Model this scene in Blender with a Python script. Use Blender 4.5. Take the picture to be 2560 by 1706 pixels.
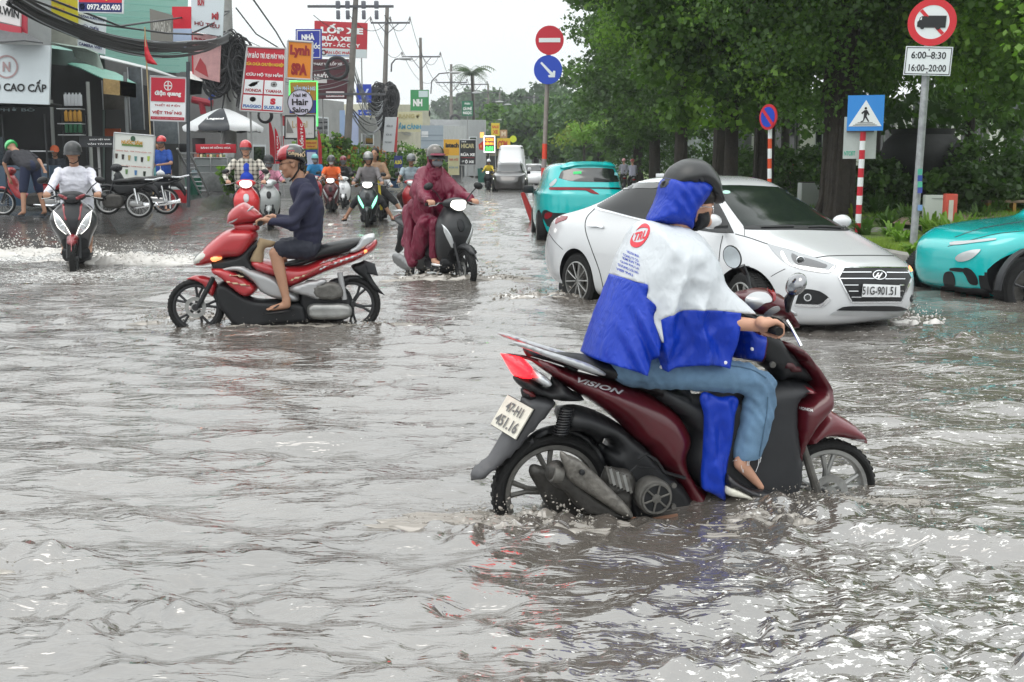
import bpy,bmesh,math,random
import numpy as np
from mathutils import Vector,Matrix,noise
from mathutils.geometry import delaunay_2d_cdt
from mathutils.bvhtree import BVHTree
PI=math.pi;R=math.radians
random.seed(7);RNG=np.random.default_rng(11)
scene=bpy.context.scene
for o in list(bpy.data.objects):bpy.data.objects.remove(o)
COL=scene.collection
# ------------------------------------------------------------ camera
FPX,CX,CY,HY,CAMZ=2800.0,1280.0,853.0,411.0,1.58
PITCH=math.atan((CY-HY)/FPX)
cam=bpy.data.cameras.new('camera');camo=bpy.data.objects.new('camera',cam);COL.objects.link(camo)
cam.sensor_width=36.0;cam.lens=36.0*FPX/2560.0;cam.clip_start=.05;cam.clip_end=4000
camo.location=(0,0,CAMZ);camo.rotation_euler=(PI/2-PITCH,0,0);scene.camera=camo
# ------------------------------------------------------------ world
world=bpy.data.worlds.new('World');scene.world=world;world.use_nodes=True
wn=world.node_tree.nodes;wl=world.node_tree.links;wn.clear()
SUN_EL,SUN_AZ=R(72),R(215)
sky=wn.new('ShaderNodeTexSky');sky.sky_type='NISHITA';sky.sun_disc=False
sky.sun_elevation=SUN_EL;sky.sun_rotation=SUN_AZ;sky.air_density=1.0;sky.dust_density=4.0
tc=wn.new('ShaderNodeTexCoord');sep=wn.new('ShaderNodeSeparateXYZ');wl.new(tc.outputs['Generated'],sep.inputs[0])
nz=wn.new('ShaderNodeTexNoise');nz.inputs['Scale'].default_value=2.2;nz.inputs['Detail'].default_value=5
mp=wn.new('ShaderNodeMapping');mp.inputs['Scale'].default_value=(1,1,3.0)
wl.new(tc.outputs['Generated'],mp.inputs[0]);wl.new(mp.outputs[0],nz.inputs['Vector'])
cr=wn.new('ShaderNodeValToRGB');cr.color_ramp.elements[0].position=.3;cr.color_ramp.elements[1].position=.75
cr.color_ramp.elements[0].color=(7.5,7.9,7.95,1);cr.color_ramp.elements[1].color=(8.7,8.9,8.6,1)
wl.new(nz.outputs[0],cr.inputs[0])
mx=wn.new('ShaderNodeMix');mx.data_type='RGBA';mx.inputs[0].default_value=.88
wl.new(sky.outputs[0],mx.inputs[6]);wl.new(cr.outputs[0],mx.inputs[7])
el=wn.new('ShaderNodeMapRange');el.interpolation_type='SMOOTHSTEP';el.inputs[1].default_value=.08;el.inputs[2].default_value=.55;el.inputs[3].default_value=1.;el.inputs[4].default_value=1.75
wl.new(sep.outputs[2],el.inputs[0]);vm=wn.new('ShaderNodeVectorMath');vm.operation='SCALE';wl.new(mx.outputs[2],vm.inputs[0]);wl.new(el.outputs[0],vm.inputs['Scale'])
bg=wn.new('ShaderNodeBackground');bg.inputs['Strength'].default_value=.135
wo=wn.new('ShaderNodeOutputWorld');wl.new(vm.outputs[0],bg.inputs[0]);wl.new(bg.outputs[0],wo.inputs[0])
# ------------------------------------------------------------ sun (overcast)
sl=bpy.data.lights.new('sun','SUN');sl.energy=.6;sl.angle=R(30);sl.color=(1,.97,.92)
so=bpy.data.objects.new('sun',sl);COL.objects.link(so)
sd=Vector((math.sin(SUN_AZ)*math.cos(SUN_EL),math.cos(SUN_AZ)*math.cos(SUN_EL),math.sin(SUN_EL)))
so.rotation_euler=sd.to_track_quat('Z','Y').to_euler()
scene.view_settings.view_transform='Standard';scene.view_settings.look='None'
scene.view_settings.exposure=0.16;scene.view_settings.gamma=1.0
WZ=0.12
# ------------------------------------------------------------ pixel helpers
CP,SP=math.cos(PITCH),math.sin(PITCH)
def ray(u,v):
    a=(u-CX)/FPX;b=(CY-v)/FPX
    return Vector((a,CP+b*SP,-SP+b*CP))
ZP=None
def at(u,v,y):
    d=ray(u,v);t=y/d.y
    return Vector((d.x*t,y,CAMZ+d.z*t))
def gp(u,v,h=WZ):
    d=ray(u,v);t=(h-CAMZ)/d.z
    return Vector((d.x*t,d.y*t,h))
def px(p):
    d=p.y*CP-(p.z-CAMZ)*SP;u=p.y*SP+(p.z-CAMZ)*CP
    return(CX+FPX*p.x/d,CY-FPX*u/d)
def zoomer(ox,oy,s):
    return lambda pts:[((p[0]/s+ox),(p[1]/s+oy))+tuple(p[2:])for p in pts]
ZA=zoomer(1320,420,3.92);ZB=zoomer(1800,420,3.92);ZC=zoomer(1160,830,3.075);ZD=zoomer(1640,640,3.92)
ZE=zoomer(1640,900,3.5633);ZF=zoomer(1440,380,2.704);ZN=zoomer(380,330,2.8012);ZL=zoomer(0,250,3.646)
Z1=zoomer(0,0,4.706);Z2=zoomer(400,0,4.706);Z3=zoomer(800,0,4.706);ZM=zoomer(400,250,3.92)
ZR=zoomer(850,200,3.9217);ZQ=zoomer(1400,0,2.0284);FU=zoomer(0,0,.9191);ZP=zoomer(1300,350,1.8675)
# ------------------------------------------------------------ materials
MATS={}
def mat(name,col,rough=.5,metal=0.,spec=.5,coat=0.,var=0.,vs=6.,bump=0.,bs=40.,emit=0.,alpha=1.,trans=0.,sheen=0.,ecol=None,dist=.02,vdet=4):
    if name in MATS:return MATS[name]
    m=bpy.data.materials.new(name);m.use_nodes=True;nt=m.node_tree;b=nt.nodes['Principled BSDF']
    c=(col[0],col[1],col[2],1)
    b.inputs['Base Color'].default_value=c;b.inputs['Roughness'].default_value=rough;b.inputs['Metallic'].default_value=metal
    b.inputs['Specular IOR Level'].default_value=spec;b.inputs['Coat Weight'].default_value=coat;b.inputs['Coat Roughness'].default_value=.06
    b.inputs['Alpha'].default_value=alpha;b.inputs['Transmission Weight'].default_value=trans;b.inputs['Sheen Weight'].default_value=sheen
    if emit:b.inputs['Emission Color'].default_value=(*(ecol or col),1);b.inputs['Emission Strength'].default_value=emit
    if var or bump:
        t=nt.nodes.new('ShaderNodeTexCoord')
    if var:
        n=nt.nodes.new('ShaderNodeTexNoise');n.inputs['Scale'].default_value=vs;n.inputs['Detail'].default_value=vdet;n.inputs['Roughness'].default_value=.65
        nt.links.new(t.outputs['Object'],n.inputs['Vector'])
        r=nt.nodes.new('ShaderNodeMapRange');r.inputs[1].default_value=.3;r.inputs[2].default_value=.7
        r.inputs[3].default_value=1-var;r.inputs[4].default_value=1+var*.6
        nt.links.new(n.outputs[0],r.inputs[0])
        h=nt.nodes.new('ShaderNodeVectorMath');h.operation='SCALE';h.inputs[0].default_value=c[:3]
        nt.links.new(r.outputs[0],h.inputs['Scale']);nt.links.new(h.outputs[0],b.inputs['Base Color'])
        r2=nt.nodes.new('ShaderNodeMapRange');r2 .inputs[3].default_value=max(0,rough-.5*var*rough);r2 .inputs[4].default_value=min(1,rough+.5*var*rough)
        nt.links.new(n.outputs[0],r2 .inputs[0]);nt.links.new(r2 .outputs[0],b.inputs['Roughness'])
    if bump:
        n=nt.nodes.new('ShaderNodeTexNoise');n.inputs['Scale'].default_value=bs;n.inputs['Detail'].default_value=3
        nt.links.new(t.outputs['Object'],n.inputs['Vector'])
        bp=nt.nodes.new('ShaderNodeBump');bp.inputs['Strength'].default_value=bump;bp.inputs['Distance'].default_value=dist
        nt.links.new(n.outputs[0],bp.inputs['Height']);nt.links.new(bp.outputs[0],b.inputs['Normal'])
    MATS[name]=m;return m
def crumple(m,scale=(9,9,5),strength=.5,dist=.02,sc2=2.6):
    """sharp creases of thin plastic or cloth"""
    nt=m.node_tree;b=nt.nodes['Principled BSDF'];t=nt.nodes.new('ShaderNodeTexCoord');mp_=nt.nodes.new('ShaderNodeMapping');mp_.inputs['Scale'].default_value=scale;mp_.inputs['Rotation'].default_value=(.2,.5,.1)
    nt.links.new(t.outputs['Object'],mp_.inputs[0]);w=nt.nodes.new('ShaderNodeTexNoise');w.inputs['Scale'].default_value=1.3;nt.links.new(mp_.outputs[0],w.inputs[0])
    a=nt.nodes.new('ShaderNodeVectorMath');a.operation='MULTIPLY_ADD';a.inputs[1].default_value=(1.1,1.1,1.1);nt.links.new(w.outputs['Color'],a.inputs[0]);nt.links.new(mp_.outputs[0],a.inputs[2])
    hs=[]
    for s_ in(1.,sc2):
        v=nt.nodes.new('ShaderNodeTexVoronoi');v.feature='DISTANCE_TO_EDGE';v.inputs['Scale'].default_value=s_;nt.links.new(a.outputs[0],v.inputs['Vector'])
        r=nt.nodes.new('ShaderNodeMapRange');r.inputs[1].default_value=0;r.inputs[2].default_value=.35;r.inputs[3].default_value=1/s_;r.inputs[4].default_value=0;r.interpolation_type='SMOOTHSTEP';nt.links.new(v.outputs['Distance'],r.inputs[0]);hs.append(r)
    ad=nt.nodes.new('ShaderNodeMath');nt.links.new(hs[0].outputs[0],ad.inputs[0]);nt.links.new(hs[1].outputs[0],ad.inputs[1])
    bp=nt.nodes.new('ShaderNodeBump');bp.inputs['Strength'].default_value=strength;bp.inputs['Distance'].default_value=dist
    nt.links.new(ad.outputs[0],bp.inputs['Height']);nt.links.new(bp.outputs[0],b.inputs['Normal']);return m
def hexc(h):
    v=[int(h[i:i+2],16)/255 for i in(0,2,4)]
    return tuple((x/12.92 if x<=.04045 else((x+.055)/1.055)**2.4)for x in v)
# ------------------------------------------------------------ objects
def tag(o,label=None,cat=None,group=None,kind=None):
    if label:o['label']=label
    if cat:o['category']=cat
    if group:o['group']=group
    if kind:o['kind']=kind
    return o
def thing(name,label,cat,loc=(0,0,0),rz=0,group=None):
    o=bpy.data.objects.new(name,None);COL.objects.link(o);o.location=loc;o.rotation_euler=(0,0,rz);o.empty_display_size=.1
    return tag(o,label,cat,group)
def link_mesh(name,verts,faces,m,parent=None,smooth=True,mi=None):
    me=bpy.data.meshes.new(name);me.from_pydata([tuple(v)for v in verts],[],[tuple(f)for f in faces])
    ms=m if isinstance(m,(list,tuple))else[m]
    for x in ms:me.materials.append(x)
    if mi is not None:me.polygons.foreach_set('material_index',np.array(mi,dtype=np.int32))
    if smooth:me.polygons.foreach_set('use_smooth',np.ones(len(me.polygons),dtype=bool))
    me.update()
    o=bpy.data.objects.new(name,me);COL.objects.link(o)
    if parent is not None:o.parent=parent
    return o
def np_mesh(name,V,F,m,parent=None,smooth=False,mi=None):
    V=np.asarray(V,dtype=np.float32);F=np.asarray(F,dtype=np.int32);k=F.shape[1]
    me=bpy.data.meshes.new(name);me.vertices.add(len(V));me.vertices.foreach_set('co',V.ravel())
    me.loops.add(F.size);me.loops.foreach_set('vertex_index',F.ravel())
    me.polygons.add(len(F));me.polygons.foreach_set('loop_start',np.arange(0,F.size,k,dtype=np.int32))
    ms=m if isinstance(m,(list,tuple))else[m]
    for x in ms:me.materials.append(x)
    if mi is not None:me.polygons.foreach_set('material_index',np.array(mi,dtype=np.int32))
    me.update(calc_edges=True)
    if smooth:me.polygons.foreach_set('use_smooth',np.ones(len(F),dtype=bool))
    o=bpy.data.objects.new(name,me);COL.objects.link(o)
    if parent is not None:o.parent=parent
    return o
def autosmooth(o,ang=35):
    me=o.data;bm=bmesh.new();bm.from_mesh(me);lim=R(ang)
    for e in bm.edges:
        if len(e.link_faces)==2 and e.calc_face_angle(0)>lim:e.smooth=False
    for f in bm.faces:f.smooth=True
    bm.to_mesh(me);bm.free();return o
class MB:
    """collects simple solids; build() links them as ONE mesh"""
    def __init__(s):s.v=[];s.f=[];s.m=[];s.cur=0
    def add(s,vs,fs):
        n=len(s.v);s.v+=[tuple(v)for v in vs]
        for f in fs:s.f.append(tuple(i+n for i in f));s.m.append(s.cur)
        return s
    def box(s,c,size,rz=0,ry=0,rx=0,bev=0,taper=1):
        x,y,z=[k/2 for k in size];M_=Matrix.Rotation(rz,3,'Z')@Matrix.Rotation(ry,3,'Y')@Matrix.Rotation(rx,3,'X');c=Vector(c)
        if bev:
            b=min(bev,x*.49,y*.49,z*.49);vs=[];idx={}
            bm=bmesh.new();bmesh.ops.create_cube(bm,size=1)
            for v in bm.verts:v.co=Vector((v.co.x*2*x,v.co.y*2*y,v.co.z*2*z))
            bmesh.ops.bevel(bm,geom=list(bm.edges),offset=b,segments=2,affect='EDGES',profile=.5)
            bm.verts.index_update()
            s.add([c+M_@v.co for v in bm.verts],[[v.index for v in f.verts]for f in bm.faces]);bm.free();return s
        P=[]
        for zz in(-z,z):
            t=taper if zz>0 else 1
            P+=[(-x*t,-y*t,zz),(x*t,-y*t,zz),(x*t,y*t,zz),(-x*t,y*t,zz)]
        return s.add([c+M_@Vector(p)for p in P],[(0,3,2,1),(4,5,6,7),(0,1,5,4),(1,2,6,5),(2,3,7,6),(3,0,4,7)])
    def tube(s,pts,r,n=8,cap=True,flat=1.0,up=(0,0,1)):
        pts=[Vector(p)for p in pts];k=len(pts);rs=r if isinstance(r,(list,tuple))else[r]*k
        vs=[];pu=None
        for i,p in enumerate(pts):
            t=(pts[min(i+1,k-1)]-pts[max(i-1,0)]).normalized()
            if pu is None:
                u=Vector(up);u=u-t*u.dot(t)
                if u.length<.2:u=Vector((1,0,0));u=u-t*u.dot(t)
                if u.length<.2:u=Vector((0,1,0));u=u-t*u.dot(t)
            else:u=pu-t*pu.dot(t)
            u.normalize();pu=u;w=t.cross(u)
            for j in range(n):
                a=2*PI*j/n;vs.append(p+(u*math.cos(a)*flat+w*math.sin(a))*rs[i])
        fs=[(i*n+j,i*n+(j+1)%n,(i+1)*n+(j+1)%n,(i+1)*n+j)for i in range(k-1)for j in range(n)]
        if cap:fs+=[tuple(range(n))[::-1],tuple((k-1)*n+j for j in range(n))]
        return s.add(vs,fs)
    def lathe(s,prof,M_=None,n=32,close=False):
        M_=M_ or Matrix.Identity(4);k=len(prof);vs=[]
        for(r,h)in prof:
            for j in range(n):
                a=2*PI*j/n;vs.append(M_@Vector((r*math.cos(a),r*math.sin(a),h)))
        m=k if close else k-1
        fs=[(i*n+j,i*n+(j+1)%n,((i+1)%k)*n+(j+1)%n,((i+1)%k)*n+j)for i in range(m)for j in range(n)]
        if not close:
            if prof[0][0]>1e-5:fs.append(tuple(range(n))[::-1])
            if prof[-1][0]>1e-5:fs.append(tuple((k-1)*n+j for j in range(n)))
        return s.add(vs,fs)
    def prism(s,poly,fn0,fn1):
        """poly 2D -> two 3D faces by fn0, fn1, with sides"""
        n=len(poly);a=[fn0(*p)for p in poly];b=[fn1(*p)for p in poly]
        s.add(a+b,[tuple(range(n))[::-1],tuple(range(n,2*n))]+[(i,(i+1)%n,n+(i+1)%n,n+i)for i in range(n)])
        return s
    def ell(s,c,r,M_=None,seg=16,rings=10):
        M_=M_ or Matrix.Identity(3);c=Vector(c);r=r if isinstance(r,(tuple,list))else(r,r,r)
        vs=[c+M_@Vector((0,0,r[2]))]
        for i in range(1,rings):
            t=PI*i/rings
            for j in range(seg):
                a=2*PI*j/seg;vs.append(c+M_@Vector((r[0]*math.sin(t)*math.cos(a),r[1]*math.sin(t)*math.sin(a),r[2]*math.cos(t))))
        vs.append(c+M_@Vector((0,0,-r[2])));fs=[(0,1+j,1+(j+1)%seg)for j in range(seg)]
        for i in range(rings-2):
            fs+=[(1+i*seg+j,1+(i+1)*seg+j,1+(i+1)*seg+(j+1)%seg,1+i*seg+(j+1)%seg)for j in range(seg)]
        L=len(vs)-1;b=1+(rings-2)*seg;fs+=[(L,b+(j+1)%seg,b+j)for j in range(seg)]
        return s.add(vs,fs)
    def build(s,name,m,parent=None,smooth=True,ang=35):
        if not s.v:return None
        o=link_mesh(name,s.v,s.f,m,parent,smooth,s.m if isinstance(m,(list,tuple))else None)
        bm=bmesh.new();bm.from_mesh(o.data);bmesh.ops.recalc_face_normals(bm,faces=bm.faces);bm.to_mesh(o.data);bm.free()
        if smooth and ang:autosmooth(o,ang)
        return o
def copy_tree(o,parent=None,loc=None,rz=None):
    c=o.copy();COL.objects.link(c)
    if parent is not None:c.parent=parent
    if loc is not None:c.location=loc
    if rz is not None:c.rotation_euler=(0,0,rz)
    for ch in list(o.children):copy_tree(ch,c)
    return c
# ------------------------------------------------------------ outlines, triangulation, puffed panels
def smooth_poly(pts,sub=6,closed=True):
    n=len(pts);out=[]
    P=[np.array(p[:2],float)for p in pts];sh=[len(p)>2 and p[2]for p in pts]
    rng=range(n)if closed else range(n-1)
    for i in rng:
        a,b=P[i],P[(i+1)%n];pa=P[i-1]if(closed or i>0)else a;nb=P[(i+2)%n]if(closed or i+2<n)else b
        L=np.linalg.norm(b-a)
        def tang(p0,p1,p2,s):
            if s:return(b-a)
            t=p2-p0;l=np.linalg.norm(t)
            return t/l*L if l>1e-9 else b-a
        ta=tang(pa,a,b,sh[i]);tb=tang(a,b,nb,sh[(i+1)%n])
        for k in range(sub):
            t=k/sub;t2,t3=t*t,t*t*t
            out.append((2*t3-3*t2+1)*a+(t3-2*t2+t)*ta+(-2*t3+3*t2)*b+(t3-t2)*tb)
    if not closed:out.append(P[-1])
    return[tuple(p)for p in out]
def inside(pts,poly):
    x,y=pts[:,0],pts[:,1];P=np.asarray(poly);c=np.zeros(len(pts),bool);n=len(P)
    for i in range(n):
        x1,y1=P[i];x2,y2=P[i-1]
        if y1==y2:continue
        m=((y1>y)!=(y2>y))&(x<(x2-x1)*(y-y1)/(y2-y1)+x1);c^=m
    return c
def bdist(pts,poly):
    P=np.asarray(poly);d=np.full(len(pts),1e9)
    for i in range(len(P)):
        a,b=P[i-1],P[i];ab=b-a;L=(ab**2).sum()
        if L<1e-18:continue
        t=np.clip(((pts-a)@ab)/L,0,1);q=a+t[:,None]*ab
        d=np.minimum(d,np.hypot(*(pts-q).T))
    return d
def triang(poly,step,holes=()):
    """constrained triangulation of a polygon with inner points -> (V2, tris, is_boundary)"""
    loops=[poly]+list(holes);B=[];E=[]
    for lp in loops:
        s0=len(B)
        for i in range(len(lp)):
            a=np.array(lp[i][:2]);b=np.array(lp[(i+1)%len(lp)][:2]);k=max(1,int(np.linalg.norm(b-a)/step+.5))
            for j in range(k):B.append(a+(b-a)*j/k)
        E+=[(j,j+1)for j in range(s0,len(B)-1)]+[(len(B)-1,s0)]
    B=np.array(B);lo,hi=B.min(0),B.max(0)
    gx=np.arange(lo[0],hi[0],step);gy=np.arange(lo[1],hi[1],step*.866)
    G=np.array([(x+(step/2 if j%2 else 0),y)for j,y in enumerate(gy)for x in gx])if len(gx)and len(gy)else np.zeros((0,2))
    if len(G):
        k=inside(G,poly)
        for h in holes:k&=~inside(G,h)
        G=G[k]
        if len(G):
            d=bdist(G,poly)
            for h in holes:d=np.minimum(d,bdist(G,h))
            G=G[d>step*.45]
    A=np.vstack([B,G])if len(G)else B
    r=delaunay_2d_cdt([Vector(p)for p in A],E,[],0,1e-7)
    V=np.array([tuple(p)for p in r[0]]);T=np.array([f for f in r[2]if len(f)==3],dtype=int)
    c=V[T].mean(1);k=inside(c,poly)
    for h in holes:k&=~inside(c,h)
    T=T[k]
    # orient CCW
    a,b,cc=V[T[:,0]],V[T[:,1]],V[T[:,2]]
    s=(b[:,0]-a[:,0])*(cc[:,1]-a[:,1])-(b[:,1]-a[:,1])*(cc[:,0]-a[:,0]);T=T[np.abs(s)>1e-12];s=s[np.abs(s)>1e-12];T[s<0]=T[s<0][:,::-1]
    cnt={}
    for t in T:
        for i in range(3):
            e=tuple(sorted((t[i],t[(i+1)%3])));cnt[e]=cnt.get(e,0)+1
    bd=set()
    for e,n in cnt.items():
        if n==1:bd.update(e)
    isb=np.zeros(len(V),bool);isb[list(bd)]=True
    return V,T,isb
def puff(name,poly,w,r,m,parent=None,y0=0.,step=.03,edge=0.004,wfun=None,wrinkle=None,holes=(),power=.5,one=0,dpoly=None):
    """inflated solid: outline in the local x-z plane, thickness 2w in y; one=+1/-1 keeps the other side flat"""
    V,T,isb=triang(poly,step,holes);dp=dpoly or poly;d=bdist(V,dp)
    for h in holes:d=np.minimum(d,bdist(V,h))
    if dpoly is None:d[isb]=0
    t=np.clip(d/r,0,1);pr=(1-(1-t)**2)**power
    eg=np.array([edge(x,z)for x,z in V])if callable(edge)else np.full(len(V),edge)
    ww=w*np.array([wfun(x,z)for x,z in V])if wfun is not None else np.full(len(V),w)
    h_=eg+np.maximum(ww-eg,0)*pr
    n=len(V);a=h_ if one>=0 else eg;b=h_ if one<=0 else eg
    F=np.stack([V[:,0],y0-b,V[:,1]],1);K=np.stack([V[:,0],y0+a,V[:,1]],1)
    if wrinkle is not None:
        for q,sg in((F,-1),(K,1)):
            q[:,1]+=sg*np.array([wrinkle(x,z)for x,z in V])*t
    faces=[tuple(x)for x in T]+[tuple(x[::-1]+n)for x in T]
    cnt={}
    for tr in T:
        for i in range(3):
            e=(tr[i],tr[(i+1)%3]);cnt[e]=1
    for e in cnt:
        if(e[1],e[0])not in cnt:faces.append((e[1],e[0],e[0]+n,e[1]+n))
    return link_mesh(name,np.vstack([F,K]),faces,m,parent,True)
class Frame:
    """local frame of a vehicle: x forward, y left, z up; cs = side that faces the camera"""
    def __init__(s,O,ang,cs):s.O=Vector(O);s.a=ang;s.cs=cs;s.M=Matrix.Translation(s.O)@Matrix.Rotation(ang,4,'Z');s.I=s.M.inverted()
    def L(s,u,v,off=0.):
        c=s.I@Vector((0,0,CAMZ));d=s.I.to_3x3()@ray(u,v);t=(s.cs*off-c.y)/d.y
        q=c+d*t;return(q.x,q.z)
    def X(s,u,v,x):
        c=s.I@Vector((0,0,CAMZ));d=s.I.to_3x3()@ray(u,v);t=(x-c.x)/d.x
        return c+d*t
    def P(s,pts,off=0.):return[s.L(p[0],p[1],off)+tuple(p[2:])for p in pts]
    def S(s,pts,off=0.,sub=5):return smooth_poly(s.P(pts,off),sub)
    def V(s,u,v,off=0.):x,z=s.L(u,v,off);return Vector((x,s.cs*off,z))
    def thing(s,name,label,cat,group=None):return thing(name,label,cat,s.O,s.a,group)
def bvh_of(objs):
    vs=[];fs=[];bpy.context.view_layer.update()
    for o in objs:
        n=len(vs);M_=o.matrix_world;vs+=[M_@v.co for v in o.data.vertices];fs+=[[i+n for i in p.vertices]for p in o.data.polygons]
    return BVHTree.FromPolygons(vs,fs)
def patch(name,poly_px,bvh,m,parent,Mi,step=6,off=.004,th=.003,holes=(),mirror=False,sub=5,smooth=True,plane=None,maxd=.35,nosmooth=False):
    """a thin piece laid on the surface behind the outlined pixels, at true depth, with its own thickness"""
    poly=poly_px if nosmooth else smooth_poly(poly_px,sub)
    V,T,isb=triang(poly,step,[h if nosmooth else smooth_poly(h,sub)for h in holes])
    org=Vector((0,0,CAMZ));P=[];N=[]
    hits=[]
    for u,v in V:
        d=ray(u,v).normalized();h=bvh.ray_cast(org,d)
        hits.append(h if h[0]is not None else None)
    ok=[h[3]for h in hits if h]
    if not ok:return None
    med=sorted(ok)[len(ok)//2]
    for(u,v),h in zip(V,hits):
        d=ray(u,v).normalized()
        if h is None or abs(h[3]-med)>maxd*3:
            g=bvh.find_nearest(org+d*med)
            P.append(g[0].copy());nn=g[1].copy()
        else:P.append(h[0].copy());nn=h[1].copy()
        if nn.dot(d)>0:nn=-nn
        N.append(nn)
    miss=np.array([h is None or abs(h[3]-med)>maxd*3 for h in hits]);T=T[~miss[T].any(1)]
    # smooth normals a little
    Nn=np.array([tuple(x)for x in N]);S=Nn.copy()
    for t in T:
        for i in range(3):S[t[i]]+=Nn[t[(i+1)%3]]+Nn[t[(i+2)%3]]
    N=[Vector(x).normalized()for x in S];n=len(P)
    top=[Mi@(p+k*(off+th))for p,k in zip(P,N)];bot=[Mi@(p+k*(off-th))for p,k in zip(P,N)]
    faces=[tuple(x[::-1])for x in T]+[tuple(x+n)for x in T];cnt=set((t[i],t[(i+1)%3])for t in T for i in range(3))
    faces+=[(e[0],e[1],e[1]+n,e[0]+n)for e in cnt if(e[1],e[0])not in cnt]
    o=link_mesh(name,top+bot,faces,m,parent,smooth)
    bm=bmesh.new();bm.from_mesh(o.data);bmesh.ops.recalc_face_normals(bm,faces=bm.faces);bm.to_mesh(o.data);bm.free();autosmooth(o,50)
    if mirror:
        vs=[(v[0],-v[1],v[2])for v in top+bot];o2=link_mesh(name,vs,[f[::-1]for f in faces],m,parent,smooth);return o,o2
    return o
def text_tris(txt,bold=0.,spacing=1.,ls=1.,italic=0.):
    """triangulated lettering in a unit box: width grows with the text, cap height about .7"""
    c=bpy.data.curves.new('t','FONT');c.body=txt;c.size=1;c.offset=bold;c.space_character=spacing;c.space_line=ls;c.resolution_u=3;c.align_x='CENTER';c.shear=italic
    o=bpy.data.objects.new('t',c);COL.objects.link(o);dg=bpy.context.evaluated_depsgraph_get()
    me=bpy.data.meshes.new_from_object(o.evaluated_get(dg));V=np.array([v.co[:2]for v in me.vertices])if len(me.vertices)else np.zeros((0,2));F=[tuple(p.vertices)for p in me.polygons]
    bpy.data.objects.remove(o);bpy.data.curves.remove(c);bpy.data.meshes.remove(me)
    return V,F
def lettering(name,txt,m,parent,o,ex,ey,nrm,w=None,h=1.,bold=.0,spacing=1.,ls=1.,lift=.004,fit=None,italic=0.,rot=0.):
    """text centred at o, in the plane of unit vectors ex, ey; fit=(W,H) stretches the text box to that size"""
    V,F=text_tris(txt,bold,spacing,ls,italic)
    if not len(V):return None
    lo,hi=V.min(0),V.max(0);C0=(lo+hi)/2;sz=hi-lo
    if fit:sx,sy=fit[0]/sz[0],fit[1]/sz[1]
    else:sy=h/sz[1];sx=(w/sz[0])if w else sy
    o=Vector(o);ex=Vector(ex).normalized();ey=Vector(ey).normalized();nrm=Vector(nrm).normalized()
    if rot:ex,ey=ex*math.cos(rot)+ey*math.sin(rot),ey*math.cos(rot)-ex*math.sin(rot)
    P=[o+ex*((v[0]-C0[0])*sx)+ey*((v[1]-C0[1])*sy)+nrm*lift for v in V]
    return link_mesh(name,P,F,m,parent,False)
def text_patch(name,txt,m,parent,Mi,bvh,c,e1,e2,bold=.02,off=.006,spacing=1.,italic=0.):
    """lettering laid on a surface; c = centre px, e1 = half-width vector px, e2 = half-height vector px (up)"""
    V,F=text_tris(txt,bold,spacing,1.,italic)
    if not len(V):return None
    lo,hi=V.min(0),V.max(0);q=(V-(lo+hi)/2)/((hi-lo)/2);org=Vector((0,0,CAMZ));P=[];last=5
    for a,b in q:
        u=c[0]+a*e1[0]+b*e2[0];v=c[1]+a*e1[1]+b*e2[1];d=ray(u,v).normalized();h=bvh.ray_cast(org,d)
        t=h[3]if h[0]is not None else last;last=t
        P.append(Mi@(org+d*(t-off)))
    return link_mesh(name,P,F,m,parent,False)
# ------------------------------------------------------------ blobs (bodies, cloth): solids fused into one skin
def cap_prim(mb,p0,p1,r0,r1,n=14,flat=1.,up=(0,0,1)):
    p0,p1=Vector(p0),Vector(p1);d=(p1-p0);L=d.length
    if L<1e-6:return mb.ell(p0,r0)
    d/=L;pts=[];rs=[]
    for a in(-80,-50,-25):pts.append(p0+d*r0*math.sin(R(a)));rs.append(r0*math.cos(R(a)))
    for k in range(5):pts.append(p0+d*L*k/4);rs.append(r0+(r1-r0)*k/4)
    for a in(25,50,80):pts.append(p1+d*r1*math.sin(R(a)));rs.append(r1*math.cos(R(a)))
    return mb.tube(pts,rs,n,True,flat,up)
def fuse(name,mb,m,parent=None,voxel=.012,smooth=3,wrinkle=None,M_=None):
    o=mb.build('tmp',m if not isinstance(m,(list,tuple))else m[0],None,True,0)
    md=o.modifiers.new('r','REMESH');md.mode='VOXEL';md.voxel_size=voxel
    if smooth:s=o.modifiers.new('s','SMOOTH');s.iterations=smooth;s.factor=.5
    dg=bpy.context.evaluated_depsgraph_get();me=bpy.data.meshes.new_from_object(o.evaluated_get(dg))
    bpy.data.objects.remove(o);me.name=name
    me.polygons.foreach_set('use_smooth',np.ones(len(me.polygons),dtype=bool))
    if wrinkle is not None:
        n=len(me.vertices);co=np.empty(n*3,np.float32);me.vertices.foreach_get('co',co);co=co.reshape(-1,3)
        nr=np.empty(n*3,np.float32);me.vertex_normals.foreach_get('vector',nr);nr=nr.reshape(-1,3)
        k=np.array([wrinkle(Vector(c))for c in co.tolist()],dtype=np.float32);co=co+nr*k[:,None]
        me.vertices.foreach_set('co',co.ravel());me.update()
    if isinstance(m,(list,tuple)):
        me.materials.clear()
        for x in m:me.materials.append(x)
    q=bpy.data.objects.new(name,me);COL.objects.link(q)
    if parent is not None:q.parent=parent
    return q
def folds(amp,freq,dirv=(0,0,1),seed=0,sharp=2.):
    """ridged wrinkles running across dirv"""
    d=Vector(dirv).normalized();off=Vector((seed*7.3,seed*3.1,seed*5.7))
    def f(p):
        q=p*freq+off;q=q+d*(q.dot(d)*1.3)
        n1=noise.noise(q);return amp*((1-abs(n1)*sharp)-.6)+amp*.4*noise.noise(q*2.7)
    return f
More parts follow.
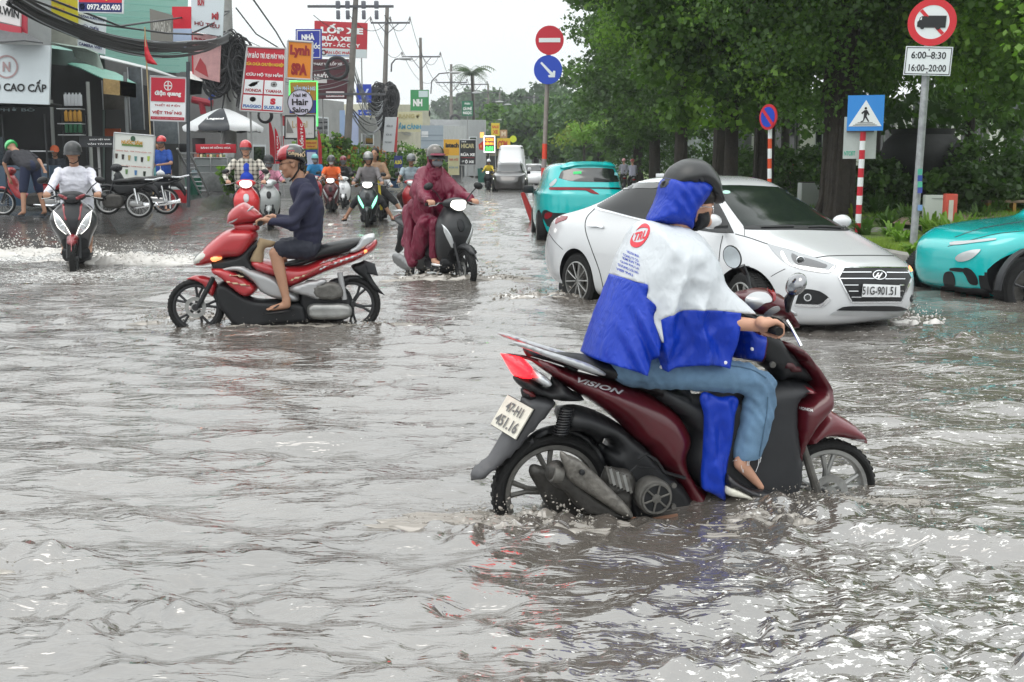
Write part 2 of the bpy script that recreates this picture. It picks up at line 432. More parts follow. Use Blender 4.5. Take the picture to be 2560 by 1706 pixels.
def fpatch(name,poly,bvh,m,par,off=.004,th=.003,step=.012,holes=(),mirror=False):
    """a thin piece on the front of a vehicle: outline in (y, z), laid on what lies behind it looking back along x"""
    V,T,_=triang(smooth_poly(poly,4),step,[smooth_poly(h,4)for h in holes]);out=[]
    for sg in((1,-1)if mirror else(1,)):
        P=[];N=[]
        for y,z in V:
            h=bvh.ray_cast(Vector((4,sg*y,z)),Vector((-1,0,0)))
            if h[0]is None:h=bvh.find_nearest(Vector((1.2,sg*y,z)))
            P.append(h[0].copy());nn=h[1].copy();N.append(nn if nn.x>0 else-nn)
        k=len(P);top=[p+n*(off+th)for p,n in zip(P,N)];bot=[p+n*(off-th)for p,n in zip(P,N)];fs=[tuple(q)for q in T]+[tuple(q[::-1]+k)for q in T];cn=set((q[i],q[(i+1)%3])for q in T for i in range(3));fs+=[(e[1],e[0],e[0]+k,e[1]+k)for e in cn if(e[1],e[0])not in cn]
        o=link_mesh(name,top+bot,fs,m,par,True);bm=bmesh.new();bm.from_mesh(o.data);bmesh.ops.recalc_face_normals(bm,faces=bm.faces);bm.to_mesh(o.data);bm.free();out.append(o)
    return out[0]
def local_bvh(o):return BVHTree.FromPolygons([v.co.copy()for v in o.data.vertices],[list(p.vertices)for p in o.data.polygons])
def strip_px(pts,w):
    """polygon round a pixel polyline"""
    P=[np.array(p[:2],float)for p in pts];A=[];B=[]
    for i,p in enumerate(P):
        t=P[min(i+1,len(P)-1)]-P[max(i-1,0)];t=t/(np.linalg.norm(t)+1e-9);n=np.array([-t[1],t[0]])*w/2;A.append(tuple(p+n));B.append(tuple(p-n))
    return A+B[::-1]
def seam(par,Fr,bvh,pts,w=2.,m=None,name='panel_gap',off=.001,th=.0012):
    P=smooth_poly(pts,4,closed=False)
    return patch(name,strip_px(P,w),bvh,m or mat('gap_black',(.02,.02,.02),.8),par,Fr.I,10,off,th,nosmooth=True)
# ================== road bed and flood water
def water_height(X,Y,sp):
    rng=np.random.default_rng(5);H=np.zeros_like(X)
    wx=.35*np.sin(X*.9+1.3*np.sin(Y*.55))+.2*np.sin(Y*1.7+X*.6);wy=.35*np.sin(Y*.8+X*.45)+.18*np.sin(X*2.1+.7*Y)
    for i in range(90):
        lam=.055*(22**(i/89.));th=rng.normal(PI/2-.1,.42);k=2*PI/lam;ph=rng.uniform(0,2*PI)
        amp=.0075*lam**.9*(.8 if lam<.14 else 1.25 if lam<.6 else .6)*.68
        w=np.clip((lam/sp-1.6)/2.2,0,1)
        H+=amp*w*np.sin(k*(math.cos(th)*(X+wx*.6)+math.sin(th)*(Y+wy*.6))+ph)
    return H
WAKES=[]
def wake(u,v,rx,ry,amp,foam=0.,lift=0.):p=gp(u,v);WAKES.append((p.x,p.y,rx,ry,amp,foam,lift))
wake(1330,1330,.5,.22,2.6,.5,.02);wake(1600,1320,.8,.2,1.6,.3);wake(1130,1305,.35,.12,2.4,.3,.015)
wake(2080,1290,.45,.25,2.6,.5,.02);wake(2250,1420,.9,.5,1.8,.6);wake(1950,1310,.35,.15,2.6,.3,.02)
wake(2200,830,1.2,.5,1.6,.35,.01);wake(2400,850,1.,.6,1.5,.4);wake(1390,748,.7,.35,2.6,.25,.03);wake(1310,735,.4,.3,2.6,.2,.02)
wake(480,815,.55,.4,2.2,.3,.02);wake(700,822,1.,.35,1.8,.25,.015);wake(960,825,.6,.3,2.4,.15,.02);wake(1120,835,.4,.2,2.2,.1,.02)
wake(1110,705,.8,.5,2.2,.25,.02);wake(1010,700,.5,.4,1.6,.2);wake(190,690,1.4,1.,2.,.8,.02);wake(60,650,1.6,1.,2.2,.8,.02);wake(420,640,1.8,.8,1.6,.7)
wake(20,1395,.35,.12,1.8,.0,.05);wake(2250,1560,1.2,.12,.6,.2,.03);wake(2450,1690,.8,.1,.5,.0,.04);wake(300,1600,.5,.08,.8,0,.02);wake(130,1465,.16,.07,1.8,.0,.02);wake(250,1540,.6,.3,1.8,.0)
wake(2300,1650,1.4,.6,1.8,.4);wake(1900,1650,1.,.5,1.4,.4);wake(730,545,2,1.5,1.6,.1);wake(920,560,2,1.5,1.4,.1)
def build_water():
    nc,nr_=620,560
    t=np.linspace(0,1,nr_);Y1=1.9*np.exp(t*math.log(170/1.9));s=np.linspace(-.62,.62,nc)
    Y=np.repeat(Y1[:,None],nc,1);X=s[None,:]*(Y+2.0)
    sp=np.repeat((np.gradient(Y1))[:,None],nc,1);sp=np.maximum(sp*.8,.002*(Y+2))
    H=water_height(X,Y,sp);rng=np.random.default_rng(3);T=np.zeros_like(X)
    for i in range(46):
        lam=.05*(9**(i/45.));th=rng.uniform(0,PI);k=2*PI/lam;w=np.clip((lam/sp-1.6)/2.2,0,1)
        T+=.0028*(lam/.2)**.7*w*np.sin(k*(math.cos(th)*X+math.sin(th)*Y)+rng.uniform(0,6.28)+1.2*np.sin(Y*3+X*2))
    A=np.zeros_like(X);FO=np.zeros_like(X);LF=np.zeros_like(X)
    for(x,y,rx,ry,a,f,l)in WAKES:
        g=np.exp(-(((X-x)/rx)**2+((Y-y)/ry)**2));A=np.maximum(A,g*a);FO=np.maximum(FO,g*f);LF+=g*l
    crest=np.abs(T)*1.6
    H=H*(1+.2*A)+LF*(.5+12*T)+A*(crest-.003)*.4
    # foam: more on the right foreground
    U=X/Y;base=np.clip((U-.0)/.25,0,1)*np.clip((14-Y)/8,0,1)*.5+np.clip((U+.12)/.2,0,1)*np.clip((4.2-Y)/1.2,0,1)*.18
    band=np.clip(1-np.abs(Y-17)/6,0,1)*np.clip((-U+.0)/.2,0,1)*.25
    FO=np.clip(np.maximum(FO,base)+band,0,1)
    V=np.stack([X.ravel(),Y.ravel(),(WZ+H).ravel()],1);i=np.arange(nr_-1)[:,None]*nc+np.arange(nc-1)[None,:];i=i.ravel()
    F=np.stack([i,i+1,i+nc+1,i+nc],1)
    o=np_mesh('water',V,F,None or water_mat(),None,True);tag(o,kind='structure')
    at_=o.data.attributes.new('foam','FLOAT','POINT');at_.data.foreach_set('value',FO.ravel().astype(np.float32))
    return o
def water_mat():
    m=bpy.data.materials.new('flood_water');m.use_nodes=True;nt=m.node_tree;N=nt.nodes;Lk=nt.links;b=N['Principled BSDF']
    b.inputs['IOR'].default_value=2.1;b.inputs['Specular IOR Level'].default_value=.8
    t=N.new('ShaderNodeTexCoord');mp_=N.new('ShaderNodeMapping');mp_.inputs['Scale'].default_value=(4.5,17,6);Lk.new(t.outputs['Object'],mp_.inputs[0])
    n1=N.new('ShaderNodeTexNoise');n1 .inputs['Scale'].default_value=1.;n1 .inputs['Detail'].default_value=3;n1 .inputs['Roughness'].default_value=.55;n1 .inputs['Distortion'].default_value=.6;Lk.new(mp_.outputs[0],n1 .inputs['Vector'])
    bp=N.new('ShaderNodeBump');bp.inputs['Strength'].default_value=.8;bp.inputs['Distance'].default_value=.022;Lk.new(n1 .outputs[0],bp.inputs['Height']);Lk.new(bp.outputs[0],b.inputs['Normal'])
    # mud stirred through the water
    n2=N.new('ShaderNodeTexNoise');n2 .inputs['Scale'].default_value=.55;n2 .inputs['Detail'].default_value=4;Lk.new(t.outputs['Object'],n2 .inputs['Vector'])
    c=N.new('ShaderNodeValToRGB');c.color_ramp.elements[0].position=.35;c.color_ramp.elements[1].position=.7;c.color_ramp.elements[0].color=(.08,.07,.06,1);c.color_ramp.elements[1].color=(.14,.125,.112,1);Lk.new(n2 .outputs[0],c.inputs[0])
    # foam specks
    m2=N.new('ShaderNodeMapping');m2 .inputs['Scale'].default_value=(20,48,20);Lk.new(t.outputs['Object'],m2 .inputs[0])
    n3=N.new('ShaderNodeTexNoise');n3 .inputs['Scale'].default_value=1.;n3 .inputs['Detail'].default_value=3;n3 .inputs['Roughness'].default_value=.7;n3 .inputs['Distortion'].default_value=.2;Lk.new(m2 .outputs[0],n3 .inputs['Vector'])
    at_=N.new('ShaderNodeAttribute');at_.attribute_name='foam'
    mu=N.new('ShaderNodeMath');mu.operation='MULTIPLY_ADD';mu.inputs[1].default_value=.235;mu.inputs[2].default_value=-.718;Lk.new(at_.outputs['Fac'],mu.inputs[0])
    ad=N.new('ShaderNodeMath');Lk.new(n3 .outputs[0],ad.inputs[0]);Lk.new(mu.outputs[0],ad.inputs[1])
    r=N.new('ShaderNodeMapRange');r.inputs[1].default_value=0;r.inputs[2].default_value=.035;Lk.new(ad.outputs[0],r.inputs[0])
    mx_=N.new('ShaderNodeMix');mx_.data_type='RGBA';Lk.new(r.outputs[0],mx_.inputs[0]);Lk.new(c.outputs[0],mx_.inputs[6]);mx_.inputs[7].default_value=(.6,.59,.57,1);Lk.new(mx_.outputs[2],b.inputs['Base Color'])
    r3=N.new('ShaderNodeMapRange');r3 .inputs[3].default_value=.03;r3 .inputs[4].default_value=.6;Lk.new(r.outputs[0],r3 .inputs[0]);Lk.new(r3 .outputs[0],b.inputs['Roughness'])
    return m
build_water()
# road bed: dips towards the camera, rises to the far street
ys=[-30,2,6.5,9,14,30,70,170,900];zs=[-.16,-.16,-.14,-.05,0,-.02,-.02,.0,.0];V=[];F=[]
for y,z in zip(ys,zs):V+=[(-300,y,z),(300,y,z)]
for k in range(len(ys)-1):F.append((2*k,2*k+1,2*k+3,2*k+2))
rb=np_mesh('road',V,F,mat('wet_asphalt',(.05,.05,.05),.35,var=.35,vs=1.2,bump=.3,bs=30));tag(rb,kind='structure')
# ================== shared materials
BLACKP=mat('black_plastic',(.011,.0115,.013),.42,spec=.35,var=.25,vs=9)
DARKP=mat('dark_plastic',(.024,.025,.028),.48,spec=.35,var=.2,vs=7)
RUBBER=mat('tyre_rubber',(.01,.01,.01),.75,spec=.3,bump=.25,bs=60,var=.3,vs=12)
SEATM=mat('seat_vinyl',(.013,.0135,.015),.42,spec=.35,bump=.08,bs=120)
ALLOY=mat('grey_alloy',(.32,.32,.31),.38,metal=.75,var=.25,vs=14)
DALLOY=mat('dirty_alloy',(.13,.125,.115),.55,metal=.5,var=.4,vs=16,bump=.15,bs=50)
CHROME=mat('chrome',(.75,.76,.78),.12,metal=1.)
SILVER=mat('silver_paint',(.42,.43,.44),.3,metal=.5,coat=.5)
GLASSD=mat('dark_glass',(.012,.015,.016),.05,spec=.8,coat=.5)
LENS=mat('clear_lens',(.55,.57,.58),.12,spec=.8,coat=1.,metal=.3)
SKIN=mat('skin',(.50,.27,.18),.55,var=.08,vs=8)
SKIN2=mat('tanned_skin',(.36,.19,.118),.55,var=.1,vs=8)
SKIN3=mat('brown_skin',(.36,.19,.12),.55,var=.1,vs=8)
HAIR=mat('black_hair',(.012,.01,.009),.6,bump=.3,bs=90)
WHITEP=mat('white_paint',(.78,.79,.81),.25,coat=1.)
BURG=mat('burgundy_paint',(.075,.005,.01),.28,spec=.4,coat=.45,var=.12,vs=5)
REDP=mat('red_paint',(.5,.018,.022),.3,coat=.7,var=.08,vs=5)
REDLIGHT=mat('lit_tail_lamp',(.8,.01,.015),.25,emit=2.2,ecol=(1,.02,.03))
REDLENS=mat('red_lens',(.2,.004,.01),.18,spec=.35)
ORANGEL=mat('lit_indicator',(.9,.3,.1),.3,emit=1.2,ecol=(1,.35,.12))
WHITEL=mat('lit_headlamp',(.9,.9,.85),.2,emit=1.6,ecol=(1,.97,.9))
CHARC=mat('text_black',(.015,.015,.017),.5)
TXTW=mat('text_white',(.8,.8,.8),.5)
PLATE=mat('plate_white',(.62,.6,.52),.4,var=.12,vs=30)
TEALP=mat('teal_paint',(.0,.42,.43),.28,coat=1.)
# ================== wheels and shared vehicle pieces (front is +x, side is y)
def MY(c,sgn=1):
    """lathe axis along y"""
    return Matrix.Translation(Vector(c))@Matrix.Rotation(-sgn*PI/2,4,'X')
def bike_wheel(par,c,Rr,tw,rimr,mrim,spokes=5,name='wheel',disc=0,wire=False,rot=0.,steer=0.):
    """tyre, rim and hub of a two-wheeler"""
    c=Vector(c);w=thing(name,None,None,c,steer);w.parent=par;c=Vector((0,0,0))
    t=MB();k=Rr-rimr;pr=[]
    for i in range(14):
        a=2*PI*i/14;pr.append((rimr+k*.5+k*.52*math.cos(a),tw/2*math.sin(a)))
    t.lathe(pr,MY(c),48,True)
    for i in range(44):
        a=2*PI*i/44
        for s in(-1,1):
            q=c+Vector((math.cos(a)*(Rr-.002),s*tw*.2,math.sin(a)*(Rr-.002)));t.box(q,(.006,tw*.2,.016),ry=-a)
    t.build('tyre',RUBBER,w)
    m=MB();rw=tw*.62
    m.lathe([(rimr+.006,-rw/2),(rimr+.006,rw/2),(rimr-.012,rw/2),(rimr-.02,rw*.3),(rimr-.02,-rw*.3),(rimr-.012,-rw/2)],MY(c),48,True)
    m.lathe([(.03,-.055),(.036,-.03),(.036,.03),(.03,.055)],MY(c),20)
    if wire:
        for i in range(28):
            a=2*PI*i/28+rot;s=(-1)**i;m.tube([c+Vector((.03*math.cos(a+.6*s),.03*s,.03*math.sin(a+.6*s))),c+Vector((rimr*math.cos(a)*.98,0,rimr*math.sin(a)*.98))],.0016,4)
    else:
        for i in range(spokes):
            a=2*PI*i/spokes+rot
            for da in(-.17,.17):
                p=[c+Vector((.03*math.cos(a),0,.03*math.sin(a))),c+Vector((rimr*.55*math.cos(a+da*.45),.0,rimr*.55*math.sin(a+da*.45))),c+Vector((rimr*.97*math.cos(a+da),0,rimr*.97*math.sin(a+da)))]
                m.tube(p,[.018,.011,.013],8)
    m.build('rim',mrim,w)
    if disc:
        d=MB();d.lathe([(.095,disc*.045-.002),(.095,disc*.045+.002),(.06,disc*.045+.002),(.06,disc*.045-.002)],MY(c),28,True)
        d.lathe([(.04,disc*.04-.01),(.04,disc*.04+.012)],MY(c),16);d.build('brake_disc',ALLOY,w)
    return w
def plate_board(par,c,wv,hv,name='number_plate',m=None,th=.003):
    c,wv,hv=Vector(c),Vector(wv),Vector(hv);n=wv.cross(hv).normalized();b=MB();vs=[]
    for s in(-1,1):vs+=[c-wv-hv+n*th*s,c+wv-hv+n*th*s,c+wv+hv+n*th*s,c-wv+hv+n*th*s]
    b.add(vs,[(0,3,2,1),(4,5,6,7),(0,1,5,4),(1,2,6,5),(2,3,7,6),(3,0,4,7)])
    return b.build(name,m or PLATE,par,False),n
# ================== the burgundy scooter in the foreground
TXTG=mat('badge_silver',(.55,.55,.56),.35,metal=.3)
DALLOY2=mat('grimy_alloy',(.05,.047,.043),.45,metal=.4,var=.4,vs=18,bump=.2,bs=50)
hubR=at(1378.5,1228.7,4.66)
FM=Frame((hubR.x,hubR.y,hubR.z-.259),R(14),-1)
SC=FM.thing('motor_scooter','burgundy scooter in the foreground with lit red tail lamp under the poncho rider','scooter','motorbikes on the flooded road')
def fp(name,pts,w,r,m,off=0.,y0=0.,**k):
    return puff(name,FM.S(pts,off),w,r,m,SC,y0=y0,**k)
fx,fz=FM.L(2060.5,1231)
bike_wheel(SC,(0,0,.259),.262,.095,.205,DALLOY,5,rot=.5,disc=0)
bike_wheel(SC,(fx,0,fz),.252,.085,.202,ALLOY,5,rot=.25,disc=-1)
# rear mass, engine
dk=ZC([(740,575),(1000,600),(1300,790),(1500,1000),(1660,1150),(1750,1440),(1300,1490),(1160,1300),(1100,1050),(1010,860),(900,770),(745,735)])
hole=FM.S(ZC([(1035,805),(1070,812),(1108,868),(1060,850)]))
fp('engine_housing',dk,.13,.05,BLACKP,step=.025,holes=[hole])
fp('inner_fender',ZC([(440,880),(540,770),(660,722),(800,722),(930,780),(1040,900),(1110,1080),(1060,1080),(960,900),(840,800),(690,770),(560,820),(470,900)]),.06,.03,BLACKP,step=.02)
e=MB();cx_,cz_=FM.L(*ZC([(1465,1270)])[0],.2)
e.lathe([(.075,.12),(.079,.2),(.073,.212),(.06,.216)],MY((cx_,0,cz_),-1),36)
e.build('fan_cover',DALLOY,SC)
e=MB();e.lathe([(.062,.2175),(.062,.221)],MY((cx_,0,cz_),-1),32);e.build('fan_grille',BLACKP,SC)
e=MB();e.lathe([(.058,.221),(.066,.221),(.066,.229),(.058,.229)],MY((cx_,0,cz_),-1),36,True)
for i in range(6):
    a=2*PI*i/6+.3;e.tube([(cx_+.018*math.cos(a),-.226,cz_+.018*math.sin(a)),(cx_+.06*math.cos(a),-.226,cz_+.06*math.sin(a))],.0045,6)
e.lathe([(.0,.221),(.02,.222),(.02,.226),(0,.229)],MY((cx_,0,cz_),-1),16)
for q in(Vector((.085,-.2,.045)),Vector((.085,-.2,-.045))):e.lathe([(.011,-.006),(.011,.008)],MY(Vector((cx_,0,cz_))+q,-1),12)
e.build('fan_ring',DALLOY,SC)
fp('crankcase',ZC([(1090,1060),(1190,1055),(1290,1080),(1330,1180),(1300,1300),(1280,1400),(1120,1380),(1060,1280)]),.03,.01,DALLOY2,.17,y0=-.15,step=.02,wrinkle=lambda x,z:.006*math.sin(z*230))
fp('gearcase',ZC([(500,1030),(640,1050),(760,1130),(900,1250),(1050,1400),(900,1450),(720,1400),(640,1350),(560,1200)]),.03,.015,DALLOY2,.05,y0=-.06,step=.02)
# exhaust
fp('muffler',ZC([(630,1050),(665,1005),(740,995),(800,1060),(860,1130),(1010,1250),(1180,1360),(1290,1430),(1170,1445),(1020,1425),(880,1360),(770,1230),(700,1190),(640,1130)]),.045,.022,DALLOY2,.2,y0=-.19,step=.016)
fp('heat_shield',ZC([(738,925),(800,945),(880,980),(1000,1080),(1120,1200),(1220,1300),(1295,1400),(1285,1432),(1200,1405),(1060,1310),(920,1220),(800,1130),(775,1050)]),.03,.012,mat('worn_shield',(.15,.14,.125),.45,metal=.3,var=.35,vs=25,bump=.25,bs=60),.235,y0=-.235,step=.014)
e=MB();a=FM.V(*ZC([(700,1090)])[0],.215);e.lathe([(.034,-.03),(.04,0),(.036,.012),(.022,.012),(.022,-.03)],Matrix.Translation(a)@Matrix.Rotation(R(-75),4,'Y'),20);e.build('exhaust_tip',DALLOY,SC)
e=MB();a=FM.V(*ZC([(905,1078)])[0],.27);e.lathe([(.012,0),(.012,.01),(.005,.013)],MY(a,-1),12);e.build('shield_bolt',BLACKP,SC)
for k in range(7):
    e=MB();e.box(FM.V(*ZC([(1110+k*26,1100+k*12)])[0],.185)+Vector((0,0,0)),(.012,.02,.075),ry=R(-15));e.build('cooling_fin',ALLOY if k%2 else DALLOY,SC)
e=MB();e.tube([FM.V(*ZC([q])[0],.19)for q in((1060,1330),(1180,1420),(1400,1450),(1640,1410))],.008,6);e.build('stand_bar',mat('rusty_bar',(.2,.1,.06),.6),SC)
e=MB();e.tube([FM.V(*ZC([q])[0],.17)for q in((1340,980),(1400,940),(1480,990),(1540,1080),(1700,1125))],.008,6);e.tube([FM.V(*ZC([q])[0],.16)for q in((1250,1100),(1330,1030),(1480,1060))],.005,6);e.build('engine_hose',BLACKP,SC)
# rear mudguard, plate
fp('rear_mudguard',ZC([(440,500,1),(560,480),(700,540),(640,620),(580,700),(460,830),(380,930),(260,1030),(150,1120),(55,1142,1),(58,1075),(200,940),(270,830),(350,700),(430,560)]),.065,.03,mat('grey_plastic',(.07,.07,.075),.5,var=.2),step=.02)
pc=FM.V(*ZC([(390,665)])[0],.03);Mi3=FM.I.to_3x3()
wv=Mi3@Vector((.53,-.82,-.13)).normalized()*.097;hv=Mi3@Vector((.5,.08,.86)).normalized()*.072
pl,pn=plate_board(SC,pc-wv.cross(hv).normalized()*-.012,wv*1.04,hv*1.04,m=BLACKP);pl.name='plate_frame'
pn=wv.cross(hv).normalized()
if pn.dot(Mi3@Vector((0,1,0)))>0:pn=-pn
plate_board(SC,pc+pn*.018,wv,hv)
GREYT=mat('faded_black',(.1,.1,.1),.5)
lettering('plate_lettering','47-H1',GREYT,SC,pc+pn*.022+hv*.45,wv,hv,pn,fit=(.12,.045),bold=.02)
lettering('plate_lettering','451.16',GREYT,SC,pc+pn*.022-hv*.45,wv,hv,pn,fit=(.16,.05),bold=.02)
fp('plate_bracket',ZC([(445,430),(540,440),(540,520),(470,520),(445,490)]),.05,.015,BLACKP,step=.02)
fp('reflector',ZC([(450,432),(535,440),(530,505),(450,492)]),.055,.01,mat('dull_red_reflector',(.12,.01,.012),.3),step=.02)
# tail
fp('tail_underside',ZC([(420,365),(535,380),(650,450),(700,430),(720,370),(870,475),(950,530),(880,560),(700,545),(560,500),(450,430)]),.12,.05,BLACKP,.08,step=.02)
cowl_px=ZC([(345,180,1),(520,205),(905,322),(1200,395),(1450,490),(1640,610),(1735,760),(1750,850),(1715,960),(1735,1060)])+ZE([(300,980),(410,1130),(610,1250),(940,1305,1),(700,1380),(400,1375),(250,1300)])+ZC([(1690,1300),(1630,1150),(1480,1010),(1400,905),(1330,860),(1240,740),(1100,620),(950,520),(870,470),(720,370),(600,285),(540,240),(440,215)])
cowlO=fp('body_cowl',cowl_px,.155,.09,BURG,.06,step=.02,wfun=lambda x,z:.55+.45*min(1,max(0,(x+.25)/.45)))
cowlB=bvh_of([cowlO])
text_patch('cowl_badge','VISION',TXTG,SC,FM.I,cowlB,ZC([(1047,418)])[0],(57,16.5),(2.2,-6),.03,.01,1.05,.3)
fp('tail_lamp',ZC([(310,187,1),(400,200),(485,225),(552,290,1),(530,380,1),(420,362),(375,300)]),.115,.04,REDLIGHT,.07,step=.015)
fp('indicator',ZC([(548,292,1),(620,325),(690,375),(705,415),(650,448),(600,430),(535,380,1)]),.128,.03,LENS,.1,step=.015)
# seat, grab rail
fp('seat',ZC([(565,190),(660,172),(780,165),(930,178),(1100,205),(1250,250),(1400,320),(1600,400),(1845,470)])+ZE([(300,300),(420,330),(410,460),(250,470),(0,345)])+ZC([(1640,610),(1400,470),(1080,360),(900,300),(700,240)]),.135,.06,SEATM,.03,step=.022)
for q_ in(-1,1):fp('grab_rail',ZC([(358,78,1),(440,82),(650,150),(900,225),(1000,265),(1088,320),(1075,337),(915,297),(800,255),(640,195),(500,140),(420,112)]),.02,.02,SILVER,.13,y0=.13*q_,step=.015)
fp('rail_bracket',ZC([(500,140),(600,180),(860,265),(920,320),(840,320),(800,285),(560,215),(520,210)]),.08,.02,BLACKP,.08,step=.02)
# shock absorber
e=MB();a=FM.V(*ZC([(790,600)])[0],.1);b=FM.V(*ZC([(740,800)])[0],.1);e.tube([a,b],.018,10)
for i in range(10):p=a.lerp(b,i/10);e.lathe([(.03,-.004),(.033,0),(.03,.004)],Matrix.Translation(p),14,True)
e.build('shock_absorber',BLACKP,SC)
# inner panels and the front
fp('floor_panel',ZE([(0,200),(400,330),(1070,195),(1250,183),(1410,240),(1300,330),(1240,390),(1210,1240),(600,1262),(400,1140),(270,880),(320,660),(240,540),(0,350)]),.15,.05,DARKP,.06,step=.03)
fp('steering_housing',ZD([(990,700),(1200,770),(1300,890),(1450,1060),(1570,1270),(1440,1235),(1300,1225),(1170,1235),(1150,1150),(1000,1050),(955,1000)]),.1,.04,BLACKP,.05,step=.025)
fp('column_cover',ZD([(990,725),(1090,740),(1120,850),(1100,960),(1080,1080),(1000,1040),(950,1000)]),.115,.04,BURG,.08,step=.02)
fp('storage_pocket',ZD([(1270,1010),(1330,1010),(1440,1140),(1240,1120)]),.12,.01,mat('dark_burgundy',(.05,.006,.009),.4),.1,step=.02)
e=MB();a=FM.V(*ZD([(1135,1065)])[0],.14);e.lathe([(.014,0),(.014,.012),(.006,.014)],MY(a,-1),14);e.build('ignition_lock',DALLOY,SC)
shield=ZD([(1230,838,1),(1330,858),(1425,895),(1515,1000),(1612,1130),(1680,1250),(1702,1420)])+ZE([(1552,330),(1535,410),(1380,600),(1300,740),(1245,950),(1195,1200),(1150,1250,1),(1160,1150),(1185,800),(1200,400),(1235,362),(1412,243,1)])+ZD([(1550,1280),(1500,1165),(1400,1020),(1300,910)])
shO=fp('leg_shield',shield,.18,.06,BURG,.06,step=.018)
faO=fp('shield_facet',ZE([(1205,392,1),(1250,360),(1412,245,1),(1512,310,1),(1360,345)]),.185,.03,mat('burgundy_highlight',(.16,.014,.022),.3,coat=.8),.16,step=.015)  # highlight of this plane is painted in: same burgundy, made lighter
shB=bvh_of([shO,faO])
text_patch('shield_badge','HONDA',TXTG,SC,FM.I,shB,ZD([(1472,1503)])[0],(18,3.5),(.6,-3.6),.03,.006,1.)
fp('front_mudguard',ZE([(1510,452),(1640,500),(1800,610),(1868,700),(1880,745,1),(1750,715),(1650,690),(1560,683),(1450,702),(1380,752),(1310,742),(1370,600)]),.075,.05,mat('fender_burgundy',(.13,.012,.02),.35,coat=.7),.0,step=.018)
fp('mudguard_tip',ZE([(1768,662,1),(1850,690),(1882,748,1),(1752,716,1)]),.07,.02,SILVER,.03,step=.015)
e=MB()
for s in(.085,-.085):
    a=FM.V(*ZE([(1305,760)])[0],s);b=FM.V(*ZE([(1475,1300)])[0],s);e.tube([a,a.lerp(b,.45),b],[.017,.019,.022],10)
e.build('fork',DALLOY,SC)
e=MB();a=FM.V(*ZE([(1500,1185)])[0],.1);e.lathe([(.016,-.02),(.016,.02)],MY(a,-1),12);e.build('axle_nut',BLACKP,SC)
# handlebar head
hbO=fp('handlebar_cover',ZD([(780,400),(880,350),(1000,320),(1110,325),(1200,365),(1265,400),(1285,470),(1320,540),(1370,620),(1392,690),(1350,722),(1300,660),(1200,610),(1050,600),(930,560),(820,470)]),.13,.08,BURG,.03,step=.015)
hbB=bvh_of([hbO])
patch('cover_stripe',ZD([(880,425),(960,370),(1060,370),(1110,400),(1130,450),(1060,470),(960,520),(900,480)]),hbB,SILVER,SC,FM.I,5)
patch('cover_stripe',ZD([(1060,590),(1110,520),(1190,490),(1210,520),(1150,560)]),hbB,SILVER,SC,FM.I,5)
patch('speedometer_trim',ZD([(1085,330),(1130,335),(1165,380),(1165,440),(1145,450),(1140,390)]),hbB,REDLENS,SC,FM.I,5)
fp('headlamp',ZD([(1290,480),(1350,530),(1395,600),(1402,680),(1385,722),(1372,640),(1330,560)]),.12,.03,LENS,.05,step=.015)
e=MB();g0=FM.V(*ZD([(1205,745)])[0],.385);gx,gz=g0 .x,g0 .z
e.tube([(gx,-.385,gz),(gx,-.26,gz+.005),(gx+.03,-.1,gz+.02),(gx+.03,.1,gz+.02),(gx,.26,gz+.005),(gx,.385,gz)],.0125,10);e.build('handlebar',BLACKP,SC)
for s in(-1,1):
    e=MB();e.lathe([(.018,-.065),(.019,.05),(.021,.055),(.021,.065)],MY((gx,s*.325,gz+.002),-s),18)
    e.lathe([(.024,.05),(.024,.062)],MY((gx,s*.325,gz+.002),-s),18);e.lathe([(.008,.062),(.012,.07)],MY((gx,s*.325,gz+.002),-s),12);e.build('grip',RUBBER,SC)
e=MB();e.tube([FM.V(*ZD([(1290,640)])[0],.2),FM.V(*ZD([(1330,700)])[0],.26),FM.V(*ZD([(1425,885)])[0],.34)],[.008,.007,.006],6);e.build('brake_lever',CHROME,SC)
# mirrors
def mirror_head(name,c,ez,ex,nrm,rx,rz,face=True,par=SC,mface=None):
    c,ez,ex=Vector(c),Vector(ez).normalized(),Vector(ex).normalized();n=Vector(nrm).normalized()
    g=MB();P=[]
    M_=Matrix((ex,ez,n)).transposed().to_4x4();M_.translation=c
    S=Matrix.Diagonal((rx,rz,1,1))
    g.lathe([(0,-.035),(.5,-.03),(.85,-.017),(1,0),(.97,.008),(.9,.008)],M_@S,28);o=g.build(name,BLACKP,par)
    if face:
        g=MB();g.lathe([(0,.0095),(.9,.0095),(.9,.006)],M_@S,28);g.build('mirror_glass',mface or mat('mirror_glass',(.8,.82,.82),.03,metal=1.),o)
    return o
a=FM.V(*ZB([(122,875)])[0],-.2)
mirror_head('mirror',a,Mi3@Vector((-.25,0,1)),Mi3@Vector((.85,-.5,.1)),Mi3@Vector((-.45,-.88,.05)),.043,.056)
e=MB();e.tube([FM.V(*ZB([(215,960)])[0],-.2),FM.V(*ZB([(262,1050)])[0],-.2),FM.V(*ZB([(300,1200)])[0],-.16),FM.V(*ZB([(330,1290)])[0],-.12)],[.016,.011,.006,.006],8);e.build('mirror_stem',BLACKP,SC)
a=FM.V(*ZB([(745,1142)])[0],.24)
g=MB();g.ell((0,0,0),(.034,.06,.052),Matrix.Rotation(R(28),3,'Y'));g.v=[tuple(a+Vector(v))for v in g.v];g.build('mirror',mat('mirror_back',(.22,.22,.23),.12,metal=.9,coat=1.),SC)
e=MB();e.tube([FM.V(*ZB([(700,1240)])[0],.24),FM.V(*ZB([(672,1290)])[0],.22),FM.V(*ZB([(665,1400)])[0],.16)],[.016,.02,.011],8);e.build('mirror_stem',BLACKP,SC)
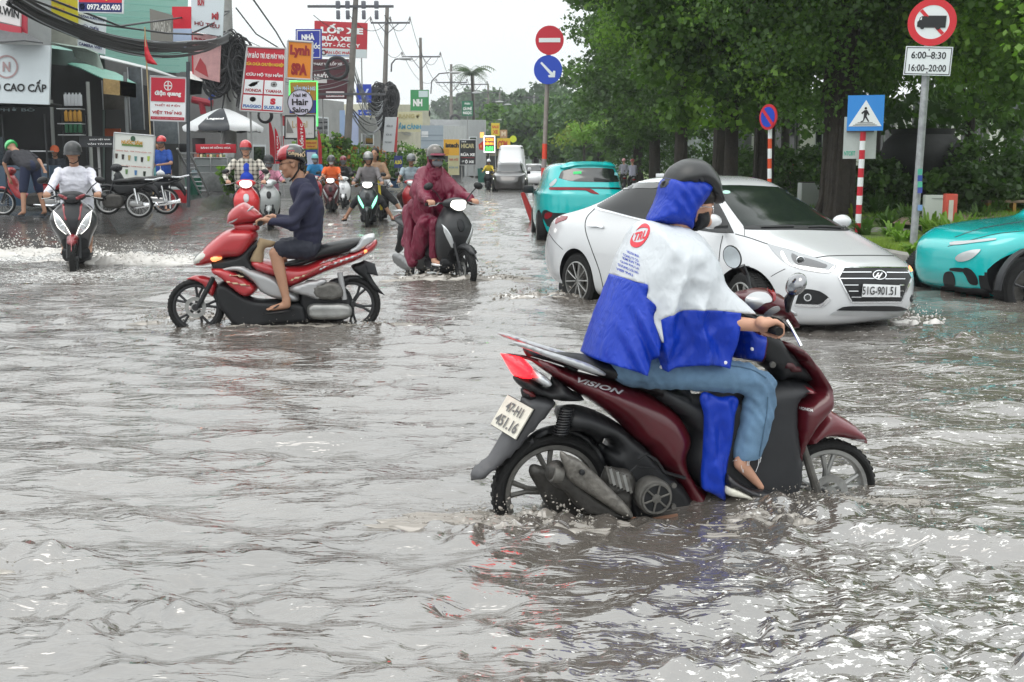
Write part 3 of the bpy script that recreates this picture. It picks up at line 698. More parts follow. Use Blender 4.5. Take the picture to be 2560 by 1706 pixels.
fp('step_trim',ZE([(620,1215),(960,1275),(1110,1265),(1105,1290),(950,1300),(620,1245)]),.165,.01,BLACKP,.14,step=.02)
# ================== the rider in the poncho
PR=FM.thing('person','rider in blue and white poncho and matt black helmet on the foreground scooter','person','people on motorbikes')
PONW=mat('white_pvc',(.54,.57,.6),.4,spec=.35,var=.04,vs=4)
PONB=mat('blue_pvc',(.003,.034,.38),.4,spec=.35,var=.12,vs=5)
crumple(PONW,(11,11,5),.4,.006,2.7);crumple(PONB,(11,11,5),.45,.007,2.7)
JEANS=mat('blue_denim',(.12,.215,.33),.85,var=.3,vs=7,bump=.2,bs=160,dist=.003)
bodyP=MB()
hc=FM.V(*ZF([(775,330)])[0],0)
s=Matrix.Rotation(R(10),3,'Y')
bodyP.ell(hc+Vector((-.005,0,.035)),(.095,.075,.105),s);bodyP.ell(hc+Vector((.03,0,-.05)),(.065,.055,.075),s)
bodyP.ell(hc+Vector((.088,0,-.02)),(.02,.014,.022),s);bodyP.ell(hc+Vector((.07,0,-.09)),(.03,.03,.025),s);bodyP.ell(hc+Vector((.08,0,.02)),(.02,.05,.014),s)
for q in(-1,1):bodyP.ell(hc+Vector((-.01,.073*q,-.02)),(.02,.01,.032),s);bodyP.ell(hc+Vector((.055,.04*q,-.03)),(.03,.025,.03),s)
nk=FM.V(*ZF([(690,520)])[0],0);hp=FM.V(1600,905,0);ch=FM.V(*ZF([(640,720)])[0],0);wa=FM.V(*ZF([(520,1080)])[0],0)
cap_prim(bodyP,hc+Vector((-.03,0,-.04)),nk,.055,.06)
for a,b,ra,rb in((nk+Vector((0,0,-.06)),ch,.06,.1),(ch,wa,.1,.09),(wa,hp,.075,.06)):
    for q in(-.055,.055):cap_prim(bodyP,a+Vector((0,q,0)),b+Vector((0,q,0)),ra,rb)
sh=FM.V(*ZF([(690,660)])[0],.12)
knee=FM.V(1912,962,.17);hip=FM.V(1625,925,.1);ank=FM.V(1852,1160,.175)
wr=FM.V(*ZD([(1075,690)])[0],.3);el=FM.V(*ZD([(560,640)])[0],.2)
def mir(p):return Vector((p.x,-p.y,p.z))
for f in(lambda p:p,mir):
    cap_prim(bodyP,f(sh),f(el),.055,.04);cap_prim(bodyP,f(el),f(wr),.037,.025)
    cap_prim(bodyP,f(hip),f(knee),.06,.045);cap_prim(bodyP,f(knee),f(ank),.045,.032)
    cap_prim(bodyP,f(ank),f(ank+Vector((.1,0,-.112))),.031,.014)
    # hand on the grip: palm over, four fingers round the front, thumb beneath
    g=Vector((gx,-.325,gz))
    pc_=g+Vector((-.02,0,.033));cap_prim(bodyP,f(wr),f(pc_+Vector((-.03,0,.0))),.026,.026)
    cap_prim(bodyP,f(pc_+Vector((-.03,-.025,-.004))),f(g+Vector((.002,-.03,.036))),.02,.014);cap_prim(bodyP,f(pc_+Vector((-.03,.02,-.004))),f(g+Vector((.002,.03,.036))),.02,.014)
    for k,(yy,L)in enumerate(((-.036,.9),(-.013,1),(.011,1.05),(.034,.98))):
        b0=g+Vector((.0,yy,.036));b1=g+Vector((.03*L,yy,.022));b2=g+Vector((.034*L,yy,-.012));b3=g+Vector((.012,yy,-.03*L))
        for x,y_,r1,r2 in((b0,b1,.0115,.0105),(b1,b2,.0105,.0095),(b2,b3,.0095,.0085)):cap_prim(bodyP,f(x),f(y_),r1,r2,10)
    t0=g+Vector((-.035,.035,.01));t1=g+Vector((-.018,.058,-.014));t2=g+Vector((.012,.05,-.03))
    cap_prim(bodyP,f(t0),f(t1),.014,.011,10);cap_prim(bodyP,f(t1),f(t2),.011,.009,10)
fuse('body',bodyP,SKIN,PR,.0065,2)
# trousers
def jw(p):
    k=math.exp(-((p-knee).length/.14)**2)+.5*math.exp(-((p-hip).length/.16)**2)
    return .009*k*(1-abs(math.sin((p.x*1.4+p.z*.9)*48+3*noise.noise(p*9)))*1.6)+.005*noise.noise(p*14)+.003*noise.noise(p*34)
tr=MB()
for q in(1,-1):
    f=(lambda p:p)if q==1 else mir
    h0=FM.V(1590,905,.07);h1=FM.V(1700,930,.13);h2=FM.V(1860,945,.16);k0=FM.V(1903,968,.165);k1=FM.V(1893,1040,.165);k2=FM.V(1868,1133,.16)
    cap_prim(tr,f(h0),f(h1),.115,.078);cap_prim(tr,f(h1),f(h2),.078,.068);cap_prim(tr,f(h2),f(k0),.066,.066);cap_prim(tr,f(k0),f(k1),.066,.072)
    cap_prim(tr,f(k1),f(k2),.072,.066)
cap_prim(tr,FM.V(1590,900,.08),mir(FM.V(1590,900,.08)),.12,.12)
# trim the hem flat
o=fuse('jeans',tr,JEANS,PR,.009,2,jw)
bm=bmesh.new();bm.from_mesh(o.data);pz=FM.V(1868,1143,.16)
bmesh.ops.bisect_plane(bm,geom=list(bm.verts)+list(bm.edges)+list(bm.faces),plane_co=pz,plane_no=(.06,0,-1),clear_outer=True);bm.to_mesh(o.data);bm.free()
jB=bvh_of([o]);seam(o,FM,jB,ZD([(715,1078),(850,1095),(980,1135),(1080,1200)]),2.2,mat('denim_seam',(.07,.13,.2),.9),'side_seam',.002,.0015)
seam(o,FM,jB,ZE([(995,330),(985,480),(960,620),(930,800),(920,860)]),2.,MATS['denim_seam'],'side_seam',.002,.0015)
fr=MB();random.seed(3)
for i in range(26):
    a=random.random()*2*PI;p=pz+Vector((.06*math.cos(a),.055*math.sin(a),.004));L=random.uniform(.008,.03)if i>4 else .06
    fr.tube([p,p+Vector((random.uniform(-.006,.006),random.uniform(-.004,.004),-L*.5)),p+Vector((random.uniform(-.016,.01),0,-L))],.0012,4)
[fr.tube([pz+Vector((.058*math.cos(k*PI/12),.053*math.sin(k*PI/12),.004)),pz+Vector((.058*math.cos((k+1)*PI/12),.053*math.sin((k+1)*PI/12),.004))],.0015,4)for k in range(24)];fr.build('frayed_hem',mat('thread',(.7,.72,.74),.9),o)
# shoe
for q in(1,-1):
    s_=puff('shoe',FM.S(ZE([(625,1010),(660,1030),(760,1105),(870,1150),(950,1152),(1040,1190),(1070,1215),(1040,1240),(940,1245),(800,1200),(700,1150),(620,1125)]),.18),.05,.03,mat('black_leather',(.014,.014,.017),.3),PR,y0=-.185*q,step=.01)
    puff('sole',FM.S(ZE([(618,1115),(700,1135),(800,1185),(900,1228),(1000,1232),(1060,1198),(1075,1215),(1050,1250),(980,1265),(880,1255),(740,1215),(618,1190)]),.18),.054,.012,mat('shoe_sole',(.62,.6,.52),.6),s_,y0=-.185*q,step=.01)
# helmet
HELM=mat('matt_black_helmet',(.022,.023,.024),.38,bump=.06,bs=200,var=.1)
hel_px=ZF([(598,190),(615,140),(650,95),(710,58),(780,44),(850,55),(905,95),(945,155),(965,210),(970,255),(985,300),(993,345,1),(955,350),(920,325),(890,295),(850,270),(795,264),(745,275),(690,264),(600,250),(575,246),(578,215)])
he=puff('helmet',FM.S(hel_px),.118,.11,HELM,PR,step=.012)
heB=bvh_of([he])
patch('helmet_rim',ZF([(598,180),(700,205),(790,215),(860,225),(930,275),(975,290),(992,345),(955,350),(905,305),(850,268),(795,264),(745,275),(690,264),(600,250),(577,244),(580,214)]),heB,mat('helmet_rim',(.03,.031,.032),.5),he,FM.I,4,.001,.003)
for c,r in(((855,183),.0125),((905,243),.005),((597,215),.012)):
    u,v=ZF([c])[0];h=heB.ray_cast(Vector((0,0,CAMZ)),ray(u,v).normalized())
    if h[0]:e=MB();e.lathe([(r,-.004),(r,.003),(r*.75,.005),(r*.7,.002),(0,.002)],Matrix.Translation(FM.I@h[0])@Matrix.Rotation(PI/2,4,'X'),18);e.build('vent_plug',DARKP,he)
# hood, mask, spectacles, straps
hw=lambda x,z:.009*math.sin((x*1.1+z*.7)*110)*.6+.004*noise.noise(Vector((x*30,z*30,0)))
puff('hood',FM.S(ZF([(590,190),(640,160),(740,150),(840,165),(900,230),(885,285),(855,335),(830,365),(800,400),(785,450),(775,500),(762,530),(700,505),(600,492),(478,470,1),(515,395),(552,315)])),.112,.07,PONB,PR,step=.01,wrinkle=hw)
puff('face_mask',FM.S(ZF([(786,400),(820,395),(862,378),(885,425),(882,480),(850,520),(800,536),(766,526),(775,470)])),.088,.05,mat('black_cloth',(.01,.01,.011),.8,bump=.2,bs=120),PR,step=.01)
e=MB();c1=FM.V(*ZF([(905,385)])[0],.02)
for q in(-1,1):
    M_=Matrix.Translation(Vector((c1 .x,q*.034,c1 .z)))@Matrix.Rotation(R(80),4,'Y');e.lathe([(.021,-.002),(.0235,-.002),(.0235,.002),(.021,.002)],M_,20,True)
    e.tube([(c1 .x,q*.056,c1 .z+.006),(c1 .x-.05,q*.074,c1 .z+.012),(c1 .x-.1,q*.078,c1 .z+.006)],.002,5)
e.build('spectacles',CHROME,PR)
e=MB()
for q in(-1,1):
    e.tube([FM.V(*ZF([(770,272)])[0],.1*q),FM.V(*ZF([(790,380)])[0],.094*q),FM.V(*ZF([(800,480)])[0],.075*q),FM.V(*ZF([(815,530)])[0],.02*q)],.007,6,flat=.4)
e.build('chin_strap',BLACKP,PR)
e=MB();e.ell(hc+Vector((.045,0,.02)),(.062,.08,.05));e.build('hair',HAIR,PR)
# poncho
def ow(u,v):return .235*min(1,max(0,(u-1565)/110))*min(1,max(0,(v-620)/150))
def ptrace(pts):return[FM.L(p[0],p[1],ow(p[0],p[1]))+tuple(p[2:])for p in pts]
W_=ZF([(470,462),(600,485),(700,498),(765,525),(830,580),(900,690),(960,800),(1000,890),(1100,985),(1205,1095,1),(1095,1084),(900,1065),(750,1065),(600,1085),(487,1105,1),(500,1255,1),(410,1110,1),(420,1010),(355,945,1),(360,862,1),(310,850),(262,832,1),(300,720),(350,620),(395,530),(425,490)])
B1=ZF([(487,1105,1),(600,1085),(750,1065),(900,1065),(1095,1084,1),(1078,1200),(1045,1380),(1025,1460,1),(950,1440),(850,1428),(750,1445),(660,1455),(575,1467,1),(535,1350),(508,1260),(500,1200)])
B2=ZF([(262,832,1),(310,850),(360,862,1),(355,945,1),(420,1010),(410,1110,1),(500,1255,1),(440,1310),(380,1370),(320,1432,1),(200,1397),(60,1370,1),(130,1160),(200,980)])
U_=smooth_poly(ptrace(ZF([(470,462),(600,485),(700,498),(765,525),(830,580),(900,690),(960,800),(1000,890),(1100,985),(1205,1095,1),(1095,1084,1),(1078,1200),(1045,1380),(1025,1460,1),(850,1428),(575,1467,1),(520,1290),(440,1310),(320,1432,1),(200,1397),(60,1370,1),(130,1160),(200,980),(262,832),(300,720),(350,620),(395,530),(425,490)])),4)
D_=smooth_poly(ptrace(ZF([(470,462),(600,485),(700,498),(765,525),(830,580),(900,690),(960,800),(1000,890),(1100,985),(1215,1095),(1250,1300),(1250,1900),(560,1950),(-160,1900),(60,1370),(130,1160),(200,980),(262,832),(300,720),(350,620),(395,530),(425,490)])),3)
def pedge(x,z):return .012+ow(*px(FM.M@Vector((x,-.12,z))))
def pwr(x,z):
    p=Vector((x,z,0));r=0
    c0=FM.L(*ZF([(700,560)])[0])[0];z0=FM.L(*ZF([(700,520)])[0])[1]
    ang=math.atan2(x-c0,z0-z+.02)
    r+=.026*(1-abs(math.sin(ang*7+2.*noise.noise(p*4)))*2)*min(1,(z0-z)/.35)
    n1=noise.noise(p*8.5+Vector((4,1,7)));n2=noise.noise(Vector((x*17-z*9,z*15+x*6,2)))
    return r+.006*(1-abs(n1)*4)+.003*(1-abs(n2)*4)
def pwb(x,z):
    xr=FM.L(*ZF([(60,1370)])[0])[0];zr=FM.L(*ZF([(300,840)])[0])[1]
    s_=(x-xr)*74+(z-zr)*30;return .03*math.sin(s_+.8*math.sin(s_))+.004*noise.noise(Vector((x*20,z*20,3)))
KW=dict(step=.0105,edge=pedge,power=.5,dpoly=D_)
po=puff('poncho',smooth_poly(ptrace(W_),4),.275,.19,PONW,PR,wrinkle=pwr,**KW)
puff('side_panel',smooth_poly(ptrace(B1),4),.275,.19,PONB,po,wrinkle=pwr,**KW)
puff('back_panel',smooth_poly(ptrace(B2),4),.275,.19,PONB,po,wrinkle=pwb,**KW)
puff('front_panel',FM.S(ZF([(1078,1130),(1150,1190),(1228,1198,1),(1215,1300),(1195,1412,1),(1045,1385,1)])),.16,.04,PONB,po,step=.02)
puff('lower_panel',FM.S(ZE([(405,300),(560,330),(722,340),(700,500),(680,700),(640,900),(622,1030),(615,1258,1),(500,1190),(410,1135),(418,800),(428,500)]),.17),.022,.03,PONB,po,y0=-.17,step=.012,wrinkle=lambda x,z:.012*math.sin(x*60+z*14)+.007*(1-abs(noise.noise(Vector((x*14,z*14,1))))*4))
poB=bvh_of([po]+list(po.children))
for c in((577,1455),(1010,1425),(1192,1333)):
    u,v=ZF([c])[0];h=poB.ray_cast(Vector((0,0,CAMZ)),ray(u,v).normalized())
    if h[0]:e=MB();e.lathe([(.0075,-.004),(.0075,.003),(.005,.005),(0,.005)],Matrix.Translation(FM.I@h[0])@Matrix.Rotation(PI/2,4,'X'),14);e.build('snap_button',TXTW,po)
RED_=mat('print_red',(.62,.02,.04),.5);INK=mat('print_blue',(.01,.04,.42),.5)
ring=ZF([(440,500),(470,487),(497,505),(498,550),(470,605),(425,645),(380,640),(370,605),(390,560)])
patch('printed_ring',ring,poB,RED_,po,FM.I,4,.002,.0012,holes=[ZF([(400,545),(440,515),(490,525),(480,570),(440,610),(385,600)])])
text_patch('printed_letters','TRU',RED_,po,FM.I,poB,ZF([(437,565)])[0],(17,-4),(4,-11),.04,.004)
for k,(c,w,t)in enumerate((((385,690),15,'NGUON MUA'),((370,715),19,'CONG TY CO'),((372,740),21,'KIM KHI TAI'),((362,765),23,'QUAN KHU LAI'),((352,790),25,'DUONG LOI AN'),((330,812),20,'HIEP PHU'))):
    text_patch('printed_line',t,INK,po,FM.I,poB,ZF([c])[0],(w,w*.42),(-1,-3.6),.02,.004)
# ================== cars: body from stacked outlines, everything else laid on it
def body_mesh(levels,na=132,nz=64):
    """levels: (z, x_rear, x_front, half_width, n_rear, n_front)"""
    L=np.array(levels,float);z=L[:,0];t=np.concatenate([[0],np.cumsum(np.sqrt(np.diff(z)**2+(np.diff(L[:,2])*.35)**2+(np.diff(L[:,1])*.35)**2+np.diff(L[:,3])**2))]);t/=t[-1]
    tt=np.linspace(0,1,nz);Q=np.stack([np.interp(tt,t,L[:,k])for k in range(6)],1)
    for _ in range(2):Q[1:-1]=Q[1:-1]*.5+(Q[:-2]+Q[2:])*.25
    V=[];F=[]
    for k,(zz,xr,xf,hw,nr,nf)in enumerate(Q):
        c,a=(xr+xf)/2,(xf-xr)/2
        for j in range(na):
            th=2*PI*j/na;co,si=math.cos(th),math.sin(th);n=nf if co>=0 else nr
            # even spacing along the outline
            den=(abs(co)**n+abs(si)**n)**(1/n);V.append((c+a*co/den,hw*si/den,zz))
    for k in range(nz-1):
        for j in range(na):F.append((k*na+j,k*na+(j+1)%na,(k+1)*na+(j+1)%na,(k+1)*na+j))
    F.append(tuple(range(na))[::-1]);F.append(tuple((nz-1)*na+j for j in range(na)))
    return V,F
def car_body(par,levels,m,wheels,ar,hw,name='body'):
    V,F=body_mesh(levels);o=link_mesh(name,V,F,m,None,True)
    cs_=[]
    for(x,z)in wheels:
        for s in(-1,1):
            b=MB();b.lathe([(ar,-.16),(ar,.5)],Matrix.Translation((x,s*(hw-.12),z))@Matrix.Rotation(-s*PI/2,4,'X'),48);q=b.build('cut',m,None,False);cs_.append(q)
            md=o.modifiers.new('b','BOOLEAN');md.operation='DIFFERENCE';md.solver='EXACT';md.object=q
    bpy.context.view_layer.update();dg=bpy.context.evaluated_depsgraph_get();me=bpy.data.meshes.new_from_object(o.evaluated_get(dg));me.name=name
    for q in cs_:bpy.data.objects.remove(q)
    bpy.data.objects.remove(o);me.materials.clear();me.materials.append(m);me.materials.append(BLACKP)
    # faces inside the arches are black plastic
    mi=[]
    for p in me.polygons:
        c=p.center;k=0
        for(x,z)in wheels:
            if math.hypot(c.x-x,c.z-z)<ar+.002 and abs(c.y)<hw-.01 and abs(c.y)>hw-.35:k=1
        mi.append(k)
    me.polygons.foreach_set('material_index',np.array(mi,dtype=np.int32))
    o=bpy.data.objects.new(name,me);COL.objects.link(o);o.parent=par;autosmooth(o,38);return o
def car_wheel(par,c,Rr,w,rr,mrim,spokes=10,side=-1,rot=0.,steer=0.,style=0):
    t=thing('wheel',None,None,c,steer);t.parent=par;M_=MY((0,0,0),side);m=MB()
    m.lathe([(rr,-w/2),(rr+.03,-w/2-.004),(Rr-.03,-w/2),(Rr-.006,-w/2+.025),(Rr,0),(Rr-.006,w/2-.025),(Rr-.03,w/2),(rr+.03,w/2+.004),(rr,w/2)],M_,56,True)
    for i in range(60):
        a=2*PI*i/60;m.box((math.cos(a)*(Rr-.001),0,math.sin(a)*(Rr-.001)),(.004,w*.8,.014),ry=-a)
    m.build('tyre',RUBBER,t)
    m=MB();m.lathe([(rr+.004,w/2-.0),(rr+.004,-w/2),(rr-.012,-w/2),(rr-.02,w*.2),(rr-.012,w/2+.004)],M_,56,True)
    m.lathe([(.0,.012),(.03,.014),(.052,.005),(.06,-.03)],Matrix.Translation((0,side*w*.36,0))@M_,24)
    for i in range(spokes):
        a=2*PI*i/spokes+rot;y=side*w*.4;p=lambda r,aa,dy:Vector((r*math.cos(aa),y+dy*side,r*math.sin(aa)))
        m.tube([p(.035,a,-.0),p(rr*.55,a,.008),p(rr*.985,a+(.06 if style else 0),.004)],[.017,.013,.02]if not style else[.03,.022,.03],8,flat=.6)
    m.build('rim',mrim,t)
    m=MB();m.lathe([(.02,-.01),(rr*.72,-.01),(rr*.72,.002),(.02,.002)],M_,30,True);m.build('brake_disc',DALLOY,t)
    return t
# ---------------------------------------------------------------- white sedan
AC=Frame((.903,13.573,0),R(-58.1),-1)
CAR=AC.thing('car','white sedan crossing the flooded junction, headlights on, plate 51G-901.51','car')
acc=[(.17,.45,4.24,.76,4,3.6),(.2,.2,4.38,.82,4,3.5),(.26,.02,4.46,.865,4,3.4),(.36,-.07,4.50,.888,4,3.3),(.48,-.10,4.51,.893,4,3.2),(.58,-.11,4.50,.895,4,3.2),(.655,-.10,4.47,.892,4,3.2),(.70,-.09,4.40,.888,4,3.3),(.745,-.07,4.26,.880,4,3.4),(.80,-.05,4.10,.868,4,3.8),(.85,-.03,3.94,.853,4,4),(.90,-.02,3.79,.834,4,4.5),(.94,.01,3.66,.815,4,5),(.975,.05,3.56,.795,3.8,5),(1.01,.14,3.48,.78,3.6,4.8),(1.05,.38,3.40,.765,3.6,4.6),(1.10,.62,3.28,.748,3.6,4.4),(1.18,.92,3.11,.722,3.6,4.2),(1.26,1.14,2.93,.69,3.6,4),(1.33,1.32,2.79,.66,3.6,4),(1.385,1.48,2.66,.63,3.4,3.8),(1.42,1.6,2.56,.595,3.2,3.4),(1.445,1.74,2.42,.53,3,3),(1.46,1.86,2.28,.4,2.6,2.6),(1.466,1.95,2.15,.15,2,2)]
CARW=mat('pearl_white_paint',(.55,.56,.575),.22,coat=1.,var=.02,vs=3)
cb=car_body(CAR,acc,CARW,((1.0,.31),(3.6,.31)),.36,.86)
cB=bvh_of([cb]);I=AC.I
for x in(1.0,3.6):
    for s in(-1,1):car_wheel(CAR,(x,s*.755,.31),.31,.19,.215,ALLOY,10,s,rot=.1,steer=R(-12)if x>2 else 0)
GL=mat('windscreen_glass',(.010,.015,.013),.08,spec=.2);BLK=mat('gloss_black',(.008,.008,.009),.1,spec=.5)
def cp(name,pts,m,**k):
    k.setdefault('step',8);return patch(name,pts,cB,m,CAR,I,**k)
ws=cp('windscreen',ZP([(905,214,1),(1000,213),(1100,216),(1205,222,1),(1290,262),(1400,332),(1480,385),(1540,421,1),(1400,416),(1200,412),(1052,414,1),(1000,345),(950,276)]),GL,off=.002,step=3)
cp('cowl_panel',ZP([(1045,405),(1200,402),(1400,404),(1535,412),(1545,424),(1300,420),(1052,418)]),BLACKP,off=.0045,step=6)
cp('side_glass',ZP([(332,285,1),(380,258),(430,232),(500,210),(600,200),(720,203),(830,218),(880,240),(935,310),(1000,436,1),(900,432),(640,388),(560,372),(430,338),(360,318)]),BLK,off=.002,step=3.5)
cp('window_trim',ZP([(328,284),(375,253),(440,222),(520,200),(640,194),(640,199),(530,205),(440,228),(380,260),(338,288),(362,314),(430,334),(560,368),(640,384),(640,390),(560,375),(425,341),(352,322)]),CHROME,off=.004,step=6,maxd=1)
cp('rain_visor',ZP([(432,240),(470,220),(540,207),(645,203),(645,225),(560,228),(480,236)]),mat('visor',(.05,.05,.05),.2,coat=1.),off=.009)
seam(CAR,AC,cB,ZA([(655,400),(575,490),(562,600),(610,760),(700,1010),(745,1210)]),1.8)
seam(CAR,AC,cB,ZA([(1910,665),(1885,780),(1868,960)]),1.8)
seam(CAR,AC,cB,ZA([(210,650),(260,720),(340,800)]),1.2)
seam(CAR,AC,cB,ZB([(150,648),(300,690),(460,745),(700,812),(920,878),(1040,866),(1200,861),(1500,859),(1830,866)]),1.8)
seam(CAR,AC,cB,ZB([(240,590),(242,665)]),1.5);seam(CAR,AC,cB,ZB([(500,1065),(560,1030),(640,990)]),1.3)
cp('door_handle',ZA([(595,556),(640,548),(700,556),(748,577),(742,596),(690,585),(610,580)]),CHROME,off=.02,th=.008,step=5)
cp('rear_lamp',ZA([(178,606,1),(190,540),(216,463,1),(300,470),(392,478,1),(372,508),(300,536),(225,580)]),REDLENS,off=.004)
# headlamps
hl=cp('headlight',ZB([(462,744,1),(700,815),(940,885),(1142,962,1),(1105,1000),(1068,1031),(900,1016),(760,985),(640,930),(545,850)]),mat('lamp_housing',(.33,.34,.35),.15,metal=.5,coat=1.),off=.003)
patch('daylight_strip',ZB([(605,822),(640,870),(690,950),(800,985),(950,1000),(1060,1010),(1110,975),(1125,968),(1075,1025),(900,1012),(760,980),(660,940),(600,860)]),cB,WHITEL,hl,I,5,.007,.002)
patch('lamp_bezel',ZB([(700,850),(760,870),(900,905),(1000,940),(1050,970),(980,985),(850,965),(740,940)]),cB,mat('bezel',(.1,.1,.105),.15,metal=.4,coat=1),hl,I,5,.007,.002)
u,v=ZB([(780,915)])[0];h=cB.ray_cast(Vector((0,0,CAMZ)),ray(u,v).normalized())[0];h=I@h;b=MB()
Mx=Matrix.Translation(h+Vector((.012,-.006,.01)))@Matrix.Rotation(PI/2,4,'Y')@Matrix.Rotation(R(30),4,'X')
b.lathe([(.033,-.02),(.036,.006),(.032,.01),(.03,.002)],Mx,24);b.build('projector_ring',CHROME,hl);b=MB();b.lathe([(.03,0),(.024,.01),(.012,.015),(0,.017)],Mx,24);b.build('projector_lens',GLASSD,hl)
h2=cp('headlight',ZB([(1838,858),(1875,890),(1898,940),(1902,1005),(1870,1028),(1845,1000),(1828,960)]),LENS,off=.004,step=5)
patch('side_lamp',ZB([(1848,960),(1885,950),(1890,1005),(1862,1015)]),cB,ORANGEL,h2,I,5,.008,.002)
# grille
gh=[(1215,985,1),(1820,985,1),(1870,1075,1),(1772,1312,1),(1290,1316,1),(1165,1075,1)]
gr=cp('grille',ZB(gh),BLACKP,off=.003,step=7,sub=1)
patch('grille_frame',ZB([(1208,978,1),(1826,978,1),(1878,1075,1),(1778,1320,1),(1284,1324,1),(1157,1075,1)]),cB,CHROME,gr,I,6,.008,.003,holes=[ZB([(1218,989,1),(1814,989,1),(1864,1075,1),(1768,1306,1),(1292,1310,1),(1170,1075,1)])],sub=1)
for y,a,b_,w in((1030,1196,1478,9),(1030,1625,1836,9),(1087,1175,1500,9),(1090,1610,1805,9),(1149,1215,1350,9),(1149,1750,1795,9),(1208,1258,1350,9),(1206,1748,1790,9),(1266,1284,1380,9),(1263,1745,1768,9)):
    patch('grille_bar',ZB([(a,y-w/2),(b_,y-w/2),(b_,y+w/2),(a,y+w/2)]),cB,CHROME,gr,I,12,.009,.003,nosmooth=True)
ell_=lambda cx,cy,rx,ry,n=20,a=0:[(cx+rx*math.cos(2*PI*i/n)*math.cos(a)-ry*math.sin(2*PI*i/n)*math.sin(a),cy+rx*math.cos(2*PI*i/n)*math.sin(a)+ry*math.sin(2*PI*i/n)*math.cos(a))for i in range(n)]
patch('emblem',ZB(ell_(1552,1057,68,43)),cB,CHROME,gr,I,5,.014,.003,holes=[ZB(ell_(1552,1057,58,34))],nosmooth=True)
text_patch('emblem','H',CHROME,gr,I,cB,ZB([(1552,1057)])[0],(9,0),(2.5,-7.5),.06,.022,1.,.35)
patch('number_plate',ZB([(1390,1140),(1743,1152),(1743,1263),(1378,1263)]),cB,mat('car_plate',(.7,.71,.72),.4),CAR,I,8,.02,.004,nosmooth=True)
text_patch('plate_lettering','51G-901.51',CHARC,CAR,I,cB,ZB([(1562,1205)])[0],(42,.5),(.5,-10.5),.012,.05)
patch('lower_grille',ZB([(1140,1396,1),(1215,1362),(1400,1355),(1750,1358),(1862,1394,1),(1700,1402),(1400,1400)]),cB,BLACKP,CAR,I,7,.004,.002)
patch('skid_strip',ZB([(1075,1440,1),(1150,1404),(1400,1408),(1700,1408),(1865,1400),(1893,1436,1),(1700,1444),(1400,1452)]),cB,SILVER,CAR,I,7,.008,.003)
fg=patch('fog_lamp_recess',ZB([(800,1195),(960,1205),(1040,1248),(1082,1290,1),(1050,1328),(990,1362,1),(735,1352,1),(760,1270)]),cB,BLACKP,CAR,I,6,.003,.002)
patch('fog_trim',ZB([(735,1330),(960,1340),(1020,1310),(1060,1270),(1082,1290),(1050,1328),(990,1364),(735,1352)]),cB,CHROME,fg,I,5,.008,.003,sub=2)
patch('fog_lamp',ZB(ell_(862,1270,38,38)),cB,CHROME,fg,I,5,.008,.002,holes=[ZB(ell_(862,1270,27,28))],nosmooth=True)
patch('fog_lens',ZB(ell_(862,1270,27,28)),cB,GLASSD,fg,I,5,.006,.002,nosmooth=True)
patch('fog_lamp_recess',ZB([(1946,1178,1),(1935,1230),(1918,1290),(1888,1342,1),(1860,1295),(1880,1240)]),cB,BLACKP,CAR,I,5,.003,.002)
# mirrors, antenna, wipers, dashboard things seen through the glass are left to reflections
for(u,v),s in((ZA([(1795,525)])[0],1),(ZB([(1195,525)])[0],-1)):
    c=AC.V(u,v,.93*s);b=MB();b.ell(c,(.075,.115,.07));b.build('door_mirror',CARW,CAR);b=MB();b.box(c+Vector((.01,.08*s,-.05)),(.1,.16,.03),bev=.01);b.build('mirror_arm',BLACKP,CAR)
b=MB();c=AC.V(*ZA([(1297,78)])[0],0);b.box(c+Vector((0,0,.0)),(.13,.03,.05),bev=.012,taper=.6);b.build('roof_antenna',CARW,CAR)
seam(CAR,AC,cB,ZB([(400,588),(560,585),(720,583)]),4,BLACKP,'wiper',.012,.006);seam(CAR,AC,cB,ZB([(860,590),(1000,585),(1180,598)]),4,BLACKP,'wiper',.012,.006)
patch('inspection_sticker',ZB(ell_(60,243,40,17)),cB,mat('sticker_green',(.35,.6,.5),.4),CAR,I,5,.006,.001,nosmooth=True)
b=MB();b.box((2.2,0,.2),(3.5,1.45,.12),bev=.03);b.build('underbody',BLACKP,CAR)
# ================== the other cars
def mk_levels(L,H,hw,hoodz,beltz,xh,xw,xr_,xt,frontz=.75,n=4,gz=.18):
    """L length, H height, hood/belt heights, xh hood front, xw windscreen base, xr_ roof front, xt roof rear (from the tail)"""
    return[(gz,.35,L-.3,hw*.9,n,n),(gz+.08,.1,L-.08,hw*.96,n,n-.5),(.45,.02,L,hw,n,n-.8),(frontz-.1,.0,L-.01,hw,n,n-.8),(frontz,.0,L-.06,hw,n,n-.7),(hoodz-.06,.01,L-.28,hw*.99,n,n-.3),(hoodz,.02,L-.75,hw*.975,n,n),(beltz,.05,xw+.05,hw*.93,n,n),(beltz+.06,.08,xw,hw*.9,n,n),(beltz+(H-beltz)*.45,.18+.15*(xt>.8),xw-(xw-xr_)*.5,hw*.84,n,n),(beltz+(H-beltz)*.8,.35+.3*(xt>.8),xw-(xw-xr_)*.86,hw*.77,n,n),(H-.05,xt-.2,xr_+.05,hw*.7,n,n),(H-.015,xt,xr_-.15,hw*.58,n,n),(H,xt+.3,xr_-.5,hw*.3,3,3)]
TEAL=mat('turquoise_paint',(.0,.42,.42),.25,coat=1.,var=.03,vs=3)
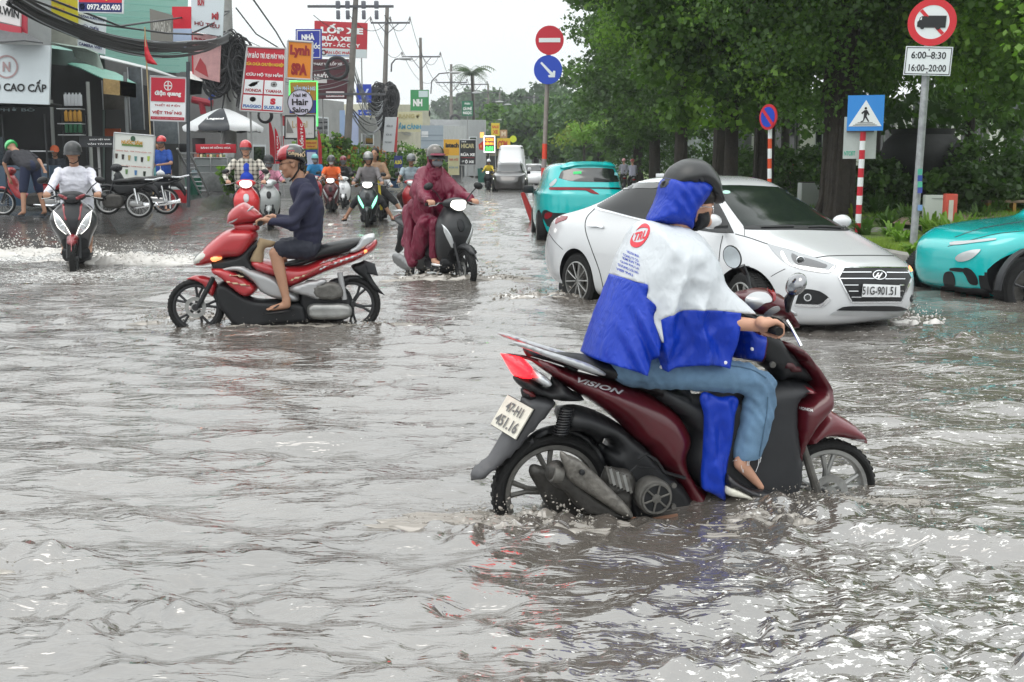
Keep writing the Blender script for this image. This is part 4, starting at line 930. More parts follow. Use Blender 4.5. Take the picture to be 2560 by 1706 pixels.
# turquoise taxi, seen from behind
TX=Frame((at(1466,500,21.3).x-.02,21.3,0),R(90+1),1)
tx=TX.thing('car','turquoise hatchback taxi seen from behind beyond the white sedan','car')
tb=car_body(tx,mk_levels(4.3,1.61,.9,1.02,1.06,4.2,3.2,2.5,.55,.8,3.6,.2),TEAL,((.8,.33),(3.4,.33)),.37,.9);tB=bvh_of([tb])
for x in(.8,3.4):
    for s in(-1,1):car_wheel(tx,(x,s*.79,.33),.33,.2,.22,BRIM if 'BRIM' in globals()else DALLOY,5,s,style=1)
tp=lambda n_,pts,m,**k:patch(n_,ZA(pts),tB,m,tx,TX.I,**dict(dict(step=7),**k))
tp('rear_window',[(300,100,1),(340,30),(480,5),(760,5),(940,40),(1000,95,1),(960,130),(820,140),(600,138),(420,130)],GLASSD)
tp('spoiler',[(320,10),(420,-35),(700,-40),(950,-15),(1020,40),(940,10),(700,-8),(480,-8)],TEAL,off=.03,th=.02)
tp('light_bar',[(215,195),(600,205),(660,235),(700,262,1),(620,250),(560,222),(215,216)],REDLENS,off=.008);tp('black_panel',[(215,190),(1000,198),(1000,212),(620,204),(215,196)],BLK,off=.006)
tp('side_lamp',[(245,130),(280,110),(270,150),(225,185),(215,160)],SILVER,off=.006,step=5);tp('window_label',[(443,42),(523,36),(523,62),(443,66)],mat('label_green',(.03,.55,.15),.5),off=.01,nosmooth=True);tp('window_label',[(845,48),(950,60),(960,88),(845,74)],mat('label_cyan',(.25,.6,.65),.5),off=.01,nosmooth=True)
tp('rear_wiper',[(648,103),(700,108),(800,125),(815,138),(720,132),(650,128)],BLACKP,off=.012,th=.008,step=5);tp('bumper_trim',[(150,420),(250,440),(600,470),(600,600),(160,560)],BLACKP,off=.006);tp('reflector',[(175,450),(235,440),(235,475),(180,500)],REDLENS,off=.012,step=5)
b=MB();b.box((1.95,.97,1.03),(.12,.2,.15),bev=.04);b.box((1.95,-.97,1.03),(.12,.2,.15),bev=.04);
for s in(-1,1):b=MB();b.box((2.85,.98*s,1.05),(.14,.22,.16),bev=.05);b.build('door_mirror',BLACKP,tx)
# turquoise electric car entering from the right
VX_O=at(2350,545,12.4)
wc=gp(2546,712,.33);VF=Frame((0,0,0),R(180+17),1);hd=Vector((math.cos(VF.a),math.sin(VF.a),0));lf=Vector((-math.sin(VF.a),math.cos(VF.a),0))
wc=at(2560,720,12.1);Ov=wc-hd*3.58-lf*.79;VF=Frame((Ov.x,Ov.y,wc.z-.33),VF.a,1)
vf=VF.thing('car','turquoise electric car entering the picture at the right edge','car')
vb=car_body(vf,mk_levels(4.08,1.6,.9,.98,1.03,4.1,2.55,1.9,.55,.8,4.6,.2),TEAL,((.8,.33),(3.58,.33)),.4,.9);vB=bvh_of([vb]);BRW=mat('black_alloy',(.03,.03,.033),.3,metal=.5,coat=.4)
for x in(.8,3.4):
    for s in(-1,1):car_wheel(vf,(x if x<2 else 3.58,s*.79,.33),.34,.21,.235,BRW,5,s,style=1,rot=.2)
vp=lambda n_,pts,m,**k:patch(n_,ZP(pts),vB,m,vf,VF.I,**dict(dict(step=6),**k))
vp('daylight_strip',[(2010,480),(2100,472),(2222,461),(2222,468),(2120,482),(2012,492)],SILVER,off=.006,th=.003,step=5)
vp('headlight',[(2036,550),(2075,525),(2150,512),(2140,530),(2100,560),(2050,568)],LENS,off=.01);vp('front_trim',[(1982,625),(2020,620),(2028,690),(1990,690)],BLACKP,off=.006);vp('bumper_recess',[(2070,602),(2110,608),(2140,670),(2105,672),(2085,640)],BLACKP,off=.008)
vp('lower_trim',[(1975,680),(2080,690),(2180,700),(2190,745),(2080,740),(1965,700)],DARKP,off=.01);vp('intake_slot',[(2010,600),(2070,600),(2080,615),(2010,610)],BLACKP,off=.008,step=5)
arch=[];cxp,czp=3.58,.33
b=MB();vs=[Vector((cxp+.44*math.cos(a),.905,czp+.44*math.sin(a)))for a in[PI*k/18 for k in range(19)]];b.tube(vs,.05,6,flat=.45);b.build('wheel_arch_trim',DARKP,vf)
seam(vf,VF,vB,ZP([(1998,498),(2100,470),(2220,440),(2353,425)]),1.5);seam(vf,VF,vB,ZP([(2030,455),(2150,415),(2353,380)]),1.5)
# far oncoming traffic
def simple_car(lab,u,y,rz,L,H,hw,m,hood,belt,xw,xr_,xt,van=False,name='car',cat='car',plate=True):
    p=at(u,470,y);hd=Vector((math.cos(rz),math.sin(rz),0));O=Vector((p.x,y,0))-hd*L;t=thing(name,lab,cat,O,rz,'oncoming cars far down the street');lv=mk_levels(L,H,hw,hood,belt,0,xw,xr_,xt,.72 if not van else .9,4.5 if not van else 6,.2)
    o=car_body(t,lv,m,((.85,.35),(L-.9,.35)),.4,hw);B=local_bvh(o)
    for x in(.85,L-.9):
        for s in(-1,1):car_wheel(t,(x,s*(hw-.11),.35),.35,.22,.23,ALLOY,6,s,style=1)
    k=hw/.9;fpatch('windscreen',[(-.72*k,belt+.05,1),(.72*k,belt+.05,1),(.62*k,H-.12),(0,H-.08),(-.62*k,H-.12)],B,GLASSD,t,.004,.003,.08)
    fpatch('grille',[(-.42*k,.72),(.42*k,.72),(.38*k,.6),(-.38*k,.6)],B,BLACKP,t,.006,.004,.05);fpatch('headlight',[(.48*k,.68),(.8*k,.74),(.84*k,.84),(.5*k,.78)],B,WHITEL if not van else LENS,t,.008,.004,.05,mirror=True);fpatch('lower_grille',[(-.6*k,.42),(.6*k,.42),(.55*k,.3),(-.55*k,.3)],B,BLACKP,t,.006,.004,.06)
    if plate:fpatch('number_plate',[(-.26,.46),(.26,.46),(.26,.57),(-.26,.57)],B,PLATE,t,.016,.003,.05)
    for s in(-1,1):b=MB();b.box((xw-.1,s*(hw+.1),belt+.05),(.12,.2,.16),bev=.04);b.build('door_mirror',BLACKP if not van else m,t)
    if not van:
        for s in(-1,1):b=MB();b.tube([(xt,s*hw*.62,H-.0),(xr_-.4,s*hw*.62,H+.02)],.02,6);b.build('roof_rail',SILVER,t)
    return t
simple_car('dark brown grey sport utility car coming down the flooded street',1273,61,R(-91),4.7,1.7,.94,mat('dark_brown_grey_paint',(.035,.032,.032),.28,coat=.9),1.05,1.08,3.45,2.8,.6)
vn=simple_car('tall white van behind the dark oncoming car',1277,68,R(-91),5.6,2.75,1.02,WHITEP,1.15,1.25,4.75,4.0,.4,True,'van','van',False)
simple_car('small white oncoming car right of the van',1331,80,R(-92),4.4,1.62,.9,WHITEP,.98,1.02,3.3,2.7,.6)
simple_car('white oncoming car with dark red bonnet left of the no entry post',1369,84,R(-90),4.4,1.5,.9,mat('dark_red_car',(.16,.02,.02),.3,coat=.8),.98,1.0,3.2,2.5,.8)
simple_car('farther white oncoming car behind the taxi roof',1383,98,R(-90),4.4,1.5,.9,CARW,.98,1.0,3.2,2.5,.8);simple_car('farthest pale oncoming car beside the white car',1352,112,R(-90),4.4,1.5,.9,mat('pale_silver_car',(.5,.5,.52),.3,metal=.4,coat=.8),.98,1.0,3.2,2.5,.8)
# ================== forecourt, shops and signs on the left
GZ=.45
WALLC=lambda n,c,v=.15:mat(n,c,.8,var=v,vs=1.5,bump=.15,bs=25)
def build_forecourt():
    edge=[(-260,640),(0,602),(300,590),(430,566),(540,530),(640,508),(760,492),(860,480),(1000,468),(1150,456),(1200,452)]
    e=[gp(u,v,WZ-.03)for u,v in edge];inner=[]
    for p in e:inner.append(Vector((p.x-1.2,p.y+3.2*min(1,p.y/30),GZ)))
    V=[tuple(p)for p in e]+[tuple(p)for p in inner]+[(p.x-60,p.y+12,GZ)for p in inner];n=len(e);F=[]
    F+=[(i,i+1,n+i+1,n+i)for i in range(n-1)]+[(n+i,n+i+1,2*n+i+1,2*n+i)for i in range(n-1)]
    o=link_mesh('pavement',V,F,mat('wet_pavement',(.07,.068,.066),.16,var=.6,vs=1.1,bump=.35,bs=6,dist=.03),None,False);tag(o,kind='structure')
build_forecourt()
def quad_pt(Q,s,t):
    """s right 0..1, t down 0..1"""
    return(Q[0]*(1-s)+Q[1]*s)*(1-t)+(Q[3]*(1-s)+Q[2]*s)*t
def quad_px(px4,yl,yr=None):
    yr=yl if yr is None else yr;y=[yl,yr,yr,yl];return[at(p[0],p[1],k)for p,k in zip(px4,y)]
def slab(name,Q,th,m,parent):
    n=(Q[1]-Q[0]).cross(Q[3]-Q[0]).normalized()
    if n.y<0:n=-n
    b=MB();vs=[q for q in Q]+[q+n*th for q in Q]
    b.add(vs,[(0,1,2,3),(7,6,5,4),(0,4,5,1),(1,5,6,2),(2,6,7,3),(3,7,4,0)]);return b.build(name,m,parent,False),n
def items_on(Q,items,parent,n):
    for it in items:
        k=it[0];lift=.012 if k!='text' else .02
        if k=='text':
            _,txt,cx,cy,w,h,m=it[:7];bold=it[7]if len(it)>7 else .02
            V,F=text_tris(txt,bold)
            if not len(V):continue
            lo,hi=V.min(0),V.max(0);q=(V-(lo+hi)/2)/(hi-lo)
            link_mesh('lettering',[quad_pt(Q,cx+a*w,cy-b*h)-n*lift for a,b in q],F,m,parent,False)
        else:
            if k=='rect':_,x0,y0,x1,y1,m=it;P=[(x0,y0),(x1,y0),(x1,y1),(x0,y1)]
            elif k=='poly':_,P,m=it
            elif k=='disc':
                _,cx,cy,rx,ry,m=it;P=[(cx+rx*math.cos(2*PI*i/28),cy+ry*math.sin(2*PI*i/28))for i in range(28)]
            if k=='ring':
                _,cx,cy,rx,ry,w,m=it;N=28;vs=[]
                for f in(1,1-w):
                    for i in range(N):a=2*PI*i/N;vs.append(quad_pt(Q,cx+rx*f*math.cos(a),cy+ry*f*math.sin(a))-n*(lift+.004))
                link_mesh('emblem',vs,[(i,(i+1)%N,N+(i+1)%N,N+i)for i in range(N)],m,parent,False);continue
            if k=='line':
                _,P,w,m=it;P=strip_px(P,w);V_=P
                h=len(P)//2;fs=[(i,i+1,2*h-2-i,2*h-1-i)for i in range(h-1)]
                link_mesh('emblem',[quad_pt(Q,a,b)-n*(lift+.004)for a,b in P],fs,m,parent,False);continue
            # fan is enough for the convex shapes, others are triangulated
            V,T,_b=triang(P,9);link_mesh('panel',[quad_pt(Q,a,b)-n*lift for a,b in V],[tuple(t)for t in T],m,parent,False)
def C_(h,n=None,**k):return mat('sign_'+h+(n or ''),hexc(h),k.pop('rough',.45),**k)
def sign(name,label,px4,y,bg,items=(),yr=None,th=.08,cat='sign',frame=None,fw=.03,posts=0,group='shop signs along the street',smt=None):
    Q=quad_px(px4,y,yr);c=(Q[2]+Q[3])/2;t=thing(name,label,cat,c,0,group);Q=[q-c for q in Q]
    if posts:
        b=MB();g=GZ-c.z
        for s in(.12,.88)if posts==2 else(.5,):
            p=quad_pt(Q,s,.5)+Vector((0,th+.03,0));b=MB();b.tube([(p.x,p.y,g),(p.x,p.y,p.z)],.035,8);b.build('post',mat('post_grey',(.3,.3,.3),.5),t)
    o,n=slab('board',Q,th,bg,t)
    if frame:
        b=MB()
        for i in range(4):b.tube([Q[i]-n*.01,Q[(i+1)%4]-n*.01],fw,6)
        b.build('frame',frame,t)
    items_on(Q,items,t,n);return t
def wall_box(name,label,px4,y,m,depth=4.,yr=None,cat='building',extra=None,group=None):
    """a building: its front is the outlined quad, it runs back by depth"""
    Q=quad_px(px4,y,yr);c=Vector(((Q[2].x+Q[3].x)/2,(Q[2].y+Q[3].y)/2,GZ));t=thing(name,label,cat,c,0,group);Q=[q-c for q in Q];slab('wall',Q,depth,m,t)
    n=(Q[1]-Q[0]).cross(Q[3]-Q[0]).normalized();n=n if n.y>0 else-n
    return t,Q,n
def rc(x0,y0,x1,y1):return[(x0,y0),(x1,y0),(x1,y1),(x0,y1)]
W=C_('dfe3e6');RD=C_('c11a30');RD2=C_('b5182c');WH=C_('eceff2');BK=C_('16181c');NV=C_('1a2060');BL=C_('2148b8');YL=C_('e6c933');OR=C_('e98a1e');DRD=C_('9c1420')
INTER=mat('interior_shade',(.018,.018,.02),.7,var=.4,vs=1.2)
# --- buildings behind everything, from left to right
def facade(t,Q,n,wins=(),mw=GLASSD,mf=None):
    for(x0,y0,x1,y1)in wins:
        P=[quad_pt(Q,a,b)-n*.03 for a,b in((x0,y0),(x1,y0),(x1,y1),(x0,y1))];f,_=slab('window',P,.04,mf or W,t)
        P=[quad_pt(Q,a,b)-n*.045 for a,b in((x0+.1*(x1-x0),y0+.08*(y1-y0)),(x1-.1*(x1-x0),y0+.08*(y1-y0)),(x1-.1*(x1-x0),y1-.08*(y1-y0)),(x0+.1*(x1-x0),y1-.08*(y1-y0)))];slab('pane',P,.03,mw,f)
def shop(label,px4,y,wall,depth=5,yr=None,opening=None,wins=(),name='shop_building'):
    t,Q,n=wall_box(name,label,px4,y,wall,depth,yr,group='shops along the left side of the street')
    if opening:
        x0,y0,x1,y1=opening;P=[quad_pt(Q,a,b)-n*.02 for a,b in((x0,y0),(x1,y0),(x1,y1),(x0,y1))];slab('shaded_front_sheet',P,.03,INTER,t)  # solid near-black sheet; the shade inside the shop is put into its colour
    facade(t,Q,n,wins);return t,Q,n
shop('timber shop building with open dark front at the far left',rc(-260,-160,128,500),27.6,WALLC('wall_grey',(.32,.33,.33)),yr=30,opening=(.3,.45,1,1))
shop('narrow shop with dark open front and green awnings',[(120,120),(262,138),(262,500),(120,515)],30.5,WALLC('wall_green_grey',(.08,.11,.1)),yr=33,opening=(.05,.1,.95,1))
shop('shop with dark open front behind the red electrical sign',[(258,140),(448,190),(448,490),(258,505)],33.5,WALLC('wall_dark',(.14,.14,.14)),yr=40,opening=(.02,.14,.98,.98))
shop('mint green corrugated house above the shops',rc(225,-140,470,180),48,mat('mint_cladding',(.27,.5,.43),.6),6,yr=51)
g_=[c for c in scene.objects if c.get('label','').startswith('mint')][0]
b=MB()
for i in range(16):b.box((.0,-1.35,at(300,-60,48).z-GZ-i*.27),(4.2,.05,.05),rz=.6)
b.build('cladding_rib',mat('mint_cladding2',(.2,.42,.36),.6),g_)
shop('grey walled shop with a large red and blue letter logo',rc(440,120,618,478),52,WALLC('wall_plain',(.2,.195,.195)),yr=56)
shop('white walled shop behind the motorbike service sign',rc(600,150,735,474),57,WALLC('wall_white',(.5,.5,.5)),yr=62,wins=((.2,.65,.45,.85),))
shop('small white house behind the spa sign',[(690,235),(860,255),(860,464),(690,470)],63,WALLC('wall_white2',(.42,.42,.41)),yr=70,wins=((.55,.2,.75,.42),(.1,.3,.3,.5)))
shop('grey house with roller door beside the leaning pole',[(840,285),(985,300),(985,455),(840,464)],71,WALLC('wall_grey2',(.34,.34,.33)),yr=80,wins=((.4,.25,.62,.42),))
shop('cream shop with a large painted name board',rc(975,262,1075,452),81,WALLC('wall_cream',(.48,.46,.36)),yr=92,wins=((.2,.62,.45,.85),))
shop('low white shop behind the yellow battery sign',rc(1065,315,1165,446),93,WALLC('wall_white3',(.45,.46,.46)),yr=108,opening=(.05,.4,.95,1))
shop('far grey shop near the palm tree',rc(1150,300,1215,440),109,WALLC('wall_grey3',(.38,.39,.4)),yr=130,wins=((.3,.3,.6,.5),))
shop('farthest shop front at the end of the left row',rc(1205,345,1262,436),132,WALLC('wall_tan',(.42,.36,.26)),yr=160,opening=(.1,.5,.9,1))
# roofs and awnings
def sheet(name,label,pts,m,cat='awning',th=.03,group=None,par=None):
    """pts: list of (u, v, y) rows of two edges -> a thin sheet"""
    A=[at(*p)for p in pts[0]];B=[at(*p)for p in pts[1]];n=len(A);c=A[0]if par is None else Vector((0,0,0))
    V=[p-c for p in A+B]+[p-c+Vector((0,0,th))for p in A+B]
    F=[(i,i+1,n+i+1,n+i)for i in range(n-1)]+[(2*n+n+i,2*n+n+i+1,2*n+i+1,2*n+i)for i in range(n-1)]
    F+=[(i,i+1,2*n+i+1,2*n+i)for i in range(n-1)]+[(n+i,n+i+1,3*n+i+1,3*n+i)for i in range(n-1)]+[(0,n,3*n,2*n),(n-1,2*n-1,4*n-1,3*n-1)]
    o=link_mesh(name,V,F,m,par,False);o.location=c
    bm=bmesh.new();bm.from_mesh(o.data);bmesh.ops.recalc_face_normals(bm,faces=bm.faces);bm.to_mesh(o.data);bm.free()
    if label:tag(o,label,cat,group)
    return o
GRN=mat('green_awning',(.12,.32,.25),.5,var=.2,vs=3);PGRN=mat('pale_green_awning',(.42,.52,.46),.55,var=.15,vs=3)
sheet('awning','dark corrugated sheet roof edge over the white timber banner',[[(-10,76,28),(30,84,28.2),(60,86,28.4),(105,108,28.8)],[(-10,108,26.5),(30,106,26.6),(60,104,26.7),(108,110,27)]],mat('rusty_sheet',(.08,.085,.09),.6,var=.3),group='awnings')
sheet('awning','pale green curved plastic awning above the oil bottles',[[(125,108,31),(155,118,31),(180,125,31),(188,145,30.6)],[(150,112,27.5),(215,122,27.5),(245,135,27.5),(259,176,27.2)]],PGRN,group='awnings')
sheet('awning','green canvas awning with tan valance over the shop front',[[(150,157,31.5),(200,172,31),(258,199,30)],[(215,163,31.5),(290,184,31),(341,212,30)]],GRN,group='awnings')
sheet('awning_valance','tan printed canvas strip hanging under the green awning',[[(258,199,29.95),(300,205,29.9),(340,212,29.9)],[(259,235,29.9),(300,239,29.9),(340,245,29.9)]],mat('tan_canvas',(.38,.26,.11),.8,var=.3,vs=8),'canopy')
sheet('awning','long white edged metal roof over the electrical shop',[[(250,140,33),(380,172,35),(470,205,37)],[(250,146,31.4),(380,178,33),(450,199,35)]],mat('white_edge',(.5,.52,.52),.6),group='awnings')
sheet('awning','white canvas canopy between the dark pole and the coffee umbrella',[[(468,176,42),(480,182,42),(506,203,41)],[(470,198,38),(485,202,38),(506,208,38)]],mat('white_canvas',(.6,.6,.58),.8),group='awnings')
sheet('awning_valance','dirty white canvas flap below the white canopy',[[(472,200,37.9),(506,206,37.9)],[(472,238,37.9),(504,236,37.9)]],mat('dirty_canvas',(.42,.41,.35),.9,var=.3,vs=6),'canopy')
# --- signs, near to far
sign('shop_banner','large white timber shop banner reading GỖ CAO CẤP',[(-120,108),(126,114),(122,262),(-120,254)],27.2,C_('ccd4d8',var=.06,vs=2,bump=.1,bs=3),[('text','GỖ CAO CẤP',.665,.69,.62,.21,BK,.03),('ring',.56,.38,.12,.2,.16,C_('a98f90')),('text','N',.56,.38,.08,.17,C_('a98f90'),.04)])
sign('shop_sign','white and red sign with black lettering at the top left corner',[(-60,-30),(52,4),(50,66),(-60,40)],28.5,C_('d9d6d6'),[('text','0523.WIN',.6,.55,.75,.34,BK,.04)],group='shop signs along the street')
sign('shop_sign','red side panel beside the white sign at the top left',[(50,24),(66,30),(66,84),(50,78)],28.6,C_('b83a4a'))
sign('shop_sign','red strip board below the white corner sign',[(-60,46),(52,68),(52,84),(-60,66)],28.45,C_('b83a4a'))
sign('shop_sign','yellow board with orange lettering behind the cables',[(100,-30),(194,2),(193,62),(100,28)],33,C_('cfc12f'),[('text','CƠM TẤM SƯỜN',.5,.32,.86,.18,C_('cf7a35'),.05),('text','BÌ CHẢ',.45,.6,.5,.16,C_('cf7a35'),.05)])
sign('shop_sign','white board with small navy lettering under the yellow board',[(193,30),(264,44),(261,136),(190,120)],33.2,C_('d3d9de'),[('text','THƯỜNG XUÂN KHỎE',.5,.08,.92,.09,NV,.04),('text','SỬA CHỮA',.5,.36,.6,.14,NV,.05),('text','ĐIỆN NƯỚC',.45,.62,.7,.1,NV,.03),('text','CAMERA WIFI',.5,.86,.8,.08,NV,.03)])
sign('shop_sign','old grey panel wall sign left of the navy lettered board',[(94,58),(192,86),(190,122),(94,108)],31.6,C_('a6a69c',var=.2,vs=4))
sign('shop_sign','red and navy sign with phone number 0972.420.400',[(194,-32),(308,-32),(307,34),(195,31)],28,WH,[('rect',.02,0,.98,.6,RD),('text','TÀI ĐỘNG',.55,.36,.8,.34,YL,.05),('rect',.02,.6,.98,.96,NV),('text','0972.420.400',.58,.78,.74,.22,TXTW,.03),('disc',.1,.77,.055,.12,TXTW),('text','☎',.1,.77,.07,.12,NV,.0)])
sign('shop_sign','leaning grey fascia sign with white lettering below the mint house',[(374,22),(431,38),(431,118),(377,110)],38,C_('77746e'),[('text','SƠN GIẢ ĐÁ',.55,.4,.8,.4,C_('b9b7b0'),.03)])
sign('shop_sign','plain bright red panel under the roof edge',rc(430,17,477,72),39,C_('c8102a'))
sign('shop_sign','pale blue panel under the bright red panel',rc(431,72,478,128),39,C_('a9b8d2'))
sign('shop_sign','tall white and red printed sign left of the thick utility pole',[(477,-40),(562,-40),(556,92),(479,78)],40.5,C_('c9d3d8'),[('text','BÚN',.3,.35,.2,.2,C_('a32a33'),.05),('text','MÌ',.75,.62,.22,.15,C_('a32a33'),.06),('text','HỦ TIẾU',.5,.8,.8,.12,C_('7b1d25'),.04)])
sign('shop_sign','red framed sign with faded food picture behind the pole',[(478,79),(552,94),(548,206),(481,190)],41,C_('c99b9b',var=.2,vs=3),[('rect',0,0,.05,1,RD),('text','3332',.4,.2,.6,.18,C_('8a2028'),.06),('poly',[(.1,.85),(.3,.55),(.5,.7),(.6,.95)],C_('a63a40'))])
sign('electrical_shop_sign','red and white electrical shop sign with compass emblem on posts',[(375,190),(467,195),(464,305),(374,302)],30,WH,[('rect',.035,.03,.965,.56,C_('bd1f38')),('ring',.5,.2,.115,.11,.18,TXTW),('line',[(.5,.1),(.5,.3)],.03,TXTW),('line',[(.39,.2),(.61,.2)],.03,TXTW),('text','điện quang',.5,.38,.72,.14,TXTW,.05),('text','THIẾT BỊ ĐIỆN',.49,.64,.7,.075,C_('a81b2e'),.02),('text','VIỆT THẮNG',.48,.8,.82,.12,C_('a81b2e'),.04),('rect',.035,.9,.965,.97,C_('b2243a')),('text','ĐT: 0939.171.829 - 0778.829.176',.5,.935,.84,.035,C_('d98e97'),.01)],frame=SILVER,fw=.012)
sign('motorbike_service_sign','tall red sign for motorbike service with four maker badges',[(618,117),(714,122),(709,283),(600,277)],40,C_('bf1730'),[('text','ẢM BẢO TRÌ XE MÁY WIN',.5,.12,.98,.1,TXTW,.03),('text','SỬA CHỮA CHUYÊN NGHIỆP',.5,.26,.94,.075,C_('dcb82a'),.04),('text','CỨU HỘ TẠI HẦM',.5,.42,.9,.075,TXTW,.05),('rect',.04,.505,.49,.72,WH),('rect',.52,.505,.97,.72,WH),('rect',.04,.745,.49,.965,WH),('rect',.52,.745,.97,.965,WH),('poly',[(.12,.6),(.22,.55),(.4,.52),(.34,.56),(.36,.57),(.3,.59),(.31,.6),(.2,.62)],C_('c8223a')),('text','HONDA',.27,.67,.38,.05,C_('a01a2a'),.04),('disc',.745,.565,.075,.042,C_('c4253b')),('ring',.745,.565,.05,.03,.3,TXTW),('text','YAMAHA',.745,.67,.4,.05,C_('b52036'),.03),('poly',[(.27,.77),(.34,.79),(.34,.83),(.27,.855),(.2,.83),(.2,.79)],C_('2a74c0')),('text','PIAGGIO',.27,.92,.42,.05,C_('2f68b0'),.04),('text','S',.745,.83,.13,.1,C_('c8223a'),.08),('text','SUZUKI',.745,.925,.4,.05,C_('2f68b0'),.04)],frame=mat('frame_pale',(.5,.5,.5),.5),fw=.03,posts=2)
sign('spa_sign','orange sign reading Lynh SPA in dark red letters',[(720,102),(782,106),(778,200),(716,196)],44,C_('de861c'),[('text','Lynh',.5,.27,.8,.34,C_('951411'),.06),('text','SPA',.5,.74,.64,.32,C_('951411'),.07)],frame=mat('frame_pale',(.5,.5,.5),.5),fw=.04)
sign('dental_sign','blue sign with white border and lettering NHÀ behind the spa sign',rc(739,73,804,148),48,C_('1f2f9a'),[('line',[(.06,.05),(.94,.05),(.94,.95),(.06,.95),(.06,.05)],.03,TXTW),('text','NHÀ',.48,.25,.5,.22,TXTW,.06),('text','THUỐC',.66,.56,.58,.2,TXTW,.06),('text','TÂY',.55,.83,.35,.16,TXTW,.05)])
sign('tyre_shop_billboard','large red tyre shop billboard reading LỐP XE RỬA XE',[(786,52),(919,58),(917,146),(786,142)],62,C_('b3202f'),[('text','LỐP XE',.52,.2,.8,.27,TXTW,.05),('text','RỬA XE',.42,.46,.55,.17,TXTW,.06),('text','NHỚT - ẮC QUY',.44,.64,.86,.17,TXTW,.05),('rect',0,.755,1,1,C_('c7d0d2')),('text','TÂN LỘC PHÁT',.45,.87,.55,.12,C_('b3303a'),.04),('ring',.18,.88,.05,.08,.4,BK),('line',[(.25,.95),(.66,.95)],.02,C_('3f63a8'))],posts=2)
sign('maroon_shop_board','dark maroon tyre shop board with white letters under the billboard',rc(781,148,872,248),60.5,C_('4a1722'),[('text','THAY VÁ LỐP XE',.42,.11,.8,.1,C_('c9c4c4'),.05),('text','NHỚT',.26,.42,.42,.18,C_('d8d4d4'),.06),('rect',.04,.5,.4,.6,C_('c9c4c4'))])
sign('shop_sign','small white board with red lettering on the maroon wall',rc(815,229,860,243),60,C_('d8cfd0'),[('text','DƯỠNG XE',.5,.5,.85,.6,C_('b53a45'),.05)])
ledg=mat('green_led',(.1,1,.2),.4,emit=1.3,ecol=(.1,1.,.15))
sign('led_framed_sign','orange sign with glowing green tube frame behind the round salon sign',rc(724,204,792,285),47,C_('b07a2c'),[('text','VĂN PHÒNG',.55,.2,.8,.16,C_('b9c6ec'),.05),('text','ANH',.5,.42,.5,.18,C_('d8def2'),.06),('rect',0,.58,1,.98,C_('333a86')),('text','LUẬT SƯ',.5,.78,.7,.16,C_('c7cdea'),.04)])
Q=quad_px([(724,204),(793,204),(793,316),(724,240)],46.8);b=MB();b.tube([Q[3],Q[0],Q[1],Q[2]],.032,6);tag(b.build('led_tube',ledg,None),'glowing green light tube bent around the orange sign','light tube')
t_=thing('round_salon_sign','round white sign reading Nail Mi Hair Salon','sign',at(751,257,43),0,'shop signs along the street');b=MB();b.lathe([(0,-.04),(.46,-.04),(.46,.04),(0,.04)],Matrix.Rotation(PI/2,4,'X'),40);b.build('board',C_('d7d8ea'),t_);b=MB();b.lathe([(.455,-.05),(.48,-.05),(.48,.05),(.455,.05)],Matrix.Rotation(PI/2,4,'X'),40,True);b.build('frame',BK,t_)
for tx,z,w,h in(('Nail Mi',.27,.5,.13),('Hair',.02,.62,.24),('Salon',-.27,.6,.2)):lettering('lettering',tx,BK,t_,(0,-.05,z),(1,0,0),(0,0,1),(0,-1,0),fit=(w,h),bold=.03)
sign('shop_sign','white sign with gold script and grey triangle under the salon sign',rc(712,290,787,347),46,C_('cfd0ce'),[('text','Loyal',.5,.42,.5,.4,C_('b79a5d'),.0),('poly',[(.08,.1),(.3,.75),(.05,.75)],C_('7d7c7a')),('text','ROYAL SPA',.7,.78,.45,.08,C_('8d8d8d'),.0)],frame=BK,fw=.03)
sign('shop_sign','small yellow board with red lettering beside the red flag',rc(763,351,793,372),45,C_('c99a3c'),[('text','CHUYÊN NGÀNH',.5,.3,.85,.25,C_('a63d28'),.05),('text','THẨM MỸ',.5,.7,.7,.25,C_('a63d28'),.05)])
sign('shop_sign','blue and white panel below the small yellow board',rc(764,375,793,415),45,C_('2a3f8a'),[('rect',.12,.15,.88,.95,C_('b8c2d8'))],posts=1)
sign('shop_sign','blue sign with a large white V emblem behind the thick pole',rc(891,211,928,257),70,C_('1f3fae'),[('poly',[(.15,.25),(.3,.25),(.5,.65),(.5,.8)],C_('9fb3e2')),('poly',[(.85,.25),(.7,.25),(.5,.65),(.5,.8)],C_('c9d3f0')),('text','VINFAST',.5,.88,.75,.09,C_('a9b8e0'),.02)],posts=1)
sign('shop_sign','small blue direction board with white arrow',rc(895,275,928,289),70,C_('2549b0'),[('text','→',.75,.5,.3,.5,TXTW,.06),('text','SỐ 7',.3,.5,.3,.5,C_('c9d3f0'),.04)])
sign('hanging_banner','long pale blue banner left of the leaning utility pole',rc(849,276,862,388),60,C_('9db4d8'),group='hanging banners')
sign('hanging_banner','long pale lilac banner right of the leaning utility pole',rc(876,279,896,391),60,C_('b4bfe0'),group='hanging banners')
sign('notice_board','leaning white notice board with red right edge',[(963,293),(996,293),(992,381),(955,379)],64,C_('c3c6ca'),[('poly',[(.9,0),(1,0),(1,1),(.8,1)],C_('b33b38')),('text','SỬA XE',.4,.25,.45,.07,C_('666a70'),.03),('text','RỬA XE',.38,.5,.4,.07,C_('666a70'),.03),('text','THAY NHỚT',.38,.72,.5,.07,C_('666a70'),.03)],posts=2)
sign('shop_sign','green sign with large white N above the plant shop',rc(1026,225,1072,277),78,C_('3f8f5a'),[('text','NH',.4,.62,.5,.35,TXTW,.06),('rect',.45,.05,.95,.35,C_('c7d6d8'))])
